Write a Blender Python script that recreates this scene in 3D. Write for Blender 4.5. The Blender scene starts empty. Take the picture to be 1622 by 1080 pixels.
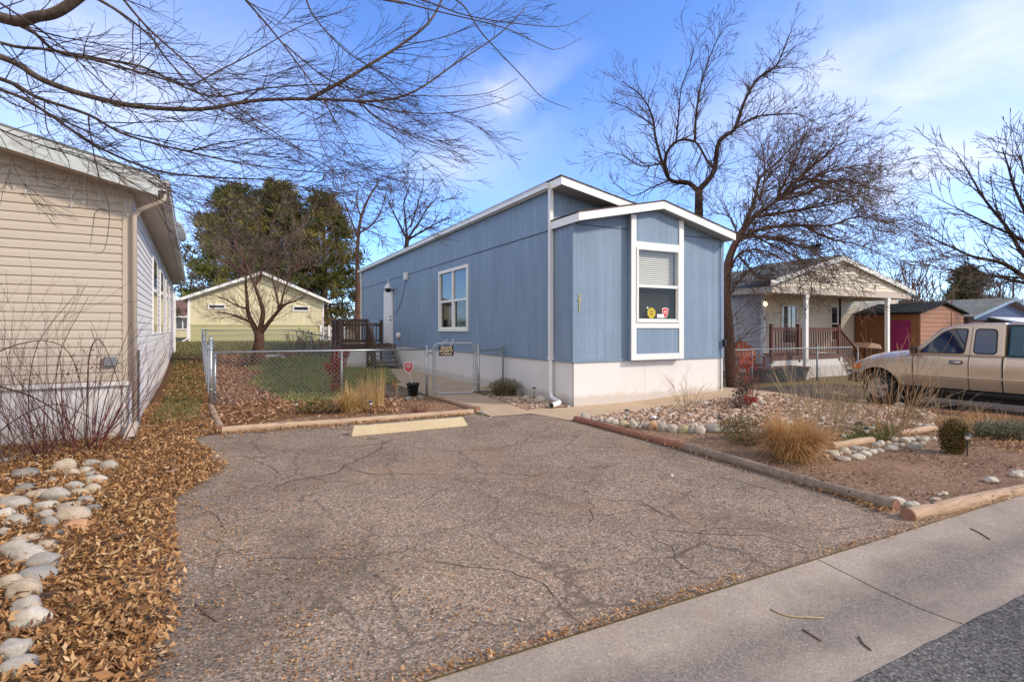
# mobile home lot: blue house, fenced yard, driveway and gardens
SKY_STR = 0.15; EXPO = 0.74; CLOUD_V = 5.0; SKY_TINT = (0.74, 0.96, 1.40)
# cloud banks: x, y, half length, half height, tilt, amount
CLOUDS = [(1400,140,.42,.15,.25,.50), (1450,265,.42,.08,.1,.55), (1600,60,.35,.2,.2,.38), (1180,215,.25,.06,.15,.35), (810,130,.16,.05,.15,.5),
 (740,235,.22,.07,.0,.45), (230,130,.40,.16,-.2,.55), (40,230,.3,.12,0,.4), (1440,420,.22,.10,0,.3), (300,400,.25,.12,0,.3), (820,300,.4,.12,0,.15),
 (1500,350,.5,.10,0,.22)]
# unseen bright cloud added to lift fill: direction (u, v, up), radius, amount
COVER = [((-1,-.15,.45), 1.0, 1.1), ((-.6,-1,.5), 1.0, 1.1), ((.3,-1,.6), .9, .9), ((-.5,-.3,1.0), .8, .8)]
DENOISE = True
import bpy, math, random
import numpy as np
from mathutils import Vector, Matrix, noise as mnoise

R = math.radians
S = bpy.context.scene
COL = S.collection
rng = random.Random(7)
nrng = np.random.default_rng(11)

# ------------------------------------------------------------------ camera model (used to lay things out on real ground)
CT, ST = math.cos(R(27.5)), math.sin(R(27.5))
CU, CV, CZ = -5.961, -8.847, 1.525
FP = 855.0

def sm(t):
    t = max(0.0, min(1.0, t)); return t * t * (3 - 2 * t)

def hr(u):
    return -0.22 * sm((u - 5.0) / 2.2)

def h(u, v):
    """height of the ground"""
    if v < -6.645:
        return -0.15 + hr(u)
    a = sm((-1.0 - u) / 3.0); b = sm((v - 19.5) / 4.0)
    f = 1 - (1 - a) * (1 - b)
    z = 0.78 * sm((v - 8.0) / 16.0) * f
    z += 0.10 * sm((u - 1.0) / 3.0) * sm((v + 3.0) / 2.5) * (1 - sm((u - 4.6) / 1.6)) * (1 - sm((v - 8) / 6))
    z += hr(u) * (1 - sm((v - 18.0) / 8.0))
    return z

def W(x, y, Z):
    X = (x - 811) / FP * Z
    z = CZ - (y - 522) / FP * Z
    return Vector((CT * X + ST * Z + CU, -ST * X + CT * Z + CV, z))

def G(x, y):
    z = 0.0
    for _ in range(40):
        Z = (CZ - z) * FP / (y - 522)
        p = W(x, y, Z)
        z = z * 0.5 + h(p.x, p.y) * 0.5
    return Vector((p.x, p.y, h(p.x, p.y)))

def depth(p):
    return (p[0] - CU) * ST + (p[1] - CV) * CT

def proj(p):
    Z = depth(p); X = (p[0] - CU) * CT - (p[1] - CV) * ST
    return 811 + FP * X / Z, 522 - FP * (p[2] - CZ) / Z

# ------------------------------------------------------------------ object bookkeeping
OFF = {}

def tag(o, label=None, cat=None, group=None, kind=None):
    if label: o['label'] = label
    if cat: o['category'] = cat
    if group: o['group'] = group
    if kind: o['kind'] = kind
    return o

def empty(name, loc, label=None, cat=None, group=None):
    o = bpy.data.objects.new(name, None); COL.objects.link(o)
    o.location = loc; o.empty_display_size = 0.2
    OFF[o.name] = Vector(loc)
    return tag(o, label, cat, group)

class Frame:
    def __init__(s, o, ang=0.0):
        s.o = Vector(o); s.c, s.s = math.cos(ang), math.sin(ang)
    def __call__(s, p):
        return Vector((s.o.x + s.c * p[0] - s.s * p[1], s.o.y + s.s * p[0] + s.c * p[1], s.o.z + p[2]))
IDF = Frame((0, 0, 0), 0)

class MB:
    def __init__(s, F=IDF):
        s.v = []; s.f = []; s.m = []; s.F = F; s.mi = 0; s.smooth = False; s.sm = []; s.r = []; s.rv = 0.0
    def add(s, vs, fs):
        n = len(s.v)
        F = s.F
        s.v.extend(F(p) for p in vs)
        for f in fs:
            s.f.append(tuple(i + n for i in f)); s.m.append(s.mi); s.sm.append(s.smooth); s.r.append(s.rv)
    def box(s, x0, y0, z0, x1, y1, z1):
        if x0 > x1: x0, x1 = x1, x0
        if y0 > y1: y0, y1 = y1, y0
        if z0 > z1: z0, z1 = z1, z0
        s.add([(x0,y0,z0),(x1,y0,z0),(x1,y1,z0),(x0,y1,z0),(x0,y0,z1),(x1,y0,z1),(x1,y1,z1),(x0,y1,z1)],
              [(0,3,2,1),(4,5,6,7),(0,1,5,4),(1,2,6,5),(2,3,7,6),(3,0,4,7)])
    def hexa(s, a, b):
        """a, b: two quads (4 pts each), joined"""
        s.add(list(a) + list(b), [(3,2,1,0),(4,5,6,7),(0,1,5,4),(1,2,6,5),(2,3,7,6),(3,0,4,7)])
    def bar(s, p0, p1, w, hh, up=(0,0,1)):
        p0 = Vector(p0); p1 = Vector(p1); d = (p1 - p0).normalized(); up = Vector(up)
        side = d.cross(up)
        if side.length < 1e-4: side = d.cross(Vector((1,0,0)))
        side.normalize(); u2 = side.cross(d).normalized()
        a = [p0 + side*sx*w/2 + u2*sz*hh/2 for sx, sz in ((-1,-1),(1,-1),(1,1),(-1,1))]
        b = [q + (p1 - p0) for q in a]
        s.hexa(a, b)
    def tube(s, pts, rad, n=6, cap=True):
        pts = [Vector(p) for p in pts]
        if not hasattr(rad, '__len__'): rad = [rad] * len(pts)
        vs = []; prev = None
        L = len(pts)
        for i, p in enumerate(pts):
            d = (pts[min(i+1, L-1)] - pts[max(i-1, 0)])
            if d.length < 1e-9: d = Vector((0,0,1))
            d.normalize()
            if prev is None:
                a = d.cross(Vector((0,0,1)))
                if a.length < 0.05: a = d.cross(Vector((1,0,0)))
            else:
                a = prev - d * prev.dot(d)
                if a.length < 1e-6: a = d.cross(Vector((0.3,0.5,1)))
            a.normalize(); prev = a; b = d.cross(a)
            r = rad[i]
            for k in range(n):
                t = 2*math.pi*k/n
                vs.append(p + a*(r*math.cos(t)) + b*(r*math.sin(t)))
        fs = []
        for i in range(L-1):
            for k in range(n):
                k2 = (k+1) % n
                fs.append((i*n+k, i*n+k2, (i+1)*n+k2, (i+1)*n+k))
        if cap:
            fs.append(tuple(range(n-1, -1, -1))); fs.append(tuple((L-1)*n+k for k in range(n)))
        s.add(vs, fs)
    def cyl(s, c0, c1, r, n=16):
        s.tube([c0, c1], r, n)
    def prism(s, poly, ext):
        """poly: list of 3D pts (planar), ext: vector"""
        e = Vector(ext); n = len(poly); P = [Vector(p) for p in poly]
        fs = [tuple(range(n-1,-1,-1)), tuple(range(n, 2*n))]
        for i in range(n):
            j = (i+1) % n
            fs.append((i, j, n+j, n+i))
        s.add(P + [p + e for p in P], fs)
    def ball(s, c, rx, ry, rz, nu=10, nv=7, jit=0.0, seed=0, cut=-1.0):
        vs = []; fs = []
        c = Vector(c)
        rr = random.Random(seed)
        for i in range(nv+1):
            ph = math.pi*i/nv
            for k in range(nu):
                th = 2*math.pi*k/nu
                d = Vector((math.sin(ph)*math.cos(th), math.sin(ph)*math.sin(th), math.cos(ph)))
                q = 1 + jit*mnoise.noise(d*1.3 + Vector((seed*3.7, seed*1.3, 0)))
                vs.append(c + Vector((d.x*rx*q, d.y*ry*q, max(cut, d.z)*rz*q)))
        for i in range(nv):
            for k in range(nu):
                k2 = (k+1) % nu
                fs.append((i*nu+k, (i+1)*nu+k, (i+1)*nu+k2, i*nu+k2))
        s.add(vs, fs)
    def lathe(s, prof, c, n=20):
        vs = []; fs = []
        for r, z in prof:
            for k in range(n):
                t = 2*math.pi*k/n
                vs.append((c[0]+r*math.cos(t), c[1]+r*math.sin(t), c[2]+z))
        for i in range(len(prof)-1):
            for k in range(n):
                k2 = (k+1) % n
                fs.append((i*n+k, i*n+k2, (i+1)*n+k2, (i+1)*n+k))
        s.add(vs, fs)
    def build(s, name, mats, parent=None, bevel=0, at=None, attr=False, label=None):
        me = bpy.data.meshes.new(name)
        off = Vector((0,0,0))
        if parent is not None: off = OFF.get(parent.name, off)
        elif at is not None: off = Vector(at)
        V = np.array([tuple(p) for p in s.v], dtype=np.float32).reshape(-1, 3)
        V = V - np.array(off, dtype=np.float32)
        me.from_pydata(V.tolist(), [], s.f)
        if not isinstance(mats, (list, tuple)): mats = [mats]
        for m in mats: me.materials.append(m)
        me.polygons.foreach_set('material_index', s.m)
        me.polygons.foreach_set('use_smooth', s.sm)
        if attr:
            a = me.attributes.new('rnd', 'FLOAT', 'FACE'); a.data.foreach_set('value', np.array(s.r, dtype=np.float32))
        me.update()
        o = bpy.data.objects.new(name, me); COL.objects.link(o)
        if parent is not None:
            o.parent = parent
        else:
            o.location = off
        OFF[o.name] = off
        if bevel:
            b = o.modifiers.new('bevel', 'BEVEL'); b.width = bevel; b.segments = 2; b.limit_method = 'ANGLE'
        if label: o['label'] = label
        return o

def npmesh(name, V, F, mats, rnd=None, smooth=False, parent=None):
    """V (n,3) array, F (m,k) array of equal-size faces"""
    off = OFF.get(parent.name, Vector((0,0,0))) if parent is not None else Vector((0,0,0))
    V = V - np.array(off)
    me = bpy.data.meshes.new(name)
    k = F.shape[1]
    me.vertices.add(len(V)); me.vertices.foreach_set('co', V.astype(np.float32).ravel())
    me.loops.add(F.size); me.loops.foreach_set('vertex_index', F.astype(np.int32).ravel())
    me.polygons.add(len(F)); me.polygons.foreach_set('loop_start', np.arange(0, F.size, k, dtype=np.int32))
    me.update(calc_edges=True)
    me.polygons.foreach_set('use_smooth', np.full(len(F), smooth))
    if not isinstance(mats, (list, tuple)): mats = [mats]
    for m in mats: me.materials.append(m)
    if rnd is not None:
        a = me.attributes.new('rnd', 'FLOAT', 'FACE'); a.data.foreach_set('value', rnd.astype(np.float32))
    me.validate()
    o = bpy.data.objects.new(name, me); COL.objects.link(o)
    if parent is not None: o.parent = parent
    OFF[o.name] = off
    return o

# ------------------------------------------------------------------ materials
MATS = {}
class NT:
    def __init__(s, name):
        s.m = bpy.data.materials.new(name); s.m.use_nodes = True
        s.t = s.m.node_tree; s.n = s.t.nodes; s.l = s.t.links
        s.b = s.n['Principled BSDF']; s.out = s.n['Material Output']
        MATS[name] = s.m
    def nd(s, typ, **kw):
        x = s.n.new(typ)
        for k, v in kw.items(): setattr(x, k, v)
        return x
    def coord(s, scale=(1,1,1), rot=(0,0,0), kind='Object'):
        tc = s.nd('ShaderNodeTexCoord'); mp = s.nd('ShaderNodeMapping')
        mp.inputs['Scale'].default_value = scale; mp.inputs['Rotation'].default_value = rot
        s.l.new(tc.outputs[kind], mp.inputs['Vector']); return mp.outputs['Vector']
    def noise(s, vec, scale, detail=6, rough=0.6, dist=0.0):
        x = s.nd('ShaderNodeTexNoise'); x.inputs['Scale'].default_value = scale; x.inputs['Detail'].default_value = detail
        x.inputs['Roughness'].default_value = rough; x.inputs['Distortion'].default_value = dist
        s.l.new(vec, x.inputs['Vector']); return x.outputs['Fac']
    def voro(s, vec, scale, feature='F1', out='Distance', rand=1.0):
        x = s.nd('ShaderNodeTexVoronoi', feature=feature); x.inputs['Scale'].default_value = scale
        x.inputs['Randomness'].default_value = rand
        s.l.new(vec, x.inputs['Vector']); return x.outputs[out]
    def ramp(s, fac, stops, interp='LINEAR'):
        x = s.nd('ShaderNodeValToRGB'); cr = x.color_ramp; cr.interpolation = interp
        while len(cr.elements) < len(stops): cr.elements.new(0.5)
        for e, (p, c) in zip(cr.elements, stops):
            e.position = p; e.color = (c[0], c[1], c[2], 1) if hasattr(c, '__len__') else (c, c, c, 1)
        s.l.new(fac, x.inputs['Fac']); return x.outputs['Color']
    def mix(s, fac, a, b, mode='MIX'):
        x = s.nd('ShaderNodeMix', data_type='RGBA', blend_type=mode)
        for k, v in (('Factor', fac), ('A', a), ('B', b)):
            inp = [i for i in x.inputs if i.name == k and i.type == ('VALUE' if k == 'Factor' else 'RGBA')][0]
            if hasattr(v, 'is_linked') or hasattr(v, 'links'): s.l.new(v, inp)
            elif hasattr(v, '__len__'): inp.default_value = (v[0], v[1], v[2], 1)
            else: inp.default_value = v if k == 'Factor' else (v, v, v, 1)
        return [o for o in x.outputs if o.type == 'RGBA'][0]
    def math(s, op, a, b=0.0):
        x = s.nd('ShaderNodeMath', operation=op)
        for i, v in enumerate((a, b)):
            if hasattr(v, 'links'): s.l.new(v, x.inputs[i])
            else: x.inputs[i].default_value = v
        return x.outputs[0]
    def attr(s, name='rnd'):
        return s.nd('ShaderNodeAttribute', attribute_name=name).outputs['Fac']
    def objrnd(s):
        return s.nd('ShaderNodeObjectInfo').outputs['Random']
    def sep(s, vec):
        x = s.nd('ShaderNodeSeparateXYZ'); s.l.new(vec, x.inputs[0]); return x.outputs
    def color(s, c):
        if hasattr(c, 'links'): s.l.new(c, s.b.inputs['Base Color'])
        else: s.b.inputs['Base Color'].default_value = (c[0], c[1], c[2], 1)
    def _(s): pass
    def rough(s, r, metal=0.0, spec=0.5):
        if hasattr(r, 'links'): s.l.new(r, s.b.inputs['Roughness'])
        else: s.b.inputs['Roughness'].default_value = r
        s.b.inputs['Metallic'].default_value = metal; s.b.inputs['Specular IOR Level'].default_value = spec
    def bump(s, hgt, strength=0.3, dist=0.01):
        x = s.nd('ShaderNodeBump'); x.inputs['Strength'].default_value = strength; x.inputs['Distance'].default_value = dist
        s.l.new(hgt, x.inputs['Height']); s.l.new(x.outputs['Normal'], s.b.inputs['Normal'])

def pm(name, c, var=0.12, scale=6.0, rough=0.6, bump=0.0, bscale=60.0, metal=0.0, spec=0.4, stretch=(1,1,1), dirt=None):
    """plain procedural material: base colour with soft mottling and fine bump"""
    if name in MATS: return MATS[name]
    t = NT(name); v = t.coord(stretch)
    n1 = t.noise(v, scale, 5); n2 = t.noise(v, bscale, 3)
    lo = tuple(x * (1 - var) for x in c); hi = tuple(min(1, x * (1 + var)) for x in c)
    col = t.ramp(n1, [(0.3, lo), (0.7, hi)])
    col = t.mix(0.5, col, t.ramp(n2, [(0.3, lo), (0.7, hi)]))
    if dirt:
        n3 = t.noise(v, scale * 0.45, 8, 0.7)
        col = t.mix(t.ramp(n3, [(0.52, 0.0), (0.72, 0.8)]), col, dirt)
    t.color(col); t.rough(rough, metal, spec)
    if bump: t.bump(n2, bump, 0.01)
    return t.m

def rndmat(name, stops, rough=0.7, trans=0.0, bump=0.0, spec=0.3, interp='LINEAR'):
    """colour picked per face from the random attribute"""
    t = NT(name)
    t.color(t.ramp(t.attr(), stops, interp)); t.rough(rough, 0, spec)
    if trans:
        tr = t.nd('ShaderNodeBsdfTranslucent'); mx = t.nd('ShaderNodeMixShader')
        t.l.new(t.b.inputs['Base Color'].links[0].from_socket, tr.inputs['Color'])
        mx.inputs[0].default_value = trans
        t.l.new(t.b.outputs[0], mx.inputs[1]); t.l.new(tr.outputs[0], mx.inputs[2]); t.l.new(mx.outputs[0], t.out.inputs[0])
    return t.m

# ------------------------------------------------------------------ polygons draped on the ground
def jitter_poly(poly, amp, step=0.25, seed=1):
    out = []
    n = len(poly)
    for i in range(n):
        a = Vector(poly[i][:2]); b = Vector(poly[(i+1) % n][:2]); L = (b-a).length; k = max(1, int(L/step))
        for j in range(k):
            p = a.lerp(b, j/k)
            out.append((p.x + amp*mnoise.noise(Vector((p.x*2.1, p.y*2.1, seed))) + amp*.5*mnoise.noise(Vector((p.x*7, p.y*7, seed+3))),
                        p.y + amp*mnoise.noise(Vector((p.x*2.1, p.y*2.1, seed+9))) + amp*.5*mnoise.noise(Vector((p.x*7, p.y*7, seed+5)))))
    return out

def drape(name, poly, dz, mat, step=0.5, jit=0.0, seed=1, kind='structure', mound=None):
    import bmesh
    if jit: poly = jitter_poly(poly, jit, seed=seed)
    bm = bmesh.new()
    vs = [bm.verts.new((p[0], p[1], 0)) for p in poly]
    f = bm.faces.new(vs)
    if f.normal.z < 0: f.normal_flip()
    bm.normal_update()
    if f.normal.z < 0: bmesh.ops.reverse_faces(bm, faces=[f])
    bmesh.ops.triangulate(bm, faces=bm.faces[:])
    xs = [p[0] for p in poly]; ys = [p[1] for p in poly]
    for ax, lo, hi in ((0, min(xs), max(xs)), (1, min(ys), max(ys))):
        k = math.ceil(lo/step)*step
        while k < hi:
            co = (k,0,0) if ax == 0 else (0,k,0); no = (1,0,0) if ax == 0 else (0,1,0)
            bmesh.ops.bisect_plane(bm, geom=bm.verts[:]+bm.edges[:]+bm.faces[:], plane_co=co, plane_no=no)
            k += step
    for v in bm.verts:
        v.co.z = h(v.co.x, v.co.y) + dz + (mound(v.co.x, v.co.y) if mound else 0)
    me = bpy.data.meshes.new(name); bm.to_mesh(me); bm.free(); me.materials.append(mat)
    o = bpy.data.objects.new(name, me); COL.objects.link(o); o['kind'] = kind
    return o

def inpoly(P, poly):
    x, y = P[:,0], P[:,1]; res = np.zeros(len(P), bool); n = len(poly)
    for i in range(n):
        x0, y0 = poly[i][:2]; x1, y1 = poly[(i+1) % n][:2]
        c = ((y0 > y) != (y1 > y)) & (x < (x1-x0)*(y-y0)/((y1-y0) or 1e-9) + x0)
        res ^= c
    return res

def scatter(poly, n, seed=0, dens=None):
    g = np.random.default_rng(seed)
    xs = [p[0] for p in poly]; ys = [p[1] for p in poly]
    P = np.column_stack([g.uniform(min(xs), max(xs), n), g.uniform(min(ys), max(ys), n)])
    P = P[inpoly(P, poly)]
    if dens is not None:
        keep = np.array([g.random() < dens(a, b) for a, b in P]) if len(P) else np.zeros(0, bool)
        P = P[keep]
    return P

def hz(P): return np.array([h(a, b) for a, b in P])
# ------------------------------------------------------------------ shared materials
def asphalt_mat(name, light, dark, warm, cracks=True, aged=True):
    t = NT(name); v = t.coord()
    sp = t.voro(v, 105, out='Color'); sx = t.sep(sp)
    sp2 = t.voro(v, 58, out='Color'); sx2 = t.sep(sp2)
    base = t.ramp(sx[0], [(0.0, dark), (0.35, tuple(0.5*(a+b) for a, b in zip(dark, light))), (0.75, light), (0.94, tuple(min(1, c*1.7) for c in light)), (1.0, tuple(min(1, c*2.6) for c in light))])
    base2 = t.ramp(sx2[1], [(0.0, dark), (0.6, light), (1.0, tuple(min(1, c*1.7) for c in light))])
    base = t.mix(0.30, base, base2)
    base = t.mix(t.ramp(sx[2], [(0.80, 0.0), (0.86, 0.55)]), base, warm)
    big = t.noise(v, 0.55, 7, 0.65)
    base = t.mix(1.0, base, t.ramp(big, [(0.28, (0.66,0.66,0.68)), (0.5, (1,1,1)), (0.72, (1.18,1.14,1.07))]), 'MULTIPLY')
    if aged:
        st = t.noise(v, 0.8, 9, 0.72, 0.6)
        oil = t.noise(t.coord((1,1,1)), 0.42, 5, 0.6, 1.2)
        base = t.mix(t.ramp(oil, [(0.56, 0.0), (0.70, 0.45)]), base, tuple(q*1.6 for q in dark))
        base = t.mix(t.ramp(st, [(0.52, 0.0), (0.70, 0.42)]), base, (0.30,0.18,0.105))
        pt = t.noise(v, 3.2, 6, 0.7)
        base = t.mix(1.0, base, t.ramp(pt, [(0.3, (0.86,0.86,0.86)), (0.6, (1.05,1.04,1.02))]), 'MULTIPLY')
    hgt = sx[0]
    if cracks:
        vd = t.nd('ShaderNodeVectorMath', operation='ADD')
        nz = t.nd('ShaderNodeTexNoise'); nz.inputs['Scale'].default_value = 1.6; nz.inputs['Detail'].default_value = 6
        t.l.new(v, nz.inputs['Vector'])
        sc = t.nd('ShaderNodeVectorMath', operation='SCALE'); sc.inputs['Scale'].default_value = 0.75
        t.l.new(nz.outputs['Color'], sc.inputs[0]); t.l.new(v, vd.inputs[0]); t.l.new(sc.outputs[0], vd.inputs[1])
        e = t.voro(vd.outputs[0], 0.85, feature='DISTANCE_TO_EDGE')
        msk = t.noise(v, 0.8, 3)
        line = t.ramp(e, [(0.0, 0.95), (0.006, 0.75), (0.016, 0.0)])
        line = t.mix(1.0, line, t.ramp(msk, [(0.34, 0.1), (0.52, 0.85)]), 'MULTIPLY')
        base = t.mix(line, base, (0.115,0.09,0.07))
    t.color(base); t.rough(0.95, 0, 0.06); t.bump(hgt, 0.3, 0.004)
    return t.m

M = {}
M['asphalt'] = asphalt_mat('weathered asphalt', (0.268,0.217,0.170), (0.060,0.048,0.038), (0.42,0.24,0.13))
M['road'] = asphalt_mat('road asphalt', (0.135,0.128,0.12), (0.03,0.029,0.028), (0.20,0.17,0.14), cracks=False, aged=False)
M['truckdrive'] = asphalt_mat('old driveway asphalt', (0.085,0.072,0.064), (0.03,0.026,0.023), (0.12,0.09,0.07), cracks=False)

def concrete_mat(name, c, c2, stain, band=False):
    t = NT(name); v = t.coord()
    a = t.noise(v, 1.1, 8, 0.68); b = t.noise(v, 160, 2); s3 = t.voro(v, 120, out='Color'); sx = t.sep(s3)
    col = t.ramp(a, [(0.3, c2), (0.65, c)])
    col = t.mix(1.0, col, t.ramp(sx[0], [(0.0, 0.72), (0.2, 0.92), (0.8, 1.02), (1.0, 1.25)]), 'MULTIPLY')
    col = t.mix(t.ramp(t.noise(v, 0.45, 9, 0.75), [(0.5, 0.0), (0.7, 0.6)]), col, stain)
    if band:
        y = t.sep(v)[1]; q = t.math('ADD', y, t.math('MULTIPLY', t.noise(v, 1.7, 6, .65), 0.55))
        f = t.math('SUBTRACT', 1.0, t.math('DIVIDE', t.math('ABSOLUTE', t.math('ADD', q, 6.78)), 0.26))
        f = t.ramp(f, [(0.0, 0.0), (0.6, 0.62), (1.0, 0.8)])
        col = t.mix(f, col, t.mix(0.5, (0.15,0.128,0.108), t.ramp(sx[1], [(0.0, (0.06,0.05,0.045)), (0.6, (0.17,0.145,0.125)), (1.0, (0.42,0.36,0.31))])))
        e = t.ramp(t.noise(v, 5, 8, .7), [(0.5, 0.0), (0.75, .5)]); col = t.mix(e, col, (0.27,0.205,0.15))
    t.color(col); t.rough(0.92, 0, 0.12); t.bump(b, 0.3, 0.003)
    return t.m
M['pan'] = concrete_mat('gutter concrete', (0.38,0.315,0.25), (0.27,0.225,0.18), (0.19,0.155,0.13), True)
M['walk'] = concrete_mat('path concrete', (0.50,0.375,0.25), (0.41,0.305,0.205), (0.36,0.265,0.18))

# bare soil
t = NT('bare soil'); v = t.coord()
n = t.noise(v, 1.3, 9, 0.7); n2 = t.noise(v, 22, 6, 0.7); vo = t.sep(t.voro(v, 60, out='Color'))
c = t.ramp(n, [(0.3, (0.10,0.055,0.033)), (0.5, (0.235,0.138,0.083)), (0.7, (0.40,0.262,0.17))])
c = t.mix(0.5, c, t.ramp(n2, [(0.3, (0.08,0.045,0.028)), (0.55, (0.27,0.165,0.10)), (0.75, (0.50,0.35,0.23))]))
c = t.mix(t.ramp(vo[0], [(0.9, 0.0), (0.94, 0.8)]), c, (0.42,0.30,0.19))
t.color(c); t.rough(0.95, 0, 0.15); t.bump(n2, 0.8, 0.03); M['soil'] = t.m
# background ground: dry turf and soil
t = NT('dry ground'); v = t.coord()
n = t.noise(v, 0.35, 9, 0.7); n2 = t.noise(v, 9, 8, 0.75)
c = t.ramp(n, [(0.35, (0.17,0.115,0.06)), (0.55, (0.13,0.115,0.045)), (0.7, (0.20,0.15,0.085))])
c = t.mix(0.5, c, t.ramp(n2, [(0.3, (0.07,0.055,0.025)), (0.7, (0.26,0.19,0.10))]))
t.color(c); t.rough(0.95, 0, 0.15); t.bump(n2, 0.6, 0.03); M['ground'] = t.m
# layer of rotted leaves below the loose ones
t = NT('leaf mould'); v = t.coord()
n = t.noise(v, 30, 6, 0.8); n2 = t.noise(v, 1.4, 6, 0.6)
c = t.ramp(n, [(0.3, (0.07,0.035,0.016)), (0.5, (0.19,0.095,0.04)), (0.7, (0.33,0.18,0.085))])
c = t.mix(t.ramp(n2, [(0.35, 0.0), (0.7, 0.4)]), c, (0.12,0.085,0.05))
t.color(c); t.rough(0.95, 0, 0.1); t.bump(n, 0.8, 0.02); M['mould'] = t.m
# turf under blades
t = NT('turf soil'); v = t.coord()
n = t.noise(v, 14, 7, 0.8)
t.color(t.ramp(n, [(0.3, (0.07,0.085,0.025)), (0.6, (0.14,0.16,0.05)), (0.8, (0.24,0.18,0.08))])); t.rough(0.95, 0, 0.1); M['turf'] = t.m
# gravel bed underlay
t = NT('gravel underlay'); v = t.coord()
vo = t.sep(t.voro(v, 34, out='Color'))
t.color(t.ramp(vo[0], [(0.0, (0.20,0.12,0.085)), (0.5, (0.38,0.25,0.18)), (1.0, (0.52,0.38,0.29))])); t.rough(0.9, 0, 0.2)
t.bump(t.voro(v, 34), 0.6, 0.02); M['gravelbase'] = t.m

def panel_mat(name, c, groove=True, spacing=0.2032, tall=False):
    """painted grooved panel siding; grooves follow x+y so they suit both wall directions"""
    t = NT(name); v = t.coord(); x = t.sep(v)
    s = t.math('ADD', x[0], x[1])
    def lines(sp, wd, off=0.0):
        q = t.math('FRACT', t.math('DIVIDE', t.math('ADD', s, off + 100), sp))
        q = t.math('ABSOLUTE', t.math('SUBTRACT', q, 0.5))
        return t.math('GREATER_THAN', q, 0.5 - wd / sp / 2)
    g = t.math('MAXIMUM', lines(spacing, 0.008), lines(1.219, 0.010, 0.06))
    vs = t.coord((1.0, 1.0, 0.10)); st = t.noise(vs, 5, 7, 0.7)
    fn = t.noise(t.coord((1,1,.18)), 60, 4, 0.7); bg = t.noise(v, 0.8, 5)
    sp_ = t.sep(t.voro(v, 75, out='Color'))
    col = t.ramp(st, [(0.3, tuple(q*0.86 for q in c)), (0.7, tuple(min(1, q*1.12) for q in c))])
    col = t.mix(1.0, col, t.ramp(fn, [(0.3, 0.86), (0.7, 1.10)]), 'MULTIPLY')
    col = t.mix(1.0, col, t.ramp(bg, [(0.3, 0.93), (0.7, 1.06)]), 'MULTIPLY')
    col = t.mix(t.ramp(sp_[0], [(0.955, 0.0), (0.97, 0.45)]), col, tuple(q*0.5 for q in c))
    if groove: col = t.mix(t.math('MULTIPLY', g, 0.42), col, tuple(q*0.35 for q in c))
    t.color(col); t.rough(0.62, 0, 0.35)
    hh = t.math('SUBTRACT', t.math('MULTIPLY', fn, 0.35), g) if groove else fn
    t.bump(hh, 0.35, 0.006)
    return t.m
M['blue'] = panel_mat('slate blue panel siding', (0.205,0.285,0.385))
M['bluetrim'] = pm('slate blue trim', (0.18,0.255,0.345), 0.1, 4, 0.6, 0.1)
M['skirt'] = pm('white skirting', (0.70,0.68,0.66), 0.04, 3, 0.6, 0.03, dirt=(0.64,0.605,0.555))
_t = M['skirt'].node_tree; _x = NT.__new__(NT); _x.t = _t; _x.n = _t.nodes; _x.l = _t.links; _x.b = _x.n['Principled BSDF']
_src = _x.b.inputs['Base Color'].links[0].from_socket; _v = _x.coord(kind='Object')
_w = _x.nd('ShaderNodeNewGeometry'); _z = _x.sep(_w.outputs['Position'])[2]
_q = _x.math('ADD', _z, _x.math('MULTIPLY', _x.noise(_v, 4, 7, .7), -0.30))
_x.color(_x.mix(_x.ramp(_q, [(0.0, 0.45), (0.10, 0.0)]), _src, (0.36,0.28,0.20)))
M['white'] = pm('white paint', (0.78,0.77,0.74), 0.04, 5, 0.5, 0.04)
M['whitemetal'] = pm('white metal', (0.74,0.74,0.72), 0.05, 3, 0.4, 0.0, dirt=(0.60,0.58,0.53))
M['beige'] = pm('beige vinyl siding', (0.50,0.435,0.35), 0.05, 2.5, 0.5, 0.12, 90, stretch=(.2,.2,1), dirt=(0.50,0.41,0.31))
M['beigetrim'] = pm('beige trim', (0.51,0.435,0.35), 0.05, 4, 0.5, 0.05)
M['paleside'] = pm('pale grey vinyl siding', (0.72,0.69,0.64), 0.04, 2.5, 0.5, 0.1, 90, stretch=(.2,.2,1))
M['cream'] = pm('cream vinyl siding', (0.70,0.635,0.50), 0.05, 2.5, 0.55, 0.1, 90, stretch=(.2,.2,1))
M['yellow'] = panel_mat('pale yellow panel siding', (0.66,0.60,0.385), spacing=0.305)
M['olive'] = pm('olive siding', (0.43,0.41,0.22), 0.05, 3, 0.6, 0.1)
M['brown'] = pm('brown wood siding', (0.26,0.105,0.045), 0.12, 3, 0.7, 0.2, 60, stretch=(.3,.3,2))
M['magenta'] = pm('magenta door paint', (0.27,0.018,0.11), 0.08, 3, 0.5, 0.05)
M['deckdark'] = pm('weathered dark deck wood', (0.10,0.065,0.05), 0.25, 3, 0.8, 0.3, 40, dirt=(0.20,0.17,0.15), stretch=(1,1,.4))
M['tread'] = pm('greyed tread wood', (0.25,0.20,0.155), 0.2, 3, 0.8, 0.3, 40)
M['deckred'] = pm('red brown stained wood', (0.115,0.038,0.024), 0.2, 3, 0.65, 0.2, 40)
M['orangewood'] = pm('orange red wood', (0.50,0.13,0.045), 0.2, 3, 0.6, 0.2, 40)
M['galv'] = pm('galvanised steel', (0.42,0.45,0.47), 0.12, 8, 0.42, 0.05, 90, metal=0.75)
M['galvdark'] = pm('dull grey steel', (0.24,0.26,0.27), 0.15, 8, 0.6, 0.1, 90, metal=0.5)
M['wire'] = pm('fence wire', (0.36,0.38,0.39), 0.1, 8, 0.5, 0, metal=0.6)
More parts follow.
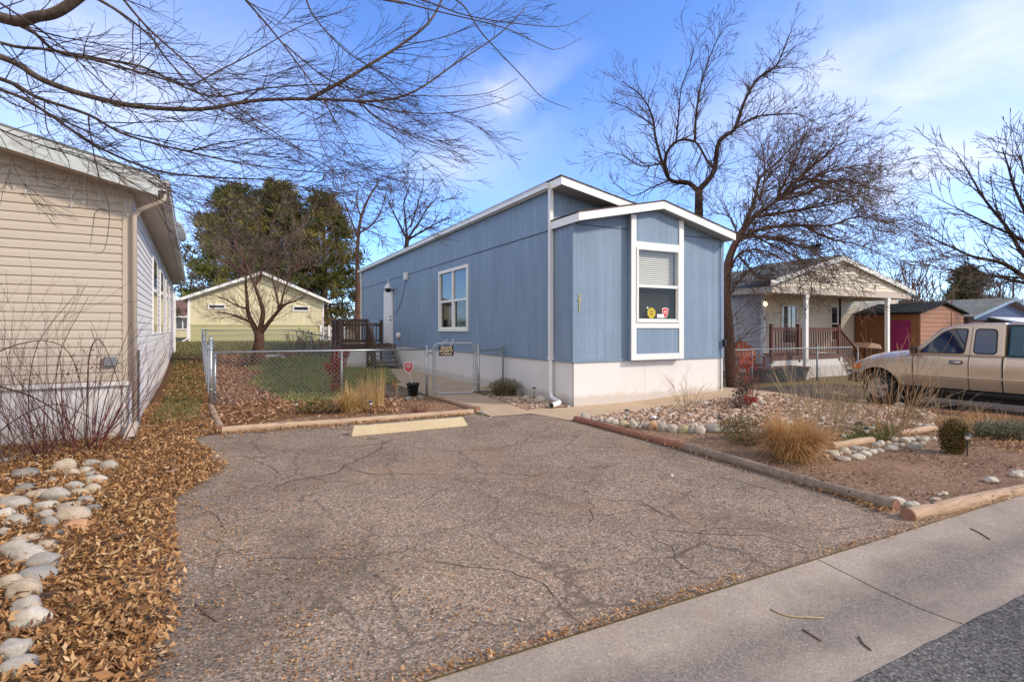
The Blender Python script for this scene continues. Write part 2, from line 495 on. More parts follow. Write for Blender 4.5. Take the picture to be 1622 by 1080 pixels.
M['darkmetal'] = pm('dark metal', (0.03,0.03,0.032), 0.1, 8, 0.5, 0)
M['blackplastic'] = pm('black plastic', (0.022,0.023,0.025), 0.15, 8, 0.5, 0.05)
M['brass'] = pm('tarnished brass', (0.42,0.36,0.16), 0.15, 30, 0.4, 0, metal=0.6)
M['concyel'] = pm('faded yellow concrete', (0.50,0.405,0.25), 0.2, 2.2, 0.85, 0.5, 55, dirt=(0.40,0.33,0.24))

def shingle_mat(name, c):
    t = NT(name); v = t.coord()
    br = t.sep(t.voro(t.coord((3, 3, 3)), 3, out='Color'))
    n = t.noise(v, 120, 3); n2 = t.noise(v, 1.2, 6)
    col = t.ramp(br[0], [(0, tuple(q*.7 for q in c)), (1, tuple(q*1.3 for q in c))])
    col = t.mix(1.0, col, t.ramp(n, [(0.3, .7), (0.7, 1.25)]), 'MULTIPLY')
    col = t.mix(1.0, col, t.ramp(n2, [(0.3, .85), (0.7, 1.15)]), 'MULTIPLY')
    t.color(col); t.rough(0.95, 0, 0.1); t.bump(n, 0.5, 0.01); return t.m
M['shingle_brown'] = shingle_mat('brown shingles', (0.10,0.065,0.05))
M['shingle_grey'] = shingle_mat('grey shingles', (0.16,0.165,0.15))
M['shingle_dkgreen'] = shingle_mat('dark green roofing', (0.03,0.034,0.032))
M['shingle_red'] = shingle_mat('red brown shingles', (0.17,0.10,0.085))

def log_mat(name, c, c2):
    t = NT(name); v = t.coord((1, 1, 1)); n = t.noise(t.coord((0.8, 7, 7)), 4, 8, 0.75); n2 = t.noise(v, 3.5, 5)
    col = t.ramp(n, [(0.3, tuple(q*.55 for q in c2)), (0.45, c2), (0.7, c)])
    col = t.mix(1.0, col, t.ramp(n2, [(0.3, .8), (0.7, 1.12)]), 'MULTIPLY')
    kn = t.voro(t.coord((1.3, 9, 9)), 1.0)
    col = t.mix(t.ramp(kn, [(0.07, 0.9), (0.11, 0.0)]), col, (0.05,0.03,0.02))
    t.color(col); t.rough(0.85, 0, 0.2); t.bump(n, 0.5, 0.01); return t.m
M['log_pale'] = log_mat('pale peeled log', (0.50,0.36,0.235), (0.36,0.245,0.16))
M['log_tan'] = log_mat('honey coloured log', (0.55,0.41,0.285), (0.41,0.285,0.185))
M['log_grey'] = log_mat('greyed log', (0.33,0.255,0.19), (0.21,0.155,0.115))
M['log_red'] = log_mat('reddish log', (0.38,0.19,0.125), (0.26,0.12,0.08))
M['logend'] = pm('log end grain', (0.26,0.13,0.085), 0.3, 20, 0.9, 0.3, 60)

def bark_mat(name, c, c2):
    t = NT(name); n = t.noise(t.coord((6, 6, 1.6)), 5, 8, 0.75, 0.5); n2 = t.noise(t.coord(), 2.0, 4)
    col = t.ramp(n, [(0.32, tuple(q*.6 for q in c2)), (0.5, c2), (0.68, c)])
    col = t.mix(1.0, col, t.ramp(n2, [(0.3, .8), (0.7, 1.15)]), 'MULTIPLY')
    t.color(col); t.rough(0.9, 0, 0.15); t.bump(n, 0.8, 0.03); return t.m
M['bark'] = bark_mat('grey brown bark', (0.23,0.18,0.145), (0.12,0.09,0.072))
M['bark_dark'] = bark_mat('dark bark', (0.10,0.062,0.048), (0.045,0.03,0.025))
M['bark_red'] = bark_mat('reddish bark', (0.22,0.125,0.085), (0.12,0.065,0.045))
M['twig'] = pm('twig bark', (0.085,0.058,0.046), 0.3, 3, 0.85)
M['twig_mid'] = pm('brown twig', (0.135,0.085,0.06), 0.3, 3, 0.85)
M['twig_far'] = pm('pale twig', (0.17,0.12,0.09), 0.3, 3, 0.85)
M['redstem'] = pm('dark red stem', (0.125,0.032,0.026), 0.35, 4, 0.6)
M['tanstem'] = pm('dry tan stem', (0.36,0.265,0.15), 0.3, 6, 0.8)
M['ruststem'] = pm('rusty stem', (0.34,0.18,0.08), 0.3, 6, 0.8)

M['leaf'] = rndmat('fallen leaves', [(0.0, (0.06,0.028,0.014)), (0.22, (0.20,0.09,0.032)), (0.45, (0.37,0.185,0.068)), (0.72, (0.53,0.315,0.14)), (0.92, (0.62,0.43,0.23)), (1.0, (0.70,0.57,0.38))], 0.75, 0.15)
M['leafpink'] = rndmat('pinkish fallen leaves', [(0.0, (0.14,0.06,0.032)), (0.4, (0.34,0.175,0.095)), (0.75, (0.52,0.31,0.18)), (1.0, (0.66,0.46,0.29))], 0.8, 0.1)
M['grassgreen'] = rndmat('green grass', [(0.0, (0.11,0.155,0.03)), (0.35, (0.22,0.295,0.05)), (0.65, (0.34,0.37,0.09)), (0.8, (0.44,0.36,0.15)), (1.0, (0.56,0.43,0.23))], 0.6, 0.25)
M['groundcover'] = rndmat('creeping green plant', [(0.0, (0.05,0.075,0.015)), (0.5, (0.12,0.155,0.035)), (0.8, (0.21,0.22,0.07)), (1.0, (0.33,0.22,0.10))], 0.7, 0.2)
M['grassmixed'] = rndmat('mixed dry grass', [(0.0, (0.06,0.10,0.02)), (0.35, (0.13,0.16,0.035)), (0.6, (0.25,0.21,0.08)), (1.0, (0.42,0.31,0.15))], 0.7, 0.2)
M['grassgold'] = rndmat('golden dry grass', [(0.0, (0.32,0.19,0.065)), (0.5, (0.53,0.35,0.13)), (1.0, (0.72,0.55,0.28))], 0.65, 0.25)
M['grasstan'] = rndmat('orange tan dry grass', [(0.0, (0.28,0.13,0.045)), (0.5, (0.52,0.29,0.105)), (1.0, (0.68,0.46,0.23))], 0.65, 0.2)
M['redleaf'] = rndmat('red berries and leaves', [(0.0, (0.16,0.012,0.012)), (0.5, (0.40,0.035,0.02)), (0.8, (0.52,0.10,0.04)), (1.0, (0.30,0.12,0.05))], 0.5, 0.1)
M['darkleaf'] = rndmat('dark purple green leaves', [(0.0, (0.03,0.02,0.022)), (0.5, (0.075,0.05,0.045)), (0.8, (0.10,0.09,0.05)), (1.0, (0.26,0.16,0.14))], 0.5, 0.1)
M['greenred'] = rndmat('green and rust leaves', [(0.0, (0.04,0.06,0.015)), (0.5, (0.10,0.12,0.025)), (0.75, (0.16,0.10,0.04)), (1.0, (0.32,0.10,0.045))], 0.6, 0.1)
M['lavender'] = rndmat('dull olive shrub leaves', [(0.0, (0.07,0.065,0.03)), (0.5, (0.17,0.145,0.07)), (1.0, (0.32,0.25,0.14))], 0.8, 0.1)
M['evergreen'] = rndmat('dark evergreen sprays', [(0.0, (0.03,0.04,0.012)), (0.45, (0.07,0.075,0.02)), (0.7, (0.16,0.10,0.025)), (1.0, (0.28,0.13,0.045))], 0.7, 0.1)
M['greygreen'] = rndmat('grey green shrub leaves', [(0.0, (0.10,0.11,0.075)), (0.5, (0.19,0.20,0.13)), (0.8, (0.28,0.25,0.16)), (1.0, (0.42,0.30,0.18))], 0.8, 0.1)
M['pine_green'] = rndmat('pine needles', [(0.0, (0.03,0.05,0.01)), (0.4, (0.085,0.125,0.02)), (0.7, (0.17,0.195,0.03)), (1.0, (0.30,0.25,0.05))], 0.6, 0.15)
M['pine_bronze'] = rndmat('bronzed pine needles', [(0.0, (0.032,0.042,0.01)), (0.4, (0.10,0.12,0.02)), (0.7, (0.20,0.175,0.035)), (1.0, (0.34,0.23,0.06))], 0.6, 0.15)
M['spruce'] = rndmat('dull spruce needles', [(0.0, (0.03,0.04,0.02)), (0.5, (0.075,0.085,0.04)), (0.8, (0.15,0.12,0.06)), (1.0, (0.28,0.18,0.10))], 0.7, 0.1)
M['mulch'] = rndmat('bark mulch bits', [(0.0, (0.035,0.022,0.016)), (0.5, (0.13,0.078,0.05)), (0.85, (0.27,0.175,0.11)), (1.0, (0.46,0.34,0.23))], 0.9)
M['rusty'] = rndmat('rusty dead leaves', [(0.0, (0.16,0.06,0.025)), (1.0, (0.38,0.16,0.06))], 0.8, 0.1)
M['pebble'] = rndmat('pink pebbles', [(0.0, (0.12,0.075,0.05)), (0.3, (0.27,0.165,0.11)), (0.6, (0.43,0.29,0.20)), (0.85, (0.56,0.42,0.31)), (0.95, (0.66,0.60,0.52)), (1.0, (0.25,0.25,0.245))], 0.75)

def stone_mat(name, c):
    t = NT(name); v = t.coord(); n = t.noise(v, 7, 7, 0.7, 0.6); n2 = t.noise(v, 70, 5, 0.8)
    col = t.ramp(n, [(0.3, tuple(q*.72 for q in c)), (0.6, c), (0.75, tuple(min(1, q*1.15) for q in c))])
    col = t.mix(1.0, col, t.ramp(n2, [(0.32, .6), (0.48, 1.0), (0.7, 1.12)]), 'MULTIPLY')
    vn = t.noise(t.coord((1, 1, 3)), 6, 6, 0.7, 2.5)
    col = t.mix(t.ramp(vn, [(0.50, 0.0), (0.60, 0.55)]), col, (0.36,0.27,0.20))
    t.color(col); t.rough(0.8, 0, 0.3); t.bump(n2, 0.3, 0.006); return t.m
STONE = {'g': ('grey', stone_mat('grey river stone', (0.40,0.365,0.305))),
         't': ('tan', stone_mat('tan river stone', (0.47,0.38,0.27))),
         'w': ('whitish', stone_mat('whitish river stone', (0.54,0.49,0.395))),
         'd': ('dark grey', stone_mat('dark river stone', (0.23,0.225,0.205))),
         'b': ('bluish grey', stone_mat('bluish river stone', (0.33,0.31,0.27))),
         'o': ('orange', stone_mat('orange river stone', (0.55,0.30,0.15))),
         'y': ('greenish yellow', stone_mat('greenish river stone', (0.45,0.43,0.24)))}

def glass_mat(name, tint=(0.02,0.025,0.03), r=0.03):
    t = NT(name); t.color(tint); t.rough(r, 0, 1.0); t.b.inputs['IOR'].default_value = 1.9
    n = t.noise(t.coord(), 2.2, 2); t.bump(n, 0.03, 0.02); return t.m
M['darkglass'] = glass_mat('dark window glass'); M['darkglass'].node_tree.nodes['Principled BSDF'].inputs['IOR'].default_value = 1.55
M['blueglass'] = glass_mat('tinted car glass', (0.008,0.016,0.045)); M['blueglass'].node_tree.nodes['Principled BSDF'].inputs['IOR'].default_value = 1.5
M['tealglass'] = glass_mat('teal tinted glass', (0.01,0.05,0.075))
t = NT('clear window pane')
tr = t.nd('ShaderNodeBsdfTransparent'); tr.inputs[0].default_value = (0.82,0.85,0.84,1)
gl = t.nd('ShaderNodeBsdfGlossy'); gl.inputs['Roughness'].default_value = 0.02
fr = t.nd('ShaderNodeFresnel'); gb = t.nd('ShaderNodeNewGeometry'); t.l.new(t.math('ADD', t.math('MULTIPLY', gb.outputs['Backfacing'], 1/1.6-1.6), 1.6), fr.inputs[0])
mx = t.nd('ShaderNodeMixShader'); t.l.new(fr.outputs[0], mx.inputs[0]); t.l.new(tr.outputs[0], mx.inputs[1]); t.l.new(gl.outputs[0], mx.inputs[2])
t.l.new(mx.outputs[0], t.out.inputs[0]); M['pane'] = t.m
t = NT('insect screened pane')
tr = t.nd('ShaderNodeBsdfTransparent'); tr.inputs[0].default_value = (0.40,0.41,0.41,1)
gl = t.nd('ShaderNodeBsdfGlossy'); gl.inputs['Roughness'].default_value = 0.05
fr = t.nd('ShaderNodeFresnel'); gb = t.nd('ShaderNodeNewGeometry'); t.l.new(t.math('ADD', t.math('MULTIPLY', gb.outputs['Backfacing'], 1/1.4-1.4), 1.4), fr.inputs[0])
mx = t.nd('ShaderNodeMixShader'); t.l.new(fr.outputs[0], mx.inputs[0]); t.l.new(tr.outputs[0], mx.inputs[1]); t.l.new(gl.outputs[0], mx.inputs[2])
t.l.new(mx.outputs[0], t.out.inputs[0]); M['screen'] = t.m
M['blind'] = pm('window blind slat', (0.72,0.68,0.60), 0.04, 6, 0.5)
M['room'] = pm('dim room wall', (0.10,0.09,0.08), 0.1, 2, 0.9)
t = NT('metallic gold truck paint'); v = t.coord(); n = t.noise(v, 1.5, 4)
t.color(t.ramp(n, [(0.3, (0.50,0.385,0.275)), (0.7, (0.54,0.42,0.305))])); t.rough(0.28, 0.45, 0.5)
t.b.inputs['Coat Weight'].default_value = 0.8; t.b.inputs['Coat Roughness'].default_value = 0.06; M['gold'] = t.m
M['tealpaint'] = pm('dark teal shell paint', (0.025,0.075,0.095), 0.1, 2, 0.2)
M['rubber'] = pm('tyre rubber', (0.025,0.024,0.023), 0.2, 10, 0.85, 0.2)
M['blackbumper'] = pm('black bumper plastic', (0.012,0.012,0.013), 0.2, 5, 0.45)
M['alloy'] = pm('alloy rim', (0.40,0.37,0.34), 0.1, 8, 0.4, 0, metal=0.6)
M['chrome'] = pm('chrome', (0.75,0.75,0.75), 0.03, 8, 0.12, 0, metal=1.0)
M['orangelamp'] = pm('orange lamp lens', (0.70,0.17,0.02), 0.1, 20, 0.15)
M['lens'] = pm('clear lamp lens', (0.55,0.58,0.60), 0.1, 20, 0.1)
M['signred'] = pm('red sign face', (0.60,0.012,0.025), 0.05, 8, 0.4)
M['signwhite'] = pm('white sign ink', (0.80,0.78,0.76), 0.03, 8, 0.4)
M['signblack'] = pm('black sign face', (0.02,0.018,0.016), 0.1, 8, 0.4)
M['signcream'] = pm('cream sign lettering', (0.74,0.60,0.38), 0.05, 8, 0.5)
M['stickeryellow'] = pm('yellow sticker', (0.62,0.48,0.03), 0.05, 8, 0.4)
M['sky_blueroof'] = pm('blue roof covering', (0.03,0.05,0.12), 0.2, 3, 0.6)
M['snowroof'] = pm('pale awning', (0.72,0.76,0.82), 0.06, 3, 0.5)
M['stonewall'] = pm('brown brick wall', (0.16,0.10,0.08), 0.2, 6, 0.9, 0.3)
t = NT('lit porch bulb'); t.color((1,.8,.5)); t.b.inputs['Emission Color'].default_value = (1.0,0.72,0.35,1); t.b.inputs['Emission Strength'].default_value = 3.5; M['bulb'] = t.m
# ================================================================== GROUND
def graded(lo, hi, fine, far):
    a = list(np.arange(lo, hi + 1e-6, fine)); st = fine; x = hi
    up = []; 
    while x < far: st *= 1.35; x += st; up.append(x)
    st = fine; x = lo; dn = []
    while x > -far: st *= 1.35; x -= st; dn.append(x)
    return dn[::-1] + a + up
gx = graded(-15, 30, 0.3, 700)
gy = [y for y in graded(-12, 40, 0.3, 700) if abs(y + 6.645) > 0.1] + [-6.66, -6.63]
gy.sort()
V = np.array([(x, y, h(x, y)) for y in gy for x in gx]); nx = len(gx)
F = np.array([(j*nx+i, j*nx+i+1, (j+1)*nx+i+1, (j+1)*nx+i) for j in range(len(gy)-1) for i in range(nx-1)])
o = npmesh('ground', V, F, M['ground'], smooth=True); o['kind'] = 'structure'

DRV = [(-6.75,-6.60),(-0.93,-6.60),(-0.93,-1.30),(-1.13,-0.40),(-1.95,-0.36),(-2.1,0.06),(-6.75,0.06)]
drape('driveway', DRV, 0.008, M['asphalt'], 0.5)
drape('soil_bed', [(-0.93,-6.6),(14,-6.6),(14,-1.15),(6.9,-1.15),(-0.93,-1.25)], 0.003, M['soil'], 0.3)
drape('soil_patch', [(-6.15,0.06),(-2.1,0.06),(-1.9,0.5),(-1.9,3.4),(-3.0,5.5),(-6.3,3.8)], 0.003, M['soil'], 0.3)
# path along the house, past the gate and round the front
drape('front_path', [(-1.9,12.2),(-1.93,3.1),(-1.93,-0.345),(-1.145,-0.385),(-0.94,-1.285),(0.5,-1.22),(4.4,-1.15),(9.2,-1.1),(9.2,0.5),(4.3,0.45),(4.3,0.2),(0.05,0.2),(0.05,0.0),(-0.22,-0.02),(-0.85,0.15),(-0.78,3.3),(0.02,3.35),(0.02,12.2)], 0.014, M['walk'], 0.4)

# concrete gutter pan, poured in separate slabs
JU = -0.62
joints = [JU + k*3.05 for k in range(-12, 20)]
j0 = G(1295, 887).x
shift = (j0 - JU)
joints = [j + shift for j in joints]
mb = MB()
prof = [(-6.612, 0.006), (-6.66, 0.002), (-6.80, -0.012), (-7.0, -0.034), (-7.2, -0.044), (-7.35, -0.040), (-7.42, -0.034)]
for a, b in zip(joints[:-1], joints[1:]):
    n = 6
    us = [a + 0.007 + (b - a - 0.014)*i/n for i in range(n+1)]
    vs = []; P = len(prof)
    for u in us:
        for (v_, z_) in prof: vs.append((u, v_, z_ + hr(u)))
        for (v_, z_) in prof: vs.append((u, v_, -0.2 + hr(u)))
    fs = []
    W2 = 2*P
    for i in range(n):
        for k in range(P-1):
            fs.append((i*W2+k+1, i*W2+k, (i+1)*W2+k, (i+1)*W2+k+1))
        fs.append((i*W2, i*W2+P, (i+1)*W2+P, (i+1)*W2)); fs.append((i*W2+P-1, (i+1)*W2+P-1, (i+1)*W2+2*P-1, i*W2+2*P-1))
    fs.append(tuple(list(range(P)) + list(range(2*P-1, P-1, -1))))
    fs.append(tuple([n*W2 + q for q in list(range(P-1, -1, -1)) + list(range(P, 2*P))]))
    mb.add(vs, fs)
o = mb.build('gutter', M['pan']); o['kind'] = 'structure'
# street, with a ragged asphalt edge against the pan
edge = []
for k in range(-300, 500):
    u = k*0.12
    edge.append((u, -7.415 + 0.022*mnoise.noise(Vector((u*2.3, 0, 3))) + 0.012*mnoise.noise(Vector((u*11, 0, 5)))))
vs = []; fs = []
for i, (u, v_) in enumerate(edge):
    vs += [(u, v_, -0.20+hr(u)), (u, v_, -0.036+hr(u)), (u, v_-0.012, -0.028+hr(u)), (u, -10, 0.0+hr(u)), (u, -15.5, -0.03+hr(u))]
for i in range(len(edge)-1):
    for k in range(4): fs.append((i*5+k+1, i*5+k, (i+1)*5+k, (i+1)*5+k+1))
mb = MB(); mb.add(vs, fs); o = mb.build('street', M['road']); o['kind'] = 'structure'
drape('neighbour_driveway', [(6.6,-6.6),(11.2,-6.6),(11.2,2.0),(6.6,2.0)], 0.016, M['truckdrive'], 0.5, 0.0)

# cracks in the driveway, traced where they run
CR = [
 [(610,700),(596,716),(575,727),(548,737),(530,750),(500,757),(462,762),(445,768),(437,782)],
 [(550,738),(563,747),(600,752),(660,751),(720,752)],
 [(752,750),(735,765),(700,780),(680,790),(665,803)], [(752,750),(810,752),(870,757)],
 [(286,799),(318,803),(345,816),(356,832),(352,850),(346,868)], [(352,872),(380,874),(400,884)],
 [(400,884),(470,885),(540,886),(600,881),(640,872),(655,868),(668,884)],
 [(668,884),(700,895),(760,900),(800,905),(845,918),(872,938),(884,958),(900,977)],
 [(1010,838),(1050,842),(1100,845),(1160,850),(1200,848),(1255,862),(1295,882)],
 [(1030,848),(1060,868),(1066,885),(1095,905),(1130,925)], [(1066,885),(1090,872),(1140,860)],
 [(1246,795),(1255,812),(1265,825)], [(1000,795),(1030,805),(1060,820),(1075,830)],
 [(935,790),(940,812),(933,835)], [(1120,755),(1170,762),(1220,778),(1262,790)], [(770,715),(820,705),(860,700)],
 [(380,720),(430,742),(437,760)], [(400,705),(425,722)]]
def strip(mb, pts, w0, dz, seed):
    P = []
    for a, b in zip(pts[:-1], pts[1:]):
        a = G(*a); b = G(*b); n = max(2, int((b-a).length/0.05))
        for i in range(n): P.append(a.lerp(b, i/n))
    if len(P) < 3: return
    vs = []; fs = []
    for i, p in enumerate(P):
        d = (P[min(i+1, len(P)-1)] - P[max(i-1, 0)]).normalized(); s = Vector((-d.y, d.x, 0))
        q = p + s*0.05*mnoise.noise(Vector((p.x*6, p.y*6, seed))) + s*0.02*mnoise.noise(Vector((p.x*25, p.y*25, seed)))
        w = w0*(0.5+0.9*abs(mnoise.noise(Vector((p.x*9, p.y*9, seed+5)))))*min(1, i/4+.15, (len(P)-1-i)/4+.15)
        for t in (-1, 1):
            r_ = q + s*w*t*0.5; vs.append((r_.x, r_.y, h(r_.x, r_.y)+dz))
    for i in range(len(P)-1): fs.append((2*i+1, 2*i, 2*i+2, 2*i+3))
    mb.add(vs, fs)
mb = MB()
for k, c in enumerate(CR): strip(mb, c, 0.011 if k else 0.028, 0.0105, k)
crk = pm('crack fill', (0.075,0.058,0.045), 0.3, 20, 0.95)
o = mb.build('driveway_cracks', crk); o['kind'] = 'structure'

# ================================================================== HOUSES
class WP:
    """a wall plane: s runs p0->p1, outward is to the right of that direction"""
    def __init__(s, p0, p1):
        s.p = Vector((p0[0], p0[1], 0)); d = Vector((p1[0]-p0[0], p1[1]-p0[1], 0)); s.L = d.length
        s.d = d.normalized(); s.n = Vector((s.d.y, -s.d.x, 0))
    def pt(s, a, z, o=0.0):
        q = s.p + s.d*a + s.n*o; return (q.x, q.y, z)
    def box(s, mb, s0, s1, z0, z1, o0, o1):
        a = [s.pt(s0,z0,o0), s.pt(s1,z0,o0), s.pt(s1,z0,o1), s.pt(s0,z0,o1)]
        b = [s.pt(s0,z1,o0), s.pt(s1,z1,o0), s.pt(s1,z1,o1), s.pt(s0,z1,o1)]
        mb.hexa(a, b)
    def sheet(s, mb, s0, s1, z0, z1, o):
        mb.add([s.pt(s0,z0,o), s.pt(s1,z0,o), s.pt(s1,z1,o), s.pt(s0,z1,o)], [(0,1,2,3)])
    def prism(s, mb, poly, o0, o1):
        e = s.n*(o1-o0)
        mb.prism([s.pt(a, z, o0) for a, z in poly], e)

def siding(mb, wp, s0, s1, z0, z1, expo, lap=0.014, inv=None):
    z = z0
    while z < z1 - 1e-4:
        b = min(z + expo, z1)
        a0, a1 = (s0, s1) if inv is None else inv(z)
        c0, c1 = (s0, s1) if inv is None else inv(b)
        a0, c0 = max(a0, s0), max(c0, s0); a1, c1 = min(a1, s1), min(c1, s1)
        if c1 > c0:
            mid = z + (b-z)*0.55
            m0, m1 = (a0*.45+c0*.55), (a1*.45+c1*.55)
            mb.add([wp.pt(a0,z,0), wp.pt(a1,z,0), wp.pt(a1,z,lap), wp.pt(a0,z,lap), wp.pt(m1,mid,lap*.75), wp.pt(m0,mid,lap*.75), wp.pt(c1,b,0.001), wp.pt(c0,b,0.001)],
                   [(0,3,2,1)[::-1], (3,2,4,5), (5,4,6,7)])
        z = b

def window(thing, wp, s0, s1, z0, z1, fw=0.06, out=0.03, cols=1, rail=None, frame='white', glass='darkglass', name='window', grid=None, recess=0.0):
    mb = MB(thing_F.get(thing.name, IDF))
    wp.box(mb, s0, s0+fw, z0, z1, recess-0.01, out); wp.box(mb, s1-fw, s1, z0, z1, recess-0.01, out)
    wp.box(mb, s0+fw, s1-fw, z0, z0+fw, recess-0.01, out); wp.box(mb, s0+fw, s1-fw, z1-fw, z1, recess-0.01, out)
    w = (s1-s0-2*fw)
    for c in range(1, cols):
        x = s0+fw+w*c/cols; wp.box(mb, x-fw*.45, x+fw*.45, z0+fw, z1-fw, recess-0.01, out*0.9)
    if rail is not None:
        for c in range(cols):
            a = s0+fw+w*c/cols + (fw*.45 if c else 0); b = s0+fw+w*(c+1)/cols - (fw*.45 if c < cols-1 else 0)
            wp.box(mb, a, b, rail-fw*.4, rail+fw*.4, recess-0.01, out*0.75)
    if grid:
        for i in range(1, grid[0]):
            x = s0+fw+w*i/grid[0]; wp.box(mb, x-.006, x+.006, z0+fw, z1-fw, recess+0.012, out*0.9)
        for i in range(1, grid[1]):
            z = z0+fw+(z1-z0-2*fw)*i/grid[1]; wp.box(mb, s0+fw, s1-fw, z-.006, z+.006, recess+0.012, out*0.88)
    f = mb.build(name, M[frame], thing)
    mb = MB(thing_F.get(thing.name, IDF)); wp.box(mb, s0+fw, s1-fw, z0+fw, z1-fw, recess+0.002, recess+0.010)
    mb.build('pane', M[glass], f)
    return f
thing_F = {}

def blinds(mb, wp, s0, s1, z0, z1, o, pitch=0.045, tilt=0.5):
    z = z0
    while z < z1:
        d = 0.02*math.cos(tilt); e = 0.02*math.sin(tilt)
        mb.add([wp.pt(s0,z-e,o+d), wp.pt(s1,z-e,o+d), wp.pt(s1,z+e,o-d), wp.pt(s0,z+e,o-d)], [(0,1,2,3)])
        z += pitch

# ---------------------------------------------------------------- the blue house
EX = empty('blue_mobile_home', (0, 0, 0), 'slate blue mobile home with white skirting and a tall window bay facing the driveway', 'house')
SIDE = WP((0, 19.4), (0, 0.0))        # facing -u ; s = 19.4 - v
FRONT = WP((0, 0), (4.156, 0))        # facing -v ; s = u
sv = lambda v: 19.4 - v
# front roofline (underside)
def extz(u): return 3.615 + (4.06-3.615)*u/2.08 if u < 2.08 else 4.06 - (4.06-3.575)*(u-2.08)/(4.156-2.08)
mb = MB()
w0, w1, wz0, wz1 = sv(7.62), sv(5.32), 1.53, 3.32
B0 = 0.893
SIDE.box(mb, 0, w0, B0, 3.62, -0.1, 0); SIDE.box(mb, w1, 19.4-0.002, B0, 3.62, -0.1, 0)
SIDE.box(mb, w0, w1, B0, wz0, -0.1, 0); SIDE.box(mb, w0, w1, wz1, 3.62, -0.1, 0)
SIDE.box(mb, 0, sv(0.75), 3.62, 4.56, -0.1, 0.006)
b0, b1, bz0, bz1 = 1.476, 2.657, 1.68, 3.23
FRONT.prism(mb, [(0.1, B0), (b0, B0), (b0, extz(b0)), (0.1, extz(0.1))], -0.1, 0)
FRONT.prism(mb, [(b1, B0), (4.156, B0), (4.156, extz(4.156)), (b1, extz(b1))], -0.1, 0)
FRONT.prism(mb, [(b0, B0), (b1, B0), (b1, bz0), (b0, bz0)], -0.1, 0)
FRONT.prism(mb, [(b0, bz1), (b1, bz1), (b1, extz(b1)), (2.08, 4.06), (b0, extz(b0))], -0.1, 0)
# upper wall of the tall part, behind the low front roof
def mz(u): return 4.50 - 0.19*(u+0.06)
GAB = WP((0, 0.75), (4.156, 0.75))
GAB.prism(mb, [(0.0, 3.5), (4.156, 3.5), (4.156, mz(4.156)), (0.0, mz(0.0))], -0.1, 0.0)
# far walls
mb.box(4.056, 0.76, B0, 4.156, 19.4, 3.72); mb.box(0.1, 19.3, B0, 4.05, 19.4, 3.70)
mb.build('wall', M['blue'], EX)
mb = MB()    # corner strips, flashing, belt
FRONT.box(mb, -0.018, 0.075, B0-0.02, 3.60, 0.0, 0.018); mb.box(-0.018, -0.0, B0-0.02, 0.0, 0.075, 3.60)
FRONT.box(mb, 4.09, 4.17, B0-0.02, 3.56, 0.0, 0.018)
FRONT.box(mb, 0.076, 4.089, B0-0.02, B0+0.04, 0.001, 0.014)
SIDE.box(mb, 0.0, sv(0.076), B0-0.02, B0+0.04, 0.001, 0.014)
mb.build('corner_trim', M['bluetrim'], EX)
mb = MB()
SIDE.box(mb, 0.0, sv(0.76), 3.608, 3.622, 0.0, 0.016)
FRONT.box(mb, 0.08, 1.34, 3.598, 3.610, 0.0, 0.010); FRONT.box(mb, 2.79, 4.08, 3.598, 3.610, 0.0, 0.010)
mb.build('belt_flashing', M['darkmetal'], EX)
# skirting panels
mb = MB()
SIDE.box(mb, 0.0, 19.4-0.02, -0.3, B0-0.022, -0.08, -0.02)
FRONT.box(mb, 0.02, 4.15, -0.3, B0-0.022, -0.08, -0.012)
for s in (1.83, 3.05): FRONT.box(mb, s-.004, s+.004, 0, B0-0.023, -0.013, -0.009)
FRONT.box(mb, 4.07, 4.15, -0.1, B0-0.023, -0.012, 0.004)
FRONT.box(mb, 0.02, 0.05, -0.1, B0-0.023, -0.012, -0.004)
for k in range(1, 16): SIDE.box(mb, k*1.22-.004, k*1.22+.004, 0, B0-0.023, -0.021, -0.017)
mb.box(4.05, 0.1, -0.3, 4.14, 19.35, B0-0.02)
mb.build('skirting', M['skirt'], EX)
# roofs
mb = MB()
def slab(mb, pts_low, th):
    a = [Vector(p) for p in pts_low]; b = [p + Vector((0,0,th)) for p in a]; mb.hexa(a, b)
mb.mi = 0
RZ = lambda u: 4.605 - 0.19*(u+0.08)
slab(mb, [(-0.10,0.285,RZ(-.10)), (4.30,0.285,RZ(4.3)), (4.30,19.55,RZ(4.3)), (-0.10,19.55,RZ(-.1))], 0.022)
EZ = lambda u: 3.765 + (4.215-3.765)*(u+0.09)/2.17 if u < 2.08 else 4.215 - (4.215-3.715)*(u-2.08)/2.17
slab(mb, [(-0.09,-0.315,EZ(-.09)), (2.08,-0.315,EZ(2.08)), (2.08,0.752,EZ(2.08)), (-0.09,0.752,EZ(-.09))], 0.022)
slab(mb, [(2.08,-0.315,EZ(2.08)), (4.25,-0.315,EZ(4.25)), (4.25,0.752,EZ(4.25)), (2.08,0.752,EZ(2.08))], 0.022)
mb.build('roof', M['shingle_brown'], EX)
mb = MB()
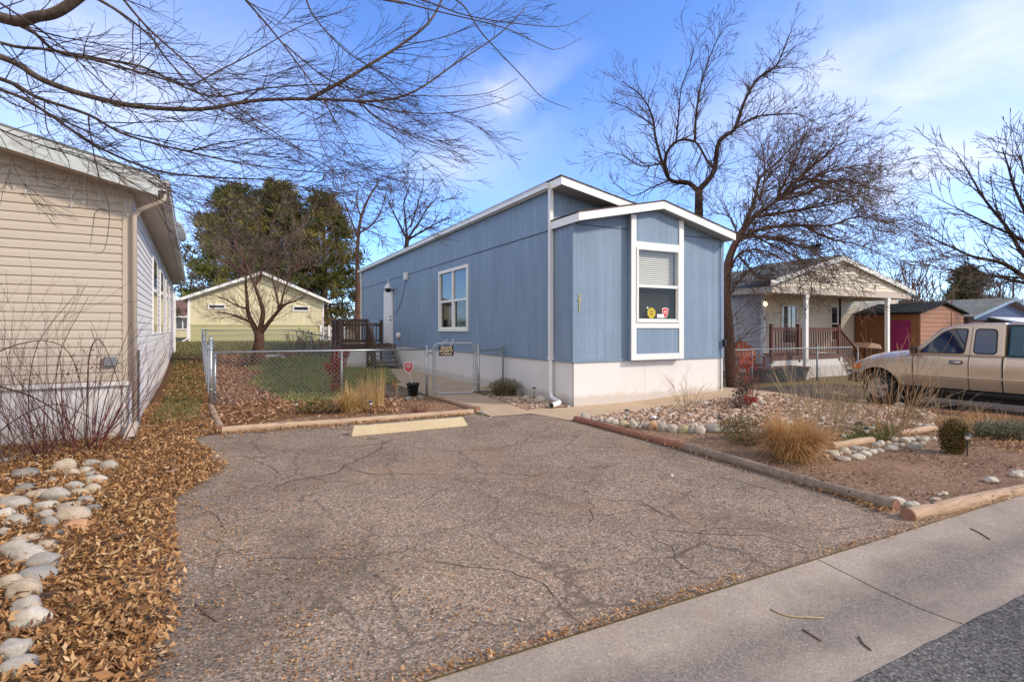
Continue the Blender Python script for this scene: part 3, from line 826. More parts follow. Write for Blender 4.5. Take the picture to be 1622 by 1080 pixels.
# fascia / rake boards
def rake(mb, u0, z0, u1, z1, v, d=0.16, t=0.03):
    mb.hexa([(u0, v-t, z0-d), (u1, v-t, z1-d), (u1, v, z1-d), (u0, v, z0-d)], [(u0, v-t, z0), (u1, v-t, z1), (u1, v, z1), (u0, v, z0)])
rake(mb, -0.08, RZ(-.08)-.001, 4.28, RZ(4.28)-.001, 0.33)
rake(mb, -0.075, EZ(-.075)-.001, 2.08, EZ(2.08)-.001, -0.27); rake(mb, 2.08, EZ(2.08)-.001, 4.235, EZ(4.235)-.001, -0.27)
mb.box(-0.078, -0.268, 3.60, -0.052, 0.70, 3.755)
mb.box(4.21, -0.268, 3.555, 4.235, 0.75, 3.715)
mb.box(-0.078, 0.332, 4.44, -0.052, 19.5, 4.60)
mb.build('fascia', M['white'], EX)
mb = MB()    # soffits
slab(mb, [(-0.05,-0.268,3.612), (2.08,-0.268,4.057), (2.08,-0.002,4.057), (-0.05,-0.002,3.612)], 0.008)
slab(mb, [(2.08,-0.268,4.057), (4.21,-0.268,3.568), (4.21,-0.002,3.568), (2.08,-0.002,4.057)], 0.008)
slab(mb, [(-0.05,0.332,RZ(-.05)-.158), (4.2,0.332,RZ(4.2)-.158), (4.2,0.748,RZ(4.2)-.158), (-0.05,0.748,RZ(-.05)-.158)], 0.008)
mb.build('soffit', pm('grey soffit paint', (0.30,0.31,0.32), 0.05, 3, 0.7), EX)  # one even mid grey for all soffits
mb = MB()    # gutter: open trough
for a, b, c, d in ((-0.17, 4.455, -0.08, 4.465), (-0.172, 4.455, -0.160, 4.560), (-0.09, 4.466, -0.081, 4.57)):
    mb.box(a, 0.75, b, c, 19.5, d)
mb.box(-0.185, 0.75, 4.548, -0.1605, 19.5, 4.566); mb.box(-0.172, 0.742, 4.452, -0.08, 0.749, 4.568); mb.box(-0.172, 19.5, 4.452, -0.08, 19.507, 4.568)
mb.build('gutter', M['whitemetal'], EX)
ds = MB(); ds.smooth = False
ds.box(-0.105, 0.70, 0.93, -0.02, 0.775, 4.452)
ds.box(-0.115, 0.69, 0.90, -0.012, 0.785, 0.95)
e = ds.build('downspout', M['whitemetal'], EX)
ds = MB(); ds.smooth = True
ds.tube([(-0.065,0.737,0.90), (-0.065,0.737,0.26), (-0.066,0.72,0.17), (-0.075,0.65,0.115), (-0.10,0.50,0.10), (-0.13,0.34,0.088), (-0.19,0.21,0.082), (-0.30,0.11,0.078), (-0.52,-0.03,0.075)], [0.042,0.042,0.044,0.046,0.048,0.048,0.05,0.05,0.05], 16, cap=False)
ds.build('drain_pipe', M['whitemetal'], e)
mb = MB(); mb.smooth = True; mb.cyl((-0.515,-0.027,0.075), (-0.50,-0.017,0.075), 0.046, 16); mb.build('pipe_mouth', M['blackplastic'], e)
ds = MB(); ds.box(-0.105, 19.1, 0.5, -0.02, 19.17, 4.452); ds.build('downspout', M['whitemetal'], EX)
# window bay
mb = MB()
FRONT.box(mb, 1.346, b0, B0+0.01, extz(1.40)-0.004, 0.0, 0.119); FRONT.box(mb, b1, 2.787, B0+0.01, extz(2.75)-0.004, 0.0, 0.119)
FRONT.box(mb, b0, b1, 3.24, 3.905, 0.0, 0.119); FRONT.box(mb, b0, b1, B0+0.01, 1.67, 0.0, 0.119)
FRONT.prism(mb, [(b0, 3.905), (b1, 3.905), (b1, extz(b1)-.01), (2.08, 4.05), (b0, extz(b0)-.01)], 0.001, 0.119)
BAY = mb.build('window_bay', M['blue'], EX)
mb = MB()
FRONT.box(mb, 1.340, 1.470, B0, 3.893, 0.1195, 0.142); FRONT.box(mb, 2.663, 2.793, B0, 3.90, 0.1195, 0.142)
for z0, z1 in ((3.235, 3.352), (1.556, 1.675), (B0, 1.018)): FRONT.box(mb, 1.470, 2.663, z0, z1, 0.1195, 0.139)
mb.build('bay_trim', M['white'], BAY)
def double_hung(thing, wp, s0, s1, z0, z1, rail, o, name='window', fw=0.045):
    mb = MB()
    for a, b, c, d in ((s0, s0+fw, z0, z1), (s1-fw, s1, z0, z1), (s0+fw, s1-fw, z0, z0+fw), (s0+fw, s1-fw, z1-fw, z1)):
        wp.box(mb, a, b, c, d, o-0.09, o+0.02)
    wp.box(mb, s0+fw, s1-fw, rail-0.03, rail+0.03, o-0.05, o+0.008)
    wp.box(mb, s1-fw-0.03, s1-fw, z0+fw, rail-0.03, o-0.05, o-0.015); wp.box(mb, s0+fw, s0+fw+0.02, z0+fw, rail-0.03, o-0.05, o-0.015)
    wp.box(mb, s0+fw+.02, s1-fw-.03, z0+fw, z0+fw+0.03, o-0.05, o-0.015)
    f = mb.build(name, M['white'], thing)
    mb = MB(); wp.sheet(mb, s0+fw, s1-fw, rail+0.03, z1-fw, o-0.02); mb.mi = 1; wp.sheet(mb, s0+fw+.02, s1-fw-.03, z0+fw+.03, rail-0.03, o-0.04)
    mb.build('pane', [M['pane'], M['screen']], f)
    mb = MB(); blinds(mb, wp, s0+fw+.02, s1-fw-.02, z0+fw+0.02, rail, o-0.12, 0.043, 0.45); blinds(mb, wp, s0+fw+.02, s1-fw-.02, rail, z1-fw, o-0.12, 0.043, 1.15)
    mb.build('blind', M['blind'], f)
    return f
WF = double_hung(EX, FRONT, 1.471, 2.662, 1.676, 3.234, 2.435, 0.142)
# stickers on the lower pane
def ngon(wp, cs, cz, r, n, o, t=0.002, sx=1.0, rot=0.0):
    return [(cs + r*sx*math.cos(2*math.pi*k/n+rot), cz + r*math.sin(2*math.pi*k/n+rot)) for k in range(n)]
def shield(cs, cz, w, hh):
    pts = [(-.5,.42), (-.25,.47), (0,.5), (.25,.47), (.5,.42), (.5,.05), (.38,-.22), (.2,-.4), (0,-.5), (-.2,-.4), (-.38,-.22), (-.5,.05)]
    return [(cs + a*w, cz + b*hh) for a, b in pts][::-1]
mb = MB()
so = 0.142-0.037
FRONT.prism(mb, ngon(FRONT, 1.905, 1.875, 0.115, 8, so, rot=math.pi/8), so, so+0.0015)
mb.mi = 1
for zz, ww in ((1.92, .11), (1.885, .13), (1.85, .10), (1.82, .12)): FRONT.box(mb, 1.905-ww/2, 1.905+ww/2, zz, zz+.012, so+0.0016, so+0.0024)
mb.mi = 2; FRONT.prism(mb, shield(2.29, 1.885, 0.17, 0.22), so, so+0.0013)
mb.mi = 3; FRONT.prism(mb, shield(2.29, 1.885, 0.145, 0.19), so+0.0014, so+0.0022)
mb.mi = 2
for zz, ww in ((1.925, .08), (1.895, .10), (1.865, .07)): FRONT.box(mb, 2.29-ww/2, 2.29+ww/2, zz, zz+.01, so+0.0023, so+0.0030)
FRONT.box(mb, 2.06, 2.25, 1.775, 1.855, so+0.003, so+0.0042)
mb.mi = 2; FRONT.prism(mb, ngon(FRONT, 1.80, 1.985, 0.022, 10, so), so, so+0.0015)
mb.build('window_stickers', [M['stickeryellow'], M['signblack'], M['signwhite'], M['signred']], WF)
# side window, two double hung units
mb = MB(); fo = 0.02
for a, b, c, d in ((w0-.06, w0+.035, wz0-.06, wz1+.06), (w1-.035, w1+.06, wz0-.06, wz1+.06), (w0+.035, w1-.035, wz0-.06, wz0+.03), (w0+.035, w1-.035, wz1-.03, wz1+.06)):
    SIDE.box(mb, a, b, c, d, -0.04, fo+0.02)
wm = (w0+w1)/2
SIDE.box(mb, wm-.055, wm+.055, wz0+.03, wz1-.03, -0.05, fo)
rz = 2.40
for a, b in ((w0+.035, wm-.055), (wm+.055, w1-.035)):
    SIDE.box(mb, a, b, rz-.03, rz+.03, -0.05, fo-.012)
    SIDE.box(mb, a, a+.03, wz0+.03, rz-.03, -0.06, -.012); SIDE.box(mb, b-.03, b, wz0+.03, rz-.03, -0.06, -.012); SIDE.box(mb, a+.03, b-.03, wz0+.03, wz0+.07, -0.06, -.012)
f = mb.build('window', M['white'], EX)
mb = MB()
for a, b in ((w0+.035, wm-.055), (wm+.055, w1-.035)):
    SIDE.sheet(mb, a, b, rz+.03, wz1-.03, -0.018); mb.mi = 1; SIDE.sheet(mb, a+.03, b-.03, wz0+.07, rz-.03, -0.043); mb.mi = 0
mb.build('pane', [M['pane'], M['screen']], f)
mb = MB(); blinds(mb, SIDE, w0+.05, wm-.06, wz0+.05, wz1-.04, -0.15, 0.05, 0.5); blinds(mb, SIDE, wm+.06, w1-.05, wz0+.05, wz1-.04, -0.15, 0.05, 0.5)
mb.build('blind', pm('dark window blind', (0.20,0.19,0.17), 0.05, 6, 0.6), f)  # darker slats than the front window's blind
# dark rooms behind the glass
mb = MB()
mb.box(0.35, 4.7, 1.3, 0.37, 8.2, 3.5); mb.box(0.1, 8.2, 1.3, 0.37, 8.22, 3.5); mb.build('interior_wall', M['room'], EX)
mb = MB(); mb.box(1.2, 0.45, 1.5, 2.95, 0.47, 3.4); mb.box(1.1, 0.11, 1.5, 1.12, 0.46, 3.4); mb.build('interior_wall', M['room'], EX)
# door on the side with trim
mb = MB(); d0, d1 = sv(14.55), sv(13.35)
SIDE.box(mb, d0, d1, 0.96, 3.14, -0.02, 0.045)
DOOR = mb.build('door', M['white'], EX, bevel=0.006)
mb = MB(); SIDE.box(mb, d0-.07, d0-.002, 0.93, 3.2, 0, 0.06); SIDE.box(mb, d1+.002, d1+.07, 0.93, 3.2, 0, 0.06); SIDE.box(mb, d0-.002, d1+.002, 3.145, 3.2, 0, 0.06)
for z0, z1 in ((1.15, 1.75), (1.95, 2.9)): 
    SIDE.box(mb, d0+.2, d1-.2, z0, z0+.02, 0.0455, 0.055); SIDE.box(mb, d0+.2, d1-.2, z1, z1+.02, 0.0455, 0.055)
mb.build('door_trim', M['white'], DOOR)
for z, nm in ((1.92, 'handle'), (2.08, 'door_lock')):
    mb = MB(); mb.smooth = True; mb.ball(SIDE.pt(d1-.10, z, 0.075), .035, .035, .035, 10, 8); mb.build(nm, M['darkmetal'], DOOR)
# porch lamp, meter box, dryer vent, hose bib, cable
mb = MB(); mb.smooth = True; c = SIDE.pt(sv(13.25), 3.25, 0.22)
mb.lathe([(0.0,0.42), (0.012,0.40), (0.018,0.20), (0.05,0.14), (0.12,0.06), (0.17,-0.02), (0.16,-0.04)], c, 16)
mb.mi = 1; mb.lathe([(0.16,-0.04), (0.10,-0.05), (0.10,-0.17), (0.0,-0.20)], c, 14); mb.tube([SIDE.pt(sv(13.25),3.15,0.0), SIDE.pt(sv(13.25),3.15,0.12)], 0.03, 8)
mb.build('porch_lamp', [M['whitemetal'], M['darkmetal']], EX)
mb = MB(); SIDE.box(mb, sv(11.35), sv(11.15), 3.42, 3.70, 0.0, 0.12); mb.build('junction_box', M['whitemetal'], EX, bevel=0.01)
mb = MB(); mb.smooth = True; mb.tube([SIDE.pt(sv(11.4),3.42,.02), SIDE.pt(sv(11.6),3.1,.02), SIDE.pt(sv(12.0),2.6,.02), SIDE.pt(sv(12.9),2.1,.02)], 0.008, 5); mb.build('cable', M['darkmetal'], EX)
mb = MB(); mb.smooth = True; c = SIDE.pt(sv(12.3), 1.29, 0.05); mb.ball(c, 0.10, 0.12, 0.12, 14, 8); mb.build('dryer_vent', M['white'], EX)
mb = MB(); mb.box(4.12, -0.10, 1.13, 4.17, -0.02, 1.30); mb.build('outlet_box', M['darkmetal'], EX, bevel=.006)
mb = MB(); mb.smooth = True; mb.tube([(4.06,-0.03,3.5), (4.06,-0.03,0.15)], 0.010, 6); mb.build('conduit', M['bluetrim'], EX)

def text_obj(s, size, mat, parent, mtx, name='lettering', extrude=0.002, align='CENTER', bold=0.0):
    cu = bpy.data.curves.new(name, 'FONT'); cu.body = s; cu.size = size; cu.extrude = extrude; cu.align_x = align; cu.align_y = 'CENTER'; cu.offset = bold
    tmp = bpy.data.objects.new('tmp_text', cu); COL.objects.link(tmp)
    dg = bpy.context.evaluated_depsgraph_get(); me = bpy.data.meshes.new_from_object(tmp.evaluated_get(dg))
    bpy.data.objects.remove(tmp); me.transform(mtx)
    off = OFF.get(parent.name, Vector((0,0,0))); me.transform(Matrix.Translation(-off))
    me.materials.clear(); me.materials.append(mat); me.name = name
    o = bpy.data.objects.new(name, me); COL.objects.link(o); o.parent = parent; OFF[o.name] = off
    return o
RX = Matrix.Rotation(R(90), 4, 'X')
for k, ch in enumerate('271'):
    text_obj(ch, 0.15, M['brass'], EX, Matrix.Translation((0.14, -0.008, 2.165-0.118*k)) @ RX, 'house_number', 0.004, bold=0.004)

# ---------------------------------------------------------------- dark wooden porch deck and stair at the side door
DK = empty('wooden_deck', (-1.1, 13.8, 0.1), 'dark weathered wooden deck with railing and open stair at the white side door', 'deck')
mb = MB(); 
for k in range(13): mb.box(-2.15+k*0.165, 13.0, 0.90, -2.15+k*0.165+0.155, 14.9, 0.93)
mb.box(-2.17, 12.955, 0.72, -0.03, 12.995, 0.90); mb.box(-2.17, 13.0, 0.72, -2.13, 14.9, 0.90)
mb.build('platform', M['deckdark'], DK)
mb = MB(); mb.box(-2.10, 12.93, -0.1, -1.14, 12.953, 0.70); mb.box(-2.12, 13.0, -0.1, -2.10, 14.9, 0.70); mb.build('skirting', M['skirt'], DK)
def railing(name, par, a, b, zt, zb, n, mat, posts=True, pw=0.09, F=None, ba=0.035):
    mb = MB(); a = Vector(a); b = Vector(b)
    mb.bar(a + Vector((0,0,zt)), b + Vector((0,0,zt)), 0.10, 0.04); mb.bar(a + Vector((0,0,zt-.07)), b + Vector((0,0,zt-.07)), 0.04, 0.08); mb.bar(a + Vector((0,0,zb)), b + Vector((0,0,zb)), 0.04, 0.08)
    for i in range(n):
        p = a.lerp(b, (i+.5)/n); mb.bar(p + Vector((0,0,zb+.04)), p + Vector((0,0,zt-.11)), ba, ba, (1,0,0))
    return mb.build(name, mat, par)
railing('railing', DK, (-2.12,12.99,0.93), (-1.16,12.99,0.93), 1.0, 0.12, 8, M['deckdark'])
railing('railing', DK, (-2.12,13.05,0.93), (-2.12,14.85,0.93), 1.0, 0.12, 13, M['deckdark'])
railing('railing', DK, (-2.12,14.87,0.93), (-0.1,14.87,0.93), 0.86, 0.12, 14, M['deckdark'])
for p in ((-2.13,12.96), (-1.13,12.96), (-2.13,14.87), (-0.1,14.87), (-2.13, 13.9)):
    mb = MB(); mb.box(p[0]-.05, p[1]-.05, 0.0, p[0]+.05, p[1]+.05, 1.95); mb.build('post', M['deckdark'], DK)
st0, st1 = 11.75, 12.95
for s, nm in ((-1.10, 'stringer'), (-0.14, 'stringer')):
    mb = MB(); mb.hexa([(s-.02, st0-.1, 0.0), (s+.02, st0-.1, 0.0), (s+.02, st0+.15, 0.0), (s-.02, st0+.15, 0.0)], [(s-.02, st1-.1, 0.90), (s+.02, st1-.1, 0.90), (s+.02, st1, 0.66), (s-.02, st1, 0.66)])
    mb.build(nm, M['deckdark'] if s < -1 else M['tread'], DK)
for k in range(5):
    z = 0.16 + 0.155*k; y = st0 + 0.24*k
    mb = MB(); mb.box(-1.07, y-.02, z, -0.17, y+.12, z+.035); mb.box(-1.07, y+.13, z, -0.17, y+.26, z+.035); mb.build('tread', M['tread'], DK)
mb = MB(); a = Vector((-1.13, st0-.05, 0.10)); b = Vector((-1.13, 12.90, 0.93))
mb.bar(a + Vector((0,0,.95)), b + Vector((0,0,.98)), 0.09, 0.05); mb.bar(a + Vector((0,0,.10)), b + Vector((0,0,.12)), 0.04, 0.08)
for i in range(8):
    p = a.lerp(b, (i+.5)/8); mb.bar(p + Vector((0,0,.12)), p + Vector((0,0,.95)), 0.035, 0.035, (1,0,0))
mb.bar(a + Vector((0,0,-.1)), a + Vector((0,0,.98)), .08, .08, (1,0,0))
mb.build('stair_railing', M['deckdark'], DK)

# ---------------------------------------------------------------- left beige house
LF = Frame((-7.22, 0.41, 0), R(3.0))
LH = empty('beige_mobile_home', LF((0,0,0)), 'beige vinyl sided mobile home at the left edge behind the red stemmed bush', 'house')
thing_F[LH.name] = LF
LFR = WP((-8.4, 0), (0, 0)); LRI = WP((0, 0), (0, 18.0))
def inv(z):
    r = max(0.0, (z - 3.50)/0.25); return (r, 8.4 - r)
mb = MB(LF)
LFR.prism(mb, [(0, 0.80), (8.4, 0.80), (8.4, 3.5), (4.2, 4.55), (0, 3.5)], -0.12, -0.002)
siding(mb, LFR, 0, 8.4-0.09, 0.82, 4.50, 0.118, 0.016, inv)
mb.build('wall', M['beige'], LH, label='front wall of long beige lap siding')
mb = MB(LF)
LRI.box(mb, 0, 18, 0.80, 3.5, -0.12, -0.002)
siding(mb, LRI, 0.10, 18, 0.82, 3.47, 0.118, 0.016)
mb.build('wall', M['paleside'], LH, label='long side wall of pale grey lap siding')
mb = MB(LF)
LFR.box(mb, 8.4-.09, 8.4+.02, 0.78, 3.5, -0.01, 0.022); LRI.box(mb, -0.02, 0.095, 0.78, 3.47, -0.01, 0.022)
mb.build('corner_trim', M['beigetrim'], LH)
mb = MB(LF)
LFR.box(mb, 0, 8.38, -0.1, 0.775, -0.1, -0.02)
for k in range(55): LFR.box(mb, 8.30-k*0.15, 8.30-k*0.15+0.06, -0.1, 0.74, -0.021, -0.012)
LFR.box(mb, 0, 8.41, 0.745, 0.80, -0.03, 0.035)
LRI.box(mb, 0.0, 18, -0.2, 0.775, -0.1, -0.025); LRI.box(mb, 0.03, 18, 0.745, 0.80, -0.03, 0.03)
for k in range(15): LRI.box(mb, 0.5+k*1.2, 0.515+k*1.2, -0.1, 0.74, -0.026, -0.018)
mb.build('skirting', M['skirt'], LH)
mb = MB(LF)   # roof planes
for sgn in (1, -1):
    xa, xb = (0.36, -4.2) if sgn == 1 else (-8.76, -4.2)
    za = 3.64; zb = 3.64 + 0.25*4.56
    a = [(xa,-0.34,za), (xb,-0.34,zb), (xb,18.3,zb), (xa,18.3,za)]
    slab(mb, a if sgn == 1 else a[::-1], 0.03)
mb.build('roof', M['shingle_grey'], LH)
mb = MB(LF)
for xa, xb in ((0.34, -4.2), (-8.74, -4.2)):
    za, zb = 3.635, 3.635+0.25*4.54
    mb.hexa([(xa,-0.36,za-.255), (xb,-0.36,zb-.255), (xb,-0.33,zb-.255), (xa,-0.33,za-.255)], [(xa,-0.36,za), (xb,-0.36,zb), (xb,-0.33,zb), (xa,-0.33,za)])
mb.build('rake_board', pm('weathered pale fascia', (0.52,0.56,0.54), 0.1, 4, 0.7, 0.1, dirt=(0.28,0.20,0.15)), LH)
mb = MB(LF)
mb.box(0.0, -0.32, 3.455, 0.33, 18.2, 3.47)
mb.hexa([(0.0,-0.32,3.47), (-4.2,-0.32,4.52), (-4.2,-0.002,4.52), (0.0,-0.002,3.47)], [(0.0,-0.32,3.485), (-4.2,-0.32,4.535), (-4.2,-0.002,4.535), (0.0,-0.002,3.485)])
for k in range(120): mb.box(0.02, -0.3+k*0.154, 3.450, 0.32, -0.3+k*0.154+.012, 3.4548)
mb.build('soffit', M['beigetrim'], LH)
mb = MB(LF)
mb.box(0.34, -0.33, 3.47, 0.355, 18.2, 3.62); mb.box(0.355, -0.33, 3.47, 0.46, 18.2, 3.482); mb.box(0.455, -0.33, 3.482, 0.467, 18.2, 3.61)
mb.box(0.467, -0.33, 3.59, 0.48, 18.2, 3.615); mb.box(0.34, -0.337, 3.465, 0.48, -0.331, 3.617)
mb.build('gutter', pm('dirty white gutter', (0.52,0.51,0.48), 0.15, 3, 0.55, dirt=(0.20,0.17,0.14)), LH)
mb = MB(LF); mb.smooth = True
mb.tube([(0.41,-0.22,3.475), (0.40,-0.22,3.36), (0.34,-0.20,3.31), (0.12,-0.08,3.22), (0.05,-0.06,3.12), (0.05,-0.06,0.18)], 0.034, 8)
mb.smooth = False; mb.bar((0.05,-0.07,0.2), (0.0,-0.45,0.03), 0.10, 0.07)
mb.build('downspout', M['beigetrim'], LH)
mb = MB(LF); mb.box(0.02, 17.8, 0.1, 0.10, 17.88, 3.3); mb.bar((0.06,17.84,3.3), (0.42,17.95,3.48), .07, .07); mb.bar((0.06,17.8,0.15), (0.5,17.3,0.05), .08, .08); mb.build('downspout', M['whitemetal'], LH)
for a, b in ((4.4, 5.9), (7.3, 8.8), (10.6, 11.8), (13.6, 14.8)):
    window(LH, LRI, a, b, 1.42, 3.10, 0.05, 0.036, 1, 2.2, 'white', 'darkglass', recess=0.019)
mb = MB(LF); LFR.box(mb, 8.4-.30, 8.4-.16, 1.02, 1.15, 0.0, 0.07); mb.build('outlet_box', M['galvdark'], LH, bevel=.008)
# satellite dish at the eave
dz = W(282, 367, 15.0)
SD = empty('satellite_dish', (dz.x-.1, dz.y, 3.68), 'small grey satellite dish above the long eave of the beige house', 'satellite dish')
mb = MB(); mb.smooth = True
axis = Vector((0.75, 0.45, 0.35)).normalized(); tq = axis.to_track_quat('Z', 'Y')
rings = []
for i in range(7):
    r = 0.30*i/6; rings.append((r, 0.25*r*r*2))
vs = []; n = 20
for r, z in rings:
    for k in range(n): vs.append(Vector(dz) + tq @ Vector((r*math.cos(2*math.pi*k/n)*.92, r*math.sin(2*math.pi*k/n), z)))
fs = [(i*n+k, i*n+(k+1) % n, (i+1)*n+(k+1) % n, (i+1)*n+k) for i in range(6) for k in range(n)]
vs2 = [v - axis*0.012 for v in vs]
mb.add(vs + vs2, fs + [tuple(q + len(vs) for q in reversed(f)) for f in fs] + [(6*n+k, 6*n+(k+1) % n, len(vs)+6*n+(k+1) % n, len(vs)+6*n+k) for k in range(n)])
mb.build('reflector', pm('grey dish paint', (0.50,0.52,0.54), 0.05, 5, 0.4), SD)
mb = MB(); mb.tube([(dz.x-.1, dz.y, 3.68), (dz.x-.1, dz.y, dz.z-.1), tuple(Vector(dz)-axis*.02)], 0.025, 8); mb.tube([tuple(Vector(dz) - Vector((0,0,.38))), tuple(Vector(dz)+axis*0.32)], 0.012, 6); mb.build('mast', M['galvdark'], SD)

# ---------------------------------------------------------------- pale yellow house at the back
YF = Frame((-8.2, 28.4, 0.78), 0)
YH = empty('yellow_house', YF((3.8,0,-0.0)), 'pale yellow house with two slit windows and olive lower siding behind the yard tree', 'house')
thing_F[YH.name] = YF
YW = WP((0, 0), (7.66, 0)); pk = (3.95, 4.25)
mb = MB(YF)
YW.prism(mb, [(0, 1.02), (7.66, 1.02), (7.66, 2.66), (pk[0], pk[1]), (0, 2.66)], -0.15, 0)
mb.box(0, 0.15, 0, 0.12, 13, 2.66); mb.box(7.54, 0.15, 0, 7.66, 13, 2.66)
mb.build('wall', M['yellow'], YH)
mb = MB(YF); YW.box(mb, 0, 7.66, -0.2, 1.0, -0.15, 0.0); siding(mb, YW, 0, 7.66, 0.0, 1.0, 0.15, 0.03); YW.box(mb, -0.02, 7.68, 1.0, 1.05, -0.1, 0.04)
mb.build('lower_siding', M['olive'], YH)
mb = MB(YF)
for xa, za, xb, zb in ((-0.35, 2.62, pk[0], 4.36), (8.01, 2.62, pk[0], 4.36)):
    a = [(xa,-0.4,za), (xb,-0.4,zb), (xb,13.3,zb), (xa,13.3,za)]; slab(mb, a if xa < xb else a[::-1], 0.04)
mb.build('roof', M['shingle_grey'], YH)
mb = MB(YF)
for xa, za, xb, zb in ((-0.35, 2.615, pk[0], 4.355), (8.01, 2.615, pk[0], 4.355)):
    mb.hexa([(xa,-0.44,za-.17), (xb,-0.44,zb-.17), (xb,-0.41,zb-.17), (xa,-0.41,za-.17)], [(xa,-0.44,za), (xb,-0.44,zb), (xb,-0.41,zb), (xa,-0.41,za)])
mb.box(-0.45, -0.4, 2.50, -0.36, 13.2, 2.63); mb.box(8.02, -0.4, 2.50, 8.10, 13.2, 2.63)
mb.build('rake_board', M['white'], YH)
for q0, q1 in ((0.0, 0.1), (7.56, 7.66)):
    mb = MB(YF); YW.box(mb, q0, q1, 0, 2.6, 0.002, 0.03); mb.build('corner_trim', M['white'], YH)
mb = MB(YF); mb.tube([(0.0,-0.1,2.5), (-0.05,-0.1,0.2), (-0.3,-0.3,0.05)], .045, 6); mb.build('downspout', M['white'], YH)
window(YH, YW, 1.0, 1.95, 1.98, 2.30, 0.08, 0.05, 1, None, 'white')
window(YH, YW, 5.75, 6.75, 1.92, 2.28, 0.08, 0.05, 1, None, 'white')

def simple_house(name, label, F, w, d, z0, ze, zp, wall, roof, ridge='y', over=0.35, fas='white', group=None):
    """gabled house; ridge along local y (gable to the front) or along x (eave to the front)"""
    H = empty(name, F((w/2, d/2, z0)), label, 'house', group); thing_F[H.name] = F
    mb = MB(F)
    if ridge == 'y':
        mb.prism([(0,0,z0), (w,0,z0), (w,0,ze), (w/2,0,zp), (0,0,ze)], (0,d,0))
    else:
        mb.prism([(0,0,z0), (0,0,ze), (0,d/2,zp), (0,d,ze), (0,d,z0)], (w,0,0))
    mb.build('wall', M[wall], H)
    mb = MB(F); o_ = over
    if ridge == 'y':
        sl = (zp-ze)/(w/2)
        for xa, xb in ((-o_, w/2), (w+o_, w/2)):
            a = [(xa,-o_,ze+.02-sl*o_), (xb,-o_,zp+.02), (xb,d+o_,zp+.02), (xa,d+o_,ze+.02-sl*o_)]; slab(mb, a if xa < xb else a[::-1], 0.08)
    else:
        sl = (zp-ze)/(d/2)
        for ya, yb in ((-o_, d/2), (d+o_, d/2)):
            a = [(-o_,ya,ze+.02-sl*o_), (-o_,yb,zp+.02), (w+o_,yb,zp+.02), (w+o_,ya,ze+.02-sl*o_)]; slab(mb, a[::-1] if ya < yb else a, 0.08)
    mb.build('roof', M[roof], H)
    mb = MB(F)
    if ridge == 'y':
        for xa, xb in ((-o_, w/2), (w+o_, w/2)):
            za = ze-sl*o_
            mb.hexa([(xa,-o_-.03,za-.12), (xb,-o_-.03,zp-.12), (xb,-o_-.002,zp-.12), (xa,-o_-.002,za-.12)], [(xa,-o_-.03,za+.06), (xb,-o_-.03,zp+.06), (xb,-o_-.002,zp+.06), (xa,-o_-.002,za+.06)])
    else:
        mb.box(-o_, -o_-.04, ze-sl*o_-.14, w+o_, -o_-.002, ze-sl*o_+.06)
    mb.build('fascia', M[fas], H)
    return H
p = W(262, 545, 52)
FH = simple_house('far_house', 'small far house with red brown roof in the gap beside the beige house', Frame((p.x, p.y, 0.6), R(-10)), 9, 8, 0, 2.35, 3.9, 'yellow', 'shingle_red', 'x')
window(FH, WP((0,0), (9,0)), 0.8, 2.7, 0.9, 2.1, 0.12, 0.06, 3, None, 'white')
# ================================================================== the cream house on the right with its porch
ZG = -0.22
RF = Frame((12.6, 5.4, ZG), 0)
RH = empty('cream_house', RF((4.7, 3, 0)), 'cream sided house with a gabled porch roof on white posts beyond the blue house', 'house')
thing_F[RH.name] = RF
RW = WP((0, 0), (9.4, 0)); RL = WP((0, 12), (0, 0))
mb = MB(RF); mb.box(0.02, 0.02, -0.1, 9.38, 12, 3.35)
siding(mb, RW, 0.10, 9.30, 0.3, 3.38, 0.125, 0.02)
mb.prism([(0.02,0.02,3.35), (9.38,0.02,3.35), (4.7,0.02,4.6)], (0,11.9,0))
mb.build('wall', M['cream'], RH)
mb = MB(RF); siding(mb, RL, 0, 11.9, 0.3, 3.38, 0.125, 0.02); mb.build('wall', pm('grey vinyl siding', (0.48,0.46,0.44), 0.05, 3, 0.6, 0.1), RH, label='side wall in a shaded grey tone')  # side wall's shade is put into its greyer siding colour
for wp_, q0, q1 in ((RW, 0, .10), (RW, 9.3, 9.4), (RL, 11.9, 12.03), (RW, 4.85, 4.97)):
    mb = MB(RF); wp_.box(mb, q0, q1, -0.1, 3.38, -.02, 0.033); mb.build('corner_trim', M['white'], RH)
mb.build('corner_trim', M['white'], RH)
mb = MB(RF)
for xa, xb in ((-0.4, 4.7), (9.8, 4.7)):
    za, zb = 3.32, 4.72; a = [(xa,-0.25,za), (xb,-0.25,zb), (xb,12.3,zb), (xa,12.3,za)]; slab(mb, a if xa < xb else a[::-1], 0.05)
mb.build('roof', M['shingle_grey'], RH)
mb = MB(RF); mb.box(-0.42, -0.2, 3.2, -0.38, 12.2, 3.34); mb.build('eave_board', M['beigetrim'], RH)
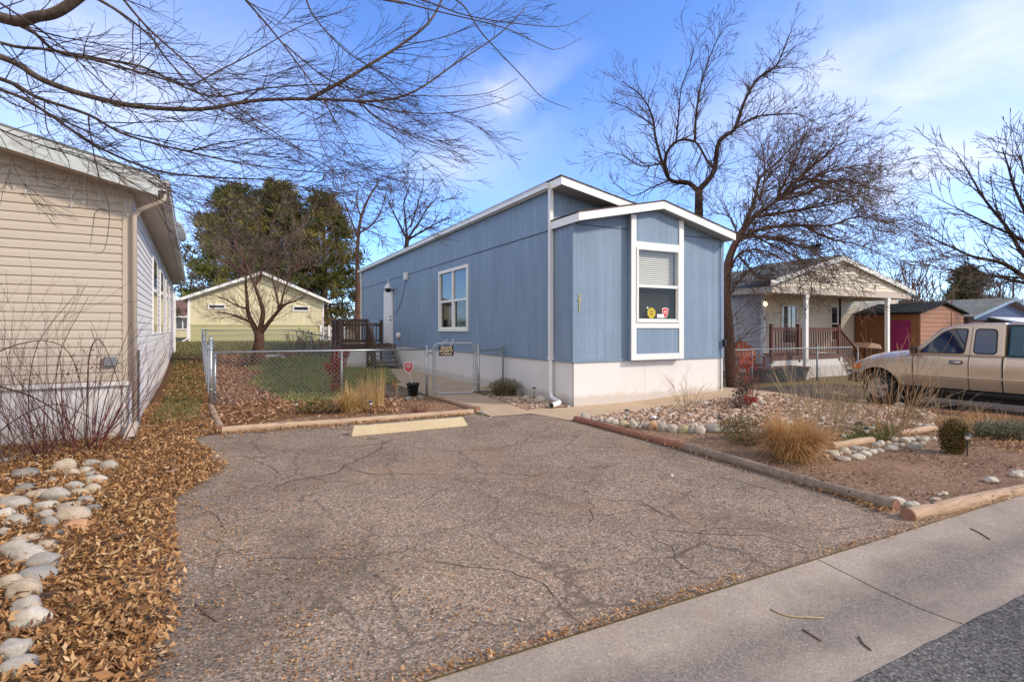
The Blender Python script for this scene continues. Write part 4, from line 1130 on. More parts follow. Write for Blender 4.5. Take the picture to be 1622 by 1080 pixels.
# porch roof: separate gable nearer the street
PF = Frame((10.0, 3.15, ZG), 0)
pe, pp, px_ = 3.36, 4.44, 3.8
mb = MB(PF)
for xa, xb, za in ((-0.15, px_, pe), (8.65, px_, pe-.05)):
    a = [(xa,-0.12,za), (xb,-0.12,pp), (xb,3.2,pp), (xa,3.2,za)]; slab(mb, a if xa < xb else a[::-1], 0.04)
PR = mb.build('porch_roof', M['shingle_grey'], RH)
mb = MB(PF)
for xa, xb, za in ((-0.15, px_, pe), (8.65, px_, pe-.05)):
    mb.hexa([(xa,-0.15,za-.17), (xb,-0.15,pp-.17), (xb,-0.122,pp-.17), (xa,-0.122,za-.17)], [(xa,-0.15,za-.001), (xb,-0.15,pp-.001), (xb,-0.122,pp-.001), (xa,-0.122,za-.001)])
mb.build('rake_board', M['white'], PR)
PWp = WP((0.05, 0), (8.45, 0))
mb = MB(PF)
PWp.prism(mb, [(0, 3.20), (8.4, 3.20), (8.4, 3.30), (px_-.05, 4.36), (0, 3.30)], -0.05, 0)
siding(mb, PWp, 0, 8.4, 3.22, 4.3, 0.11, 0.018, lambda z: (max(0, (z-3.3)/0.282), 8.4 - max(0, (z-3.3)/0.23)))
mb.build('gable_siding', M['cream'], PR)
mb = MB(PF); mb.box(0.0, -0.06, 2.98, 8.5, 0.1, 3.195); mb.box(0.0, 0.1, 2.98, 0.12, 2.2, 3.195); mb.box(8.38, 0.1, 2.98, 8.5, 2.2, 3.195); mb.box(0.12, 0.1, 3.10, 8.38, 2.2, 3.13)
mb.build('porch_beam', M['beigetrim'], PR)
for u in (1.9, 6.95):
    mb = MB(PF); mb.box(u-.075, -0.03, 0.0, u+.075, 0.09, 2.98); mb.box(u-.10, -0.05, 2.86, u+.10, 0.11, 2.979); mb.build('porch_post', M['white'], RH)
window(RH, RW, 1.0, 2.0, 1.15, 2.75, 0.07, 0.06, 1, None, 'white', 'darkglass', grid=(3, 4), recess=0.023)
window(RH, RW, 4.2, 4.75, 1.25, 2.78, 0.07, 0.06, 1, 2.0, 'white', 'darkglass', recess=0.023)
mb = MB(PF); mb.smooth = True; c = RF((-0.05,-0.12,2.75)); m2 = MB(); m2.smooth = True; m2.ball(c, .07, .07, .09, 10, 8)
lamp = m2.build('porch_lamp', M['bulb'], RH)
m2 = MB(); m2.tube([tuple(c + Vector((0,0,.09))), tuple(c + Vector((0,0,.2)))], .03, 8); m2.tube([tuple(c + Vector((0,0,.18))), tuple(c + Vector((.1,.12,.18)))], .015, 6); m2.build('bracket', M['darkmetal'], lamp)
# stained deck with railing
DR = empty('porch_deck', (12.5, 3.9, ZG), 'red brown stained porch deck with baluster railing and white skirting on the cream house', 'deck')
dx0, dx1, dy0, dy1, dzf = 10.6, 14.5, 3.55, 5.3, 0.83+ZG
mb = MB()
for k in range(13): mb.box(dx0+k*.135*1.1, dy0+k*.135, dzf-.03, dx1, dy0+k*.135+.128, dzf)
mb.box(dx0, dy0-.03, dzf-.15, dx1, dy0-.002, dzf-.005)
mb.build('platform', M['deckred'], DR)
mb = MB(); mb.box(dx0, dy0+.0, ZG-.1, dx1, dy0+.02, dzf-.152); mb.hexa([(dx0,dy0+.021,ZG-.1), (dx0+.03,dy0+.021,ZG-.1), (dx0+1.93,dy1,ZG-.1), (dx0+1.9,dy1,ZG-.1)], [(dx0,dy0+.021,dzf-.04), (dx0+.03,dy0+.021,dzf-.04), (dx0+1.93,dy1,dzf-.04), (dx0+1.9,dy1,dzf-.04)]); mb.build('skirting', M['skirt'], DR)
railing('railing', DR, (dx0+.05, dy0+.04, dzf), (12.0, dy0+.04, dzf), .98, .12, 9, M['deckred'])
railing('railing', DR, (12.2, dy0+.04, dzf), (dx1-.05, dy0+.04, dzf), .98, .12, 16, M['deckred'])
for u in (dx0+.04, 12.1, dx1-.04):
    mb = MB(); mb.box(u-.05, dy0-.01, dzf-.25, u+.05, dy0+.09, dzf+1.08); mb.box(u-.06, dy0-.02, dzf+1.081, u+.06, dy0+.10, dzf+1.11); mb.build('post', M['deckred'], DR)
mb = MB(); a = Vector((dx1+.05, dy0+.04, dzf-.02)); b = Vector((dx1+1.25, dy0+.04, ZG+.05))
mb.bar(a + Vector((0,0,.95)), b + Vector((0,0,.85)), .09, .05); mb.bar(a + Vector((0,0,.10)), b + Vector((0,0,.10)), .04, .08)
for i in range(10): p = a.lerp(b, (i+.5)/10); mb.bar(p + Vector((0,0,.1)), p + Vector((0,0,.9)), .035, .035, (1,0,0))
mb.bar(b + Vector((0,0,-.1)), b + Vector((0,0,.95)), .08, .08, (1,0,0))
mb.build('stair_railing', M['deckred'], DR)
mb = MB(); mb.hexa([(dx1,dy0,ZG), (dx1+.5,dy0,ZG), (dx1+.5,dy0+.05,ZG), (dx1,dy0+.05,ZG)], [(dx1,dy0,dzf-.1), (dx1+.06,dy0,dzf-.1), (dx1+.06,dy0+.05,dzf-.1), (dx1,dy0+.05,dzf-.1)])
for k in range(4): mb.box(dx1+.01+k*.28, dy0+.06, dzf-.21-.19*k, dx1+.31+k*.28, dy1-.2, dzf-.17-.19*k)
mb.build('steps', M['skirt'], DR)
# covered grill / stored things by the steps
GR = empty('covered_grill', (16.2, 3.4, ZG), 'low tan covered bundle on legs beside the stair of the porch deck', 'grill')
mb = MB(); mb.prism([(15.5,3.1,1.05+ZG), (16.5,3.1,0.98+ZG), (16.35,3.1,1.16+ZG), (15.8,3.1,1.24+ZG)], (0,.7,0)); mb.build('cover', pm('tan cover cloth', (0.30,0.19,0.13), .1, 5, .8), GR, bevel=.03)
mb = MB()
for x in (15.7, 16.35):
    for y in (3.2, 3.7): mb.tube([(x,y,ZG), (x,y,1.0+ZG)], .02, 6)
mb.build('legs', M['darkmetal'], GR)

# brown shed with the magenta door
SHF = Frame((18.55, 2.82, ZG), 0)
SH = empty('brown_shed', SHF((1.8, 1.2, 0)), 'brown lap sided shed with a magenta door and dark green roof behind the gold pickup', 'shed')
SG = WP((0, 0), (3.56, 0)); SL = WP((0, 2.5), (0, 0))
mb = MB(SHF); mb.box(0.02, 0.02, 0, 3.54, 2.5, 2.38); mb.prism([(0.02,0.02,2.38), (3.54,0.02,2.38), (1.78,0.02,2.78)], (0,2.46,0))
siding(mb, SG, 0.06, 3.5, 0.05, 2.75, 0.18, 0.02, lambda z: (max(0, (z-2.38)/0.225), 3.56 - max(0, (z-2.38)/0.225)))
mb.build('wall', pm('sunlit brown siding', (0.31,0.15,0.09), .1, 3, .7, .2, stretch=(.3,.3,2)), SH, label='gable end of boards in a lighter sunlit brown')  # sunlight on the gable end is put into this lighter brown
mb = MB(SHF); siding(mb, SL, 0.0, 2.44, 0.05, 2.38, 0.18, 0.02); mb.build('wall', M['brown'], SH, label='side boards in a darker shaded brown')  # darker brown carries the side's shade in the colour
mb = MB(SHF)
for xa in (-0.14, 3.70):
    a = [(xa,-0.14,2.40), (1.78,-0.14,2.84), (1.78,2.52,2.84), (xa,2.52,2.40)]; slab(mb, a if xa < 0 else a[::-1], 0.06)
mb.build('roof', M['shingle_dkgreen'], SH)
mb = MB(SHF); SL.box(mb, 2.5-1.20, 2.5-.28, 0.05, 2.12, 0.0, 0.05); d_ = mb.build('door', M['magenta'], SH)
mb = MB(SHF); SL.box(mb, 2.5-1.26, 2.5-1.202, 0.05, 2.18, 0.0, 0.06); SL.box(mb, 2.5-.278, 2.5-.22, 0.05, 2.18, 0.0, 0.06); SL.box(mb, 2.5-1.202, 2.5-.278, 2.122, 2.18, 0.0, 0.06); mb.build('door_frame', M['brown'], d_)
for q0, q1, q2 in ((0.0, .06, 2.38), (2.45, 2.5, 2.5)):
    mb = MB(SHF); SG.box(mb, q0, q1, .03, q2, -.01, .04); mb.build('corner_trim', pm('brown trim', (0.33,.17,.10), .1, 5, .7), SH)

# far houses on the right
p = W(1455, 522, 40)
simple_house('far_house', 'far long house with a pale grey roof just left of the blue gabled one', Frame((p.x, p.y, -0.2), R(12)), 11, 7, 0, 2.9, 4.15, 'stonewall', 'shingle_pale' if 'shingle_pale' in M else 'snowroof', 'x')
p = W(1533, 522, 33)
BH = simple_house('far_house', 'far brick house with a dark blue gable front and pale awning at the right edge', Frame((p.x, p.y, -0.25), R(0)), 10, 9, 0, 2.6, 3.75, 'stonewall', 'shingle_grey', 'y', 0.5, 'bluetrim')
F_ = thing_F[BH.name]
mb = MB(F_); mb.prism([(0.6,-0.05,2.35), (9.4,-0.05,2.35), (5,-0.05,3.45)], (0,-0.04,0)); mb.build('gable_panel', M['sky_blueroof'], BH)
mb = MB(F_); mb.hexa([(1.2,-2.6,2.05), (9.8,-2.6,2.05), (9.8,-.1,2.5), (2.4,-.1,2.5)], [(1.2,-2.6,2.13), (9.8,-2.6,2.13), (9.8,-.1,2.58), (2.4,-.1,2.58)]); mb.build('awning', M['snowroof'], BH)
for x in (2.4, 2.8, 6.0):
    mb = MB(F_); mb.box(x, -2.5, 0, x+.12, -2.4, 2.05); mb.build('awning_post', M['white'], BH)
window(BH, WP((0,0), (10,0)), 3.4, 5.4, 1.0, 2.0, 0.08, 0.05, 2, None, 'white')

# ================================================================== FENCES
def chain_mesh(mb, a, b, z0, z1, pitch=0.095, r=0.0025, zfun=None):
    """woven diamonds between two ground points"""
    a = Vector((a[0], a[1], 0)); b = Vector((b[0], b[1], 0)); L = (b-a).length; d = (b-a)/L; n = Vector((-d.y, d.x, 0)); H = z1-z0
    def P(s, z, o):
        q = a + d*s; zz = zfun(q.x, q.y) if zfun else 0
        return (q.x + n.x*o, q.y + n.y*o, z0 + z + zz)
    k = -int(H/pitch)-1
    while k*pitch < L:
        for sg in (1, -1):
            # line s = k*pitch + z (sg=1)  or s = k*pitch + (H - z)
            s0 = k*pitch; lo = max(0.0, -s0); hi = min(H, L - s0)
            if hi - lo < 0.02: continue
            if sg == 1: p, q = P(s0+lo, lo, 0.003), P(s0+hi, hi, 0.003)
            else: p, q = P(s0+lo, H-lo, -0.003), P(s0+hi, H-hi, -0.003)
            mb.tube([p, q], r, 3, cap=False)
        k += 1

def fence_post(thing, x, y, z, ht, r=0.03, mat='galv', cap=True, name='post'):
    mb = MB(); mb.smooth = True
    mb.tube([(x,y,z-.1), (x,y,z+ht)], r, 14)
    if cap: mb.ball((x,y,z+ht), r*1.25, r*1.25, r*1.3, 12, 8)
    for f in (0.25, 0.55, 0.85): mb.tube([(x,y,z+ht*f-.012), (x,y,z+ht*f+.012)], r*1.14, 14)
    return mb.build(name, M[mat], thing)

# front fence of the yard
A_ = (-6.32, 3.49); B_ = (-1.95, 3.11)
FN = empty('chain_link_fence', (-4.2, 3.3, 0), 'galvanised chain link fence across the front of the yard, from corner post to gate', 'fence')
fence_post(FN, A_[0], A_[1], 0, 1.33, 0.036, name='corner_post')
fence_post(FN, (A_[0]+.07), A_[1]+.12, 0, 1.05, 0.028)
fence_post(FN, *Vector(A_).lerp(Vector(B_), .57), 0, 1.05, 0.024, 'galvdark', name='line_post')
fence_post(FN, B_[0], B_[1], 0, 1.12, 0.030, name='gate_post')
mb = MB(); mb.smooth = True; mb.tube([(A_[0],A_[1],1.07), (B_[0],B_[1],1.07)], 0.021, 10); mb.build('top_rail', M['galv'], FN)
mb = MB(); chain_mesh(mb, (A_[0]+.04, A_[1]), (B_[0]-.03, B_[1]), 0.03, 1.06); mb.build('mesh', M['wire'], FN)
# side fence running back
dL = Vector((-0.0524, 0.9986)); C_ = Vector(A_) + dL*13.0
FS = empty('chain_link_fence', (A_[0], 10, 0.1), 'chain link fence running back along the left side of the yard, seen almost end on', 'fence')
nP = 5
for k in range(1, nP+1):
    q = Vector(A_).lerp(C_, k/nP); fence_post(FS, q.x, q.y, h(q.x, q.y), 1.12, 0.026)
mb = MB(); mb.smooth = True
pts = [Vector(A_).lerp(C_, k/26) for k in range(27)]
mb.tube([(q.x, q.y, 1.07+h(q.x, q.y)) for q in pts], 0.021, 8); mb.build('top_rail', M['galv'], FS)
mb = MB(); chain_mesh(mb, A_, C_, 0.03, 1.06, 0.095, 0.0030, zfun=h); mb.build('mesh', M['wire'], FS)
# back fence
D_ = Vector((-0.4, 19.2)); FB = empty('chain_link_fence', (-4, 18, .4), 'chain link fence across the back of the yard in front of the yellow house', 'fence')
D_ = Vector((-0.6, 17.2))
for k in range(0, 4):
    q = C_.lerp(D_, k/3 if k else 0.02); fence_post(FB, q.x, q.y, h(q.x, q.y), 1.1, 0.026, 'galvdark')
pts = [C_.lerp(D_, k/20) for k in range(21)]
mb = MB(); mb.tube([(q.x, q.y, 1.07+h(q.x, q.y)) for q in pts], 0.021, 8); mb.tube([(q.x, q.y, .85+h(q.x, q.y)) for q in pts], 0.008, 5); mb.build('top_rail', M['galvdark'], FB)
mb = MB(); chain_mesh(mb, C_, D_, 0.03, 1.06, 0.095, 0.0032, zfun=h); mb.build('mesh', M['wire'], FB)

# gate
GA, GB = Vector((-1.80, 3.10)), Vector((-0.86, 2.80))
GT = empty('chain_link_gate', (GA.x, GA.y, 0), 'rounded chain link gate with a black and cream sign wired to it', 'gate')
gd = (GB-GA).normalized(); gl = (GB-GA).length
def gp(s, z, o=0.0): return (GA.x + gd.x*s - gd.y*o, GA.y + gd.y*s + gd.x*o, z)
rr = 0.16; loop = []
for cx, cz, a0 in ((gl-rr, 1.21-rr, 0), (rr, 1.21-rr, 90), (rr, 0.05+rr, 180), (gl-rr, 0.05+rr, 270)):
    for k in range(7): t_ = R(a0 + 15*k); loop.append(gp(cx + rr*math.cos(t_), cz + rr*math.sin(t_)))
mb = MB(); mb.smooth = True; mb.tube(loop + [loop[0], loop[1]], 0.020, 10); mb.build('frame', M['galv'], GT)
mb = MB(); chain_mesh(mb, gp(0.06,0)[:2], gp(gl-.06,0)[:2], 0.08, 1.02); mb.tube([gp(.05,.06), gp(.05,1.16)], .008, 5); mb.tube([gp(gl-.05,.06), gp(gl-.05,1.16)], .008, 5); mb.tube([gp(.02,1.03), gp(gl-.02,1.03)], .006, 5); mb.build('mesh', M['wire'], GT)
for z in (0.28, 0.95):
    mb = MB(); mb.bar(gp(gl, z), (-0.80, 2.78, z), .03, .05); mb.tube([gp(gl, z-.04), gp(gl, z+.04)], .028, 10); mb.build('hinge', M['galv'], GT)
mb = MB(); mb.bar(gp(-.14, .98), gp(.03, .98), .02, .04); mb.tube([gp(-.02,.93), gp(-.02,1.03)], .012, 8); mb.build('latch', M['galvdark'], GT)
# sign wired on the gate (a flat plate with lettering)
SGN = empty('property_sign', gp(.30, .98, -0.04), 'black metal sign with cream PRIVATE PROPERTY lettering hung on the chain link gate', 'sign')
mb = MB(); s0, s1, z0, z1, o_ = 0.13, 0.47, 0.915, 1.145, -0.028
mb.hexa([gp(s0,z0,o_), gp(s1,z0,o_), gp(s1,z0,o_-.003), gp(s0,z0,o_-.003)], [gp(s0,z1,o_), gp(s1,z1,o_), gp(s1,z1,o_-.003), gp(s0,z1,o_-.003)]); mb.build('plate', M['signblack'], SGN, bevel=.001)
ga = math.atan2(gd.y, gd.x)
for s_, sz, z in (('PRIVATE', 0.086, 1.095), ('PROPERTY', 0.080, 1.022), ('NO TRESPASSING', 0.040, 0.958)):
    q = gp((s0+s1)/2, z, o_-.005); text_obj(s_, sz, M['signcream'], SGN, Matrix.Translation(q) @ Matrix.Rotation(ga, 4, 'Z') @ RX @ Matrix.Scale(.80, 4, (1,0,0)), 'lettering', .001, bold=.003)
mb = MB(); mb.tube([gp(.2,1.15,-.02), gp(.24,1.24,0), gp(.34,1.29,.02)], .006, 5); mb.tube([gp(.40,1.14,-.02), gp(.42,1.23,0), gp(.47,1.31,0)], .006, 5); mb.build('ribbon', M['white'], SGN)
# fence panel between the gate and the wall
FW = empty('chain_link_fence', (-0.4, 2.85, 0), 'short chain link panel between the gate and the blue house wall', 'fence')
fence_post(FW, -0.80, 2.78, 0, 1.14, 0.030, name='gate_post'); fence_post(FW, -0.07, 2.95, 0, 1.10, 0.024, 'galvdark', name='wall_post')
mb = MB(); mb.tube([(-0.80,2.78,1.03), (-0.07,2.95,1.05)], .014, 8); mb.build('top_rail', M['galvdark'], FW)
mb = MB(); chain_mesh(mb, (-0.78,2.79), (-0.08,2.95), 0.04, 1.03); mb.build('mesh', M['wire'], FW)
# neighbour's fence on the right
FR = empty('chain_link_fence', (9, 2.67, ZG), 'chain link fence from the blue house corner to the driveway of the gold pickup', 'fence')
for u in (8.5, 11.76, 14.1):
    fence_post(FR, u, 2.67, h(u, 2.67)-.02, 1.14 if u != 11.76 else 1.26, 0.030 if u == 11.76 else .024, 'galvdark')
us = [4.25 + 0.5*k for k in range(20)]
mb = MB(); mb.tube([(u, 2.67, h(u,2.67)+1.12) for u in us], .02, 8); mb.build('top_rail', M['galvdark'], FR)
mb = MB(); chain_mesh(mb, (4.25,2.67), (13.75,2.67), 0.03, 1.11, 0.095, 0.0034, zfun=h); mb.build('mesh', M['wire'], FR)
# lone steel post beside the beige house
q = G(217, 682); mb = MB(); mb.box(q.x-.035, q.y-.02, q.z-.1, q.x-.028, q.y+.03, q.z+1.22); mb.box(q.x+.028, q.y-.02, q.z-.1, q.x+.035, q.y+.03, q.z+1.22); mb.box(q.x-.035, q.y+.03, q.z-.1, q.x+.035, q.y+.036, q.z+1.22)
tag(mb.build('steel_post', M['galvdark'], at=q), 'lone grey steel channel post standing by the corner of the beige house', 'post')
# white lattice fence in the distance
WFN = empty('lattice_fence', (0,0,0), 'low white lattice fence beyond the back yard, between the yellow house and the dark deck', 'fence')
a = W(508, 545, 34); b = W(548, 545, 34); zb = .75
mb = MB()
for k in range(13):
    p = a.lerp(b, k/12); q = a.lerp(b, min(1, (k+2)/12)); p.z = q.z = zb
    mb.bar(p, q + Vector((0,0,.9)), .03, .03); mb.bar(p + Vector((0,0,.9)), q, .03, .03)
mb.build('lattice', M['white'], WFN)
mb = MB()
for z in (zb, zb+.9): p = a.copy(); q = b.copy(); p.z = q.z = z; mb.bar(p, q, .05, .08)
for k in range(4): p = a.lerp(b, k/3); p.z = .5; mb.bar(p, p + Vector((0,0,1.3)), .09, .09, (1,0,0))
mb.build('rails', M['white'], WFN)
# ================================================================== LOGS AND SMALL THINGS
def log(name, label, p, q, r, mat, group=None, holes=()):
    p = Vector(p); q = Vector(q); d = q - p; L = d.length
    p.z = h(p.x, p.y) + r*0.72; q.z = h(q.x, q.y) + r*0.72
    th = empty(name, ((p.x+q.x)/2, (p.y+q.y)/2, h((p.x+q.x)/2, (p.y+q.y)/2)), label, 'landscape log', group)
    n = max(3, int(L/0.25)); rg = random.Random(int(p.x*100)); pts = []; rad = []
    for i in range(n+1):
        t_ = i/n; a = p.lerp(q, t_)
        pts.append(a + Vector((0,0,0.006*math.sin(t_*9+p.x)))); rad.append(r*(1+0.05*math.sin(t_*13+p.y*3)))
    mb = MB(); mb.smooth = True; mb.tube(pts, rad, 14, cap=False); lo = mb.build('log', mat, th)
    dn = d.normalized(); dn.z = 0
    mb = MB()
    for c, s in ((pts[0], -1), (pts[-1], 1)): mb.tube([c - dn*s*0.01, c + dn*s*0.004], [r*0.985, r*0.96], 14)
    mb.build('log_end', M['logend'], th)
    mb = MB(); any_ = False
    for t_ in holes:
        c = p.lerp(q, t_) + Vector((0, 0, r*0.99)); mb.tube([c - Vector((0,0,.01)), c + Vector((0,0,.003))], 0.014, 8); any_ = True
    if any_: mb.build('spike_head', M['blackplastic'], th)
    return th
LG = 'round landscape logs edging the beds'
log('landscape_log', 'short pale log running from the tall fence corner post toward the driveway', G(334,648), G(349,683), .055, M['log_pale'], LG, (.5,))
log('landscape_log', 'long tan log along the top of the driveway behind the parking stop', G(352,686), G(749,656), .055, M['log_tan'], LG, (.05,.27,.42,.62,.86))
log('landscape_log', 'whitish pale log with bolt holes beside the path in front of the gate', G(683,629), G(757,651), .05, M['log_pale'], LG, (.08,.25,.6))
log('landscape_log', 'reddish log on the right edge of the driveway nearest the house', G(912,667), G(1085,713), .055, M['log_red'], LG, (.3,))
log('landscape_log', 'greyed log on the right edge of the driveway ending near the gutter', G(1086,713.5), G(1419,811), .058, M['log_grey'], LG, (.06,.25,.5,.74))
log('landscape_log', 'pale thick log lying along the concrete gutter at the lower right', G(1438,824), G(1860,736), .062, M['log_pale'], LG, (.06,.4))
log('landscape_log', 'short tan log behind the white cobbles, left one of two in the right bed', G(1317,711), G(1382,701), .05, M['log_tan'], LG)
log('landscape_log', 'short tan log behind the white cobbles, right one of two in the right bed', G(1422,691), G(1481,682), .05, M['log_tan'], LG)
log('landscape_log', 'thin red log beside the neighbour driveway in front of the gold pickup', G(1452,651), G(1640,668), .05, M['log_red'], LG)

# parking stop
a, b = G(557, 692), G(741, 675); L = (b-a).length
WS = empty('parking_stop', ((a.x+b.x)/2, (a.y+b.y)/2, 0.008), 'faded yellow concrete parking stop with chipped edges at the top of the driveway', 'parking stop')
ang = math.atan2(b.y-a.y, b.x-a.x); PFr = Frame((a.x, a.y, 0.009), ang)
mb = MB(PFr); sec = [(0.0,0.0), (0.012,0.035), (0.045,0.122), (0.06,0.130), (0.115,0.130), (0.13,0.122), (0.163,0.035), (0.175,0.0)]
n = 26; vs = []; fs = []
for i in range(n+1):
    t_ = i/n; x = L*t_; e = 0.0
    tp = 1.0; 
    if i == 0 or i == n: tp = 0.0
    for k, (y, z) in enumerate(sec):
        xx = x
        if i == 0: xx = 0.0 + z*0.35
        if i == n: xx = L - z*0.45
        j = 0.004*mnoise.noise(Vector((x*5, y*30, z*30)))
        vs.append((xx, y + j, max(0, z + j*(z > .05))))
K = len(sec)
for i in range(n):
    for k in range(K-1): fs.append((i*K+k, (i+1)*K+k, (i+1)*K+k+1, i*K+k+1))
fs.append(tuple(range(K-1, -1, -1))[::-1]); fs.append(tuple(n*K+k for k in range(K))[::-1])
mb.add(vs, fs); mb.build('concrete_block', M['concyel'], WS)
mb = MB(PFr)
for x in (L*.14, L*.80): mb.tube([(x,.09,.120), (x,.09,.1335)], .014, 8)
mb.build('spike_head', M['darkmetal'], WS)

# yard sign standing in a black pot
pc = G(654, 627)
PT = empty('plant_pot', pc, 'black plastic plant pot holding the red security yard sign behind the fence', 'plant pot')
mb = MB(); mb.smooth = True; mb.lathe([(0.0,0.0), (.105,0.0), (.14,.26), (.155,.262), (.155,.30), (.138,.30), (.13,.24), (0.0,.235)], pc, 20); mb.build('pot', M['blackplastic'], PT)
mb = MB(); mb.smooth = True; mb.lathe([(.128,.242), (0.0,.255)], pc, 16); mb.build('soil', M['soil'], PT)
YS = empty('yard_sign', pc + Vector((0,0,.25)), 'small red shield shaped security sign on a white stake in the black pot', 'sign')
top = W(647, 582, depth(pc)-.02); base = pc + Vector((.0,0,.22))
mb = MB(); mb.bar(base, (top.x, top.y, top.z-.05), .018, .012); mb.build('stake', M['white'], YS)
cdir = Vector((CT, -ST, 0)); nn = Vector((-ST, -CT, 0))
def sp(a, z, o): q = Vector(top) + cdir*a + nn*o; return (q.x, q.y, q.z + z)
mb = MB()
def shp(w, hh, o0, o1): 
    pts = [(x, z) for x, z in shield(0, 0, w, hh)]; mb.prism([sp(x, z, o0) for x, z in pts], Vector(sp(0,0,o1)) - Vector(sp(0,0,o0)))
shp(.225, .26, 0, .006); mb.mi = 1; shp(.185, .215, .0065, .0085); mb.mi = 0
for z, w_ in ((.062,.10), (.035,.13), (.010,.12), (-.03,.05)):
    a_ = [sp(-w_/2,z,.0087), sp(w_/2,z,.0087), sp(w_/2,z+.012,.0087), sp(-w_/2,z+.012,.0087)]; mb.add([Vector(q) for q in a_] + [Vector(q)+nn*.001 for q in a_], [(4,5,6,7), (0,1,5,4), (1,2,6,5), (2,3,7,6), (3,0,4,7)])
mb.build('sign_face', [M['signwhite'], M['signred']], YS)

# solar path lights
def solar(x, y, ht, label, lean=0.0, fallen=False):
    p = G(x, y); t_ = empty('solar_light', p, label, 'garden light', 'small solar path lights')
    q = p + Vector((lean, 0, ht))
    mb = MB(); mb.tube([p, q], .008, 6); mb.build('stake', M['blackplastic'], t_)
    mb = MB(); mb.smooth = True; mb.lathe([(.010,0), (.020,.010), (.030,.050), (.028,.055)], q, 12); mb.build('lens', pm('frosted lamp lens', (.62,.60,.52), .05, 9, .3), t_)
    mb = MB(); mb.smooth = True; mb.lathe([(.042,.055), (.042,.067), (.024,.078), (0,.081)], q, 12); mb.lathe([(0,.055), (.042,.055)], q, 12); mb.build('cap', M['blackplastic'], t_)
solar(1532, 723, .20, 'solar path light standing in bare soil beside the round dark evergreen')
solar(1373, 701, .13, 'solar path light in the green ground cover behind the cobbles')
solar(587, 660, .20, 'solar path light at the right foot of the golden grass clump')
solar(469, 657, .16, 'solar path light left of the small brown shrub in the yard bed')
solar(846, 634, .20, 'solar path light between the lavender bush and the white downspout')
solar(993, 668, .13, 'solar path light at the left tip of the cobble border')
solar(1141, 683, .13, 'solar path light near the right end of the cobble border')
# tipped over black and white float lamp on the gravel
p = G(1036, 668); fl = empty('fallen_lamp', p, 'tipped over black and white globe lamp lying on the pink gravel', 'garden light')
mb = MB(); mb.smooth = True; mb.ball(p + Vector((0,0,.06)), .05, .05, .05, 12, 8); mb.build('globe', M['white'], fl)
mb = MB(); mb.smooth = True; mb.ball(p + Vector((.02,-.015,.045)), .046, .046, .046, 12, 8); mb.tube([p + Vector((.03,-.01,.04)), p + Vector((-.10,-.05,-.01))], .009, 6); mb.build('base', M['blackplastic'], fl)

# black trough planter and folding wooden seat behind the right fence
a = G(1207, 607); b = G(1283, 603)
TR = empty('planter_trough', (a+b)/2, 'long black plastic trough standing behind the fence below the porch deck', 'trough')
ang = math.atan2(b.y-a.y, b.x-a.x); T = Frame((a.x, a.y, a.z), ang); L = (b-a).length
mb = MB(T)
mb.hexa([(.12,.08,0), (L-.12,.08,0), (L-.12,.62,0), (.12,.62,0)], [(0,0,.44), (L,0,.44), (L,.7,.44), (0,.7,.44)])
mb.build('tub', M['blackplastic'], TR, bevel=.02)
mb = MB(T)
for q in ((-.02,-.02,L+.02,.02), (-.02,.68,L+.02,.72), (-.02,.02,.02,.68), (L-.02,.02,L+.02,.68)): mb.box(q[0], q[1], .442, q[2], q[3], .48)
mb.build('rim', M['deckred'], TR)
a = G(1178, 595)
CH = empty('garden_chair', a, 'orange red fan backed wooden garden chair beside the tree behind the right fence', 'chair')
class SFrame(Frame):
    k = 1.3
    def __call__(s, p): return Frame.__call__(s, (p[0]*s.k, p[1]*s.k, p[2]*s.k))
T = SFrame((a.x, a.y, a.z), R(-27))
for k in range(7):
    x = -.33 + .11*k; hh = 1.02 - 0.09*abs(k-3)**1.3*.6
    mb = MB(T); mb.hexa([(x-.04*.8,0,.22), (x+.04*.8,0,.22), (x+.04*.8,.02,.22), (x-.04*.8,.02,.22)], [(x*1.15-.05,.20,hh), (x*1.15+.05,.20,hh), (x*1.15+.05,.22,hh), (x*1.15-.05,.22,hh)]); mb.build('back_slat', M['orangewood'], CH)
for k in range(5):
    mb = MB(T); mb.hexa([(-.33,-.5+k*.1,.36-k*.03), (.33,-.5+k*.1,.36-k*.03), (.33,-.42+k*.1,.34-k*.03), (-.33,-.42+k*.1,.34-k*.03)], [(-.33,-.5+k*.1,.38-k*.03), (.33,-.5+k*.1,.38-k*.03), (.33,-.42+k*.1,.36-k*.03), (-.33,-.42+k*.1,.36-k*.03)]); mb.build('seat_slat', M['orangewood'], CH)
for s in (-.36, .36):
    mb = MB(T); mb.box(s-.02, -.52, 0, s+.02, -.44, .56); mb.build('leg', M['orangewood'], CH)
    mb = MB(T); mb.box(s-.07, -.58, .561, s+.07, .15, .585); mb.build('armrest', M['orangewood'], CH)
    mb = MB(T); mb.hexa([(s-.015,-.5,.24), (s+.015,-.5,.24), (s+.015,.42,0), (s-.015,.42,0)], [(s-.015,-.5,.34), (s+.015,-.5,.34), (s+.015,.42,.09), (s-.015,.42,.09)]); mb.build('leg', M['orangewood'], CH)

# utility pole
p = W(1605, 522, 70); mb = MB(); mb.smooth = True; mb.tube([(p.x,p.y,-.5), (p.x,p.y,8.2)], [.14,.10], 10)
UP = empty('utility_pole', (p.x,p.y,-.2), 'thin distant utility pole among the branches at the right edge', 'utility pole'); mb.build('pole', M['bark_dark'], UP)
mb = MB(); mb.box(p.x-.9, p.y-.06, 7.6, p.x+.9, p.y+.06, 7.72); mb.build('crossarm', M['bark_dark'], UP)

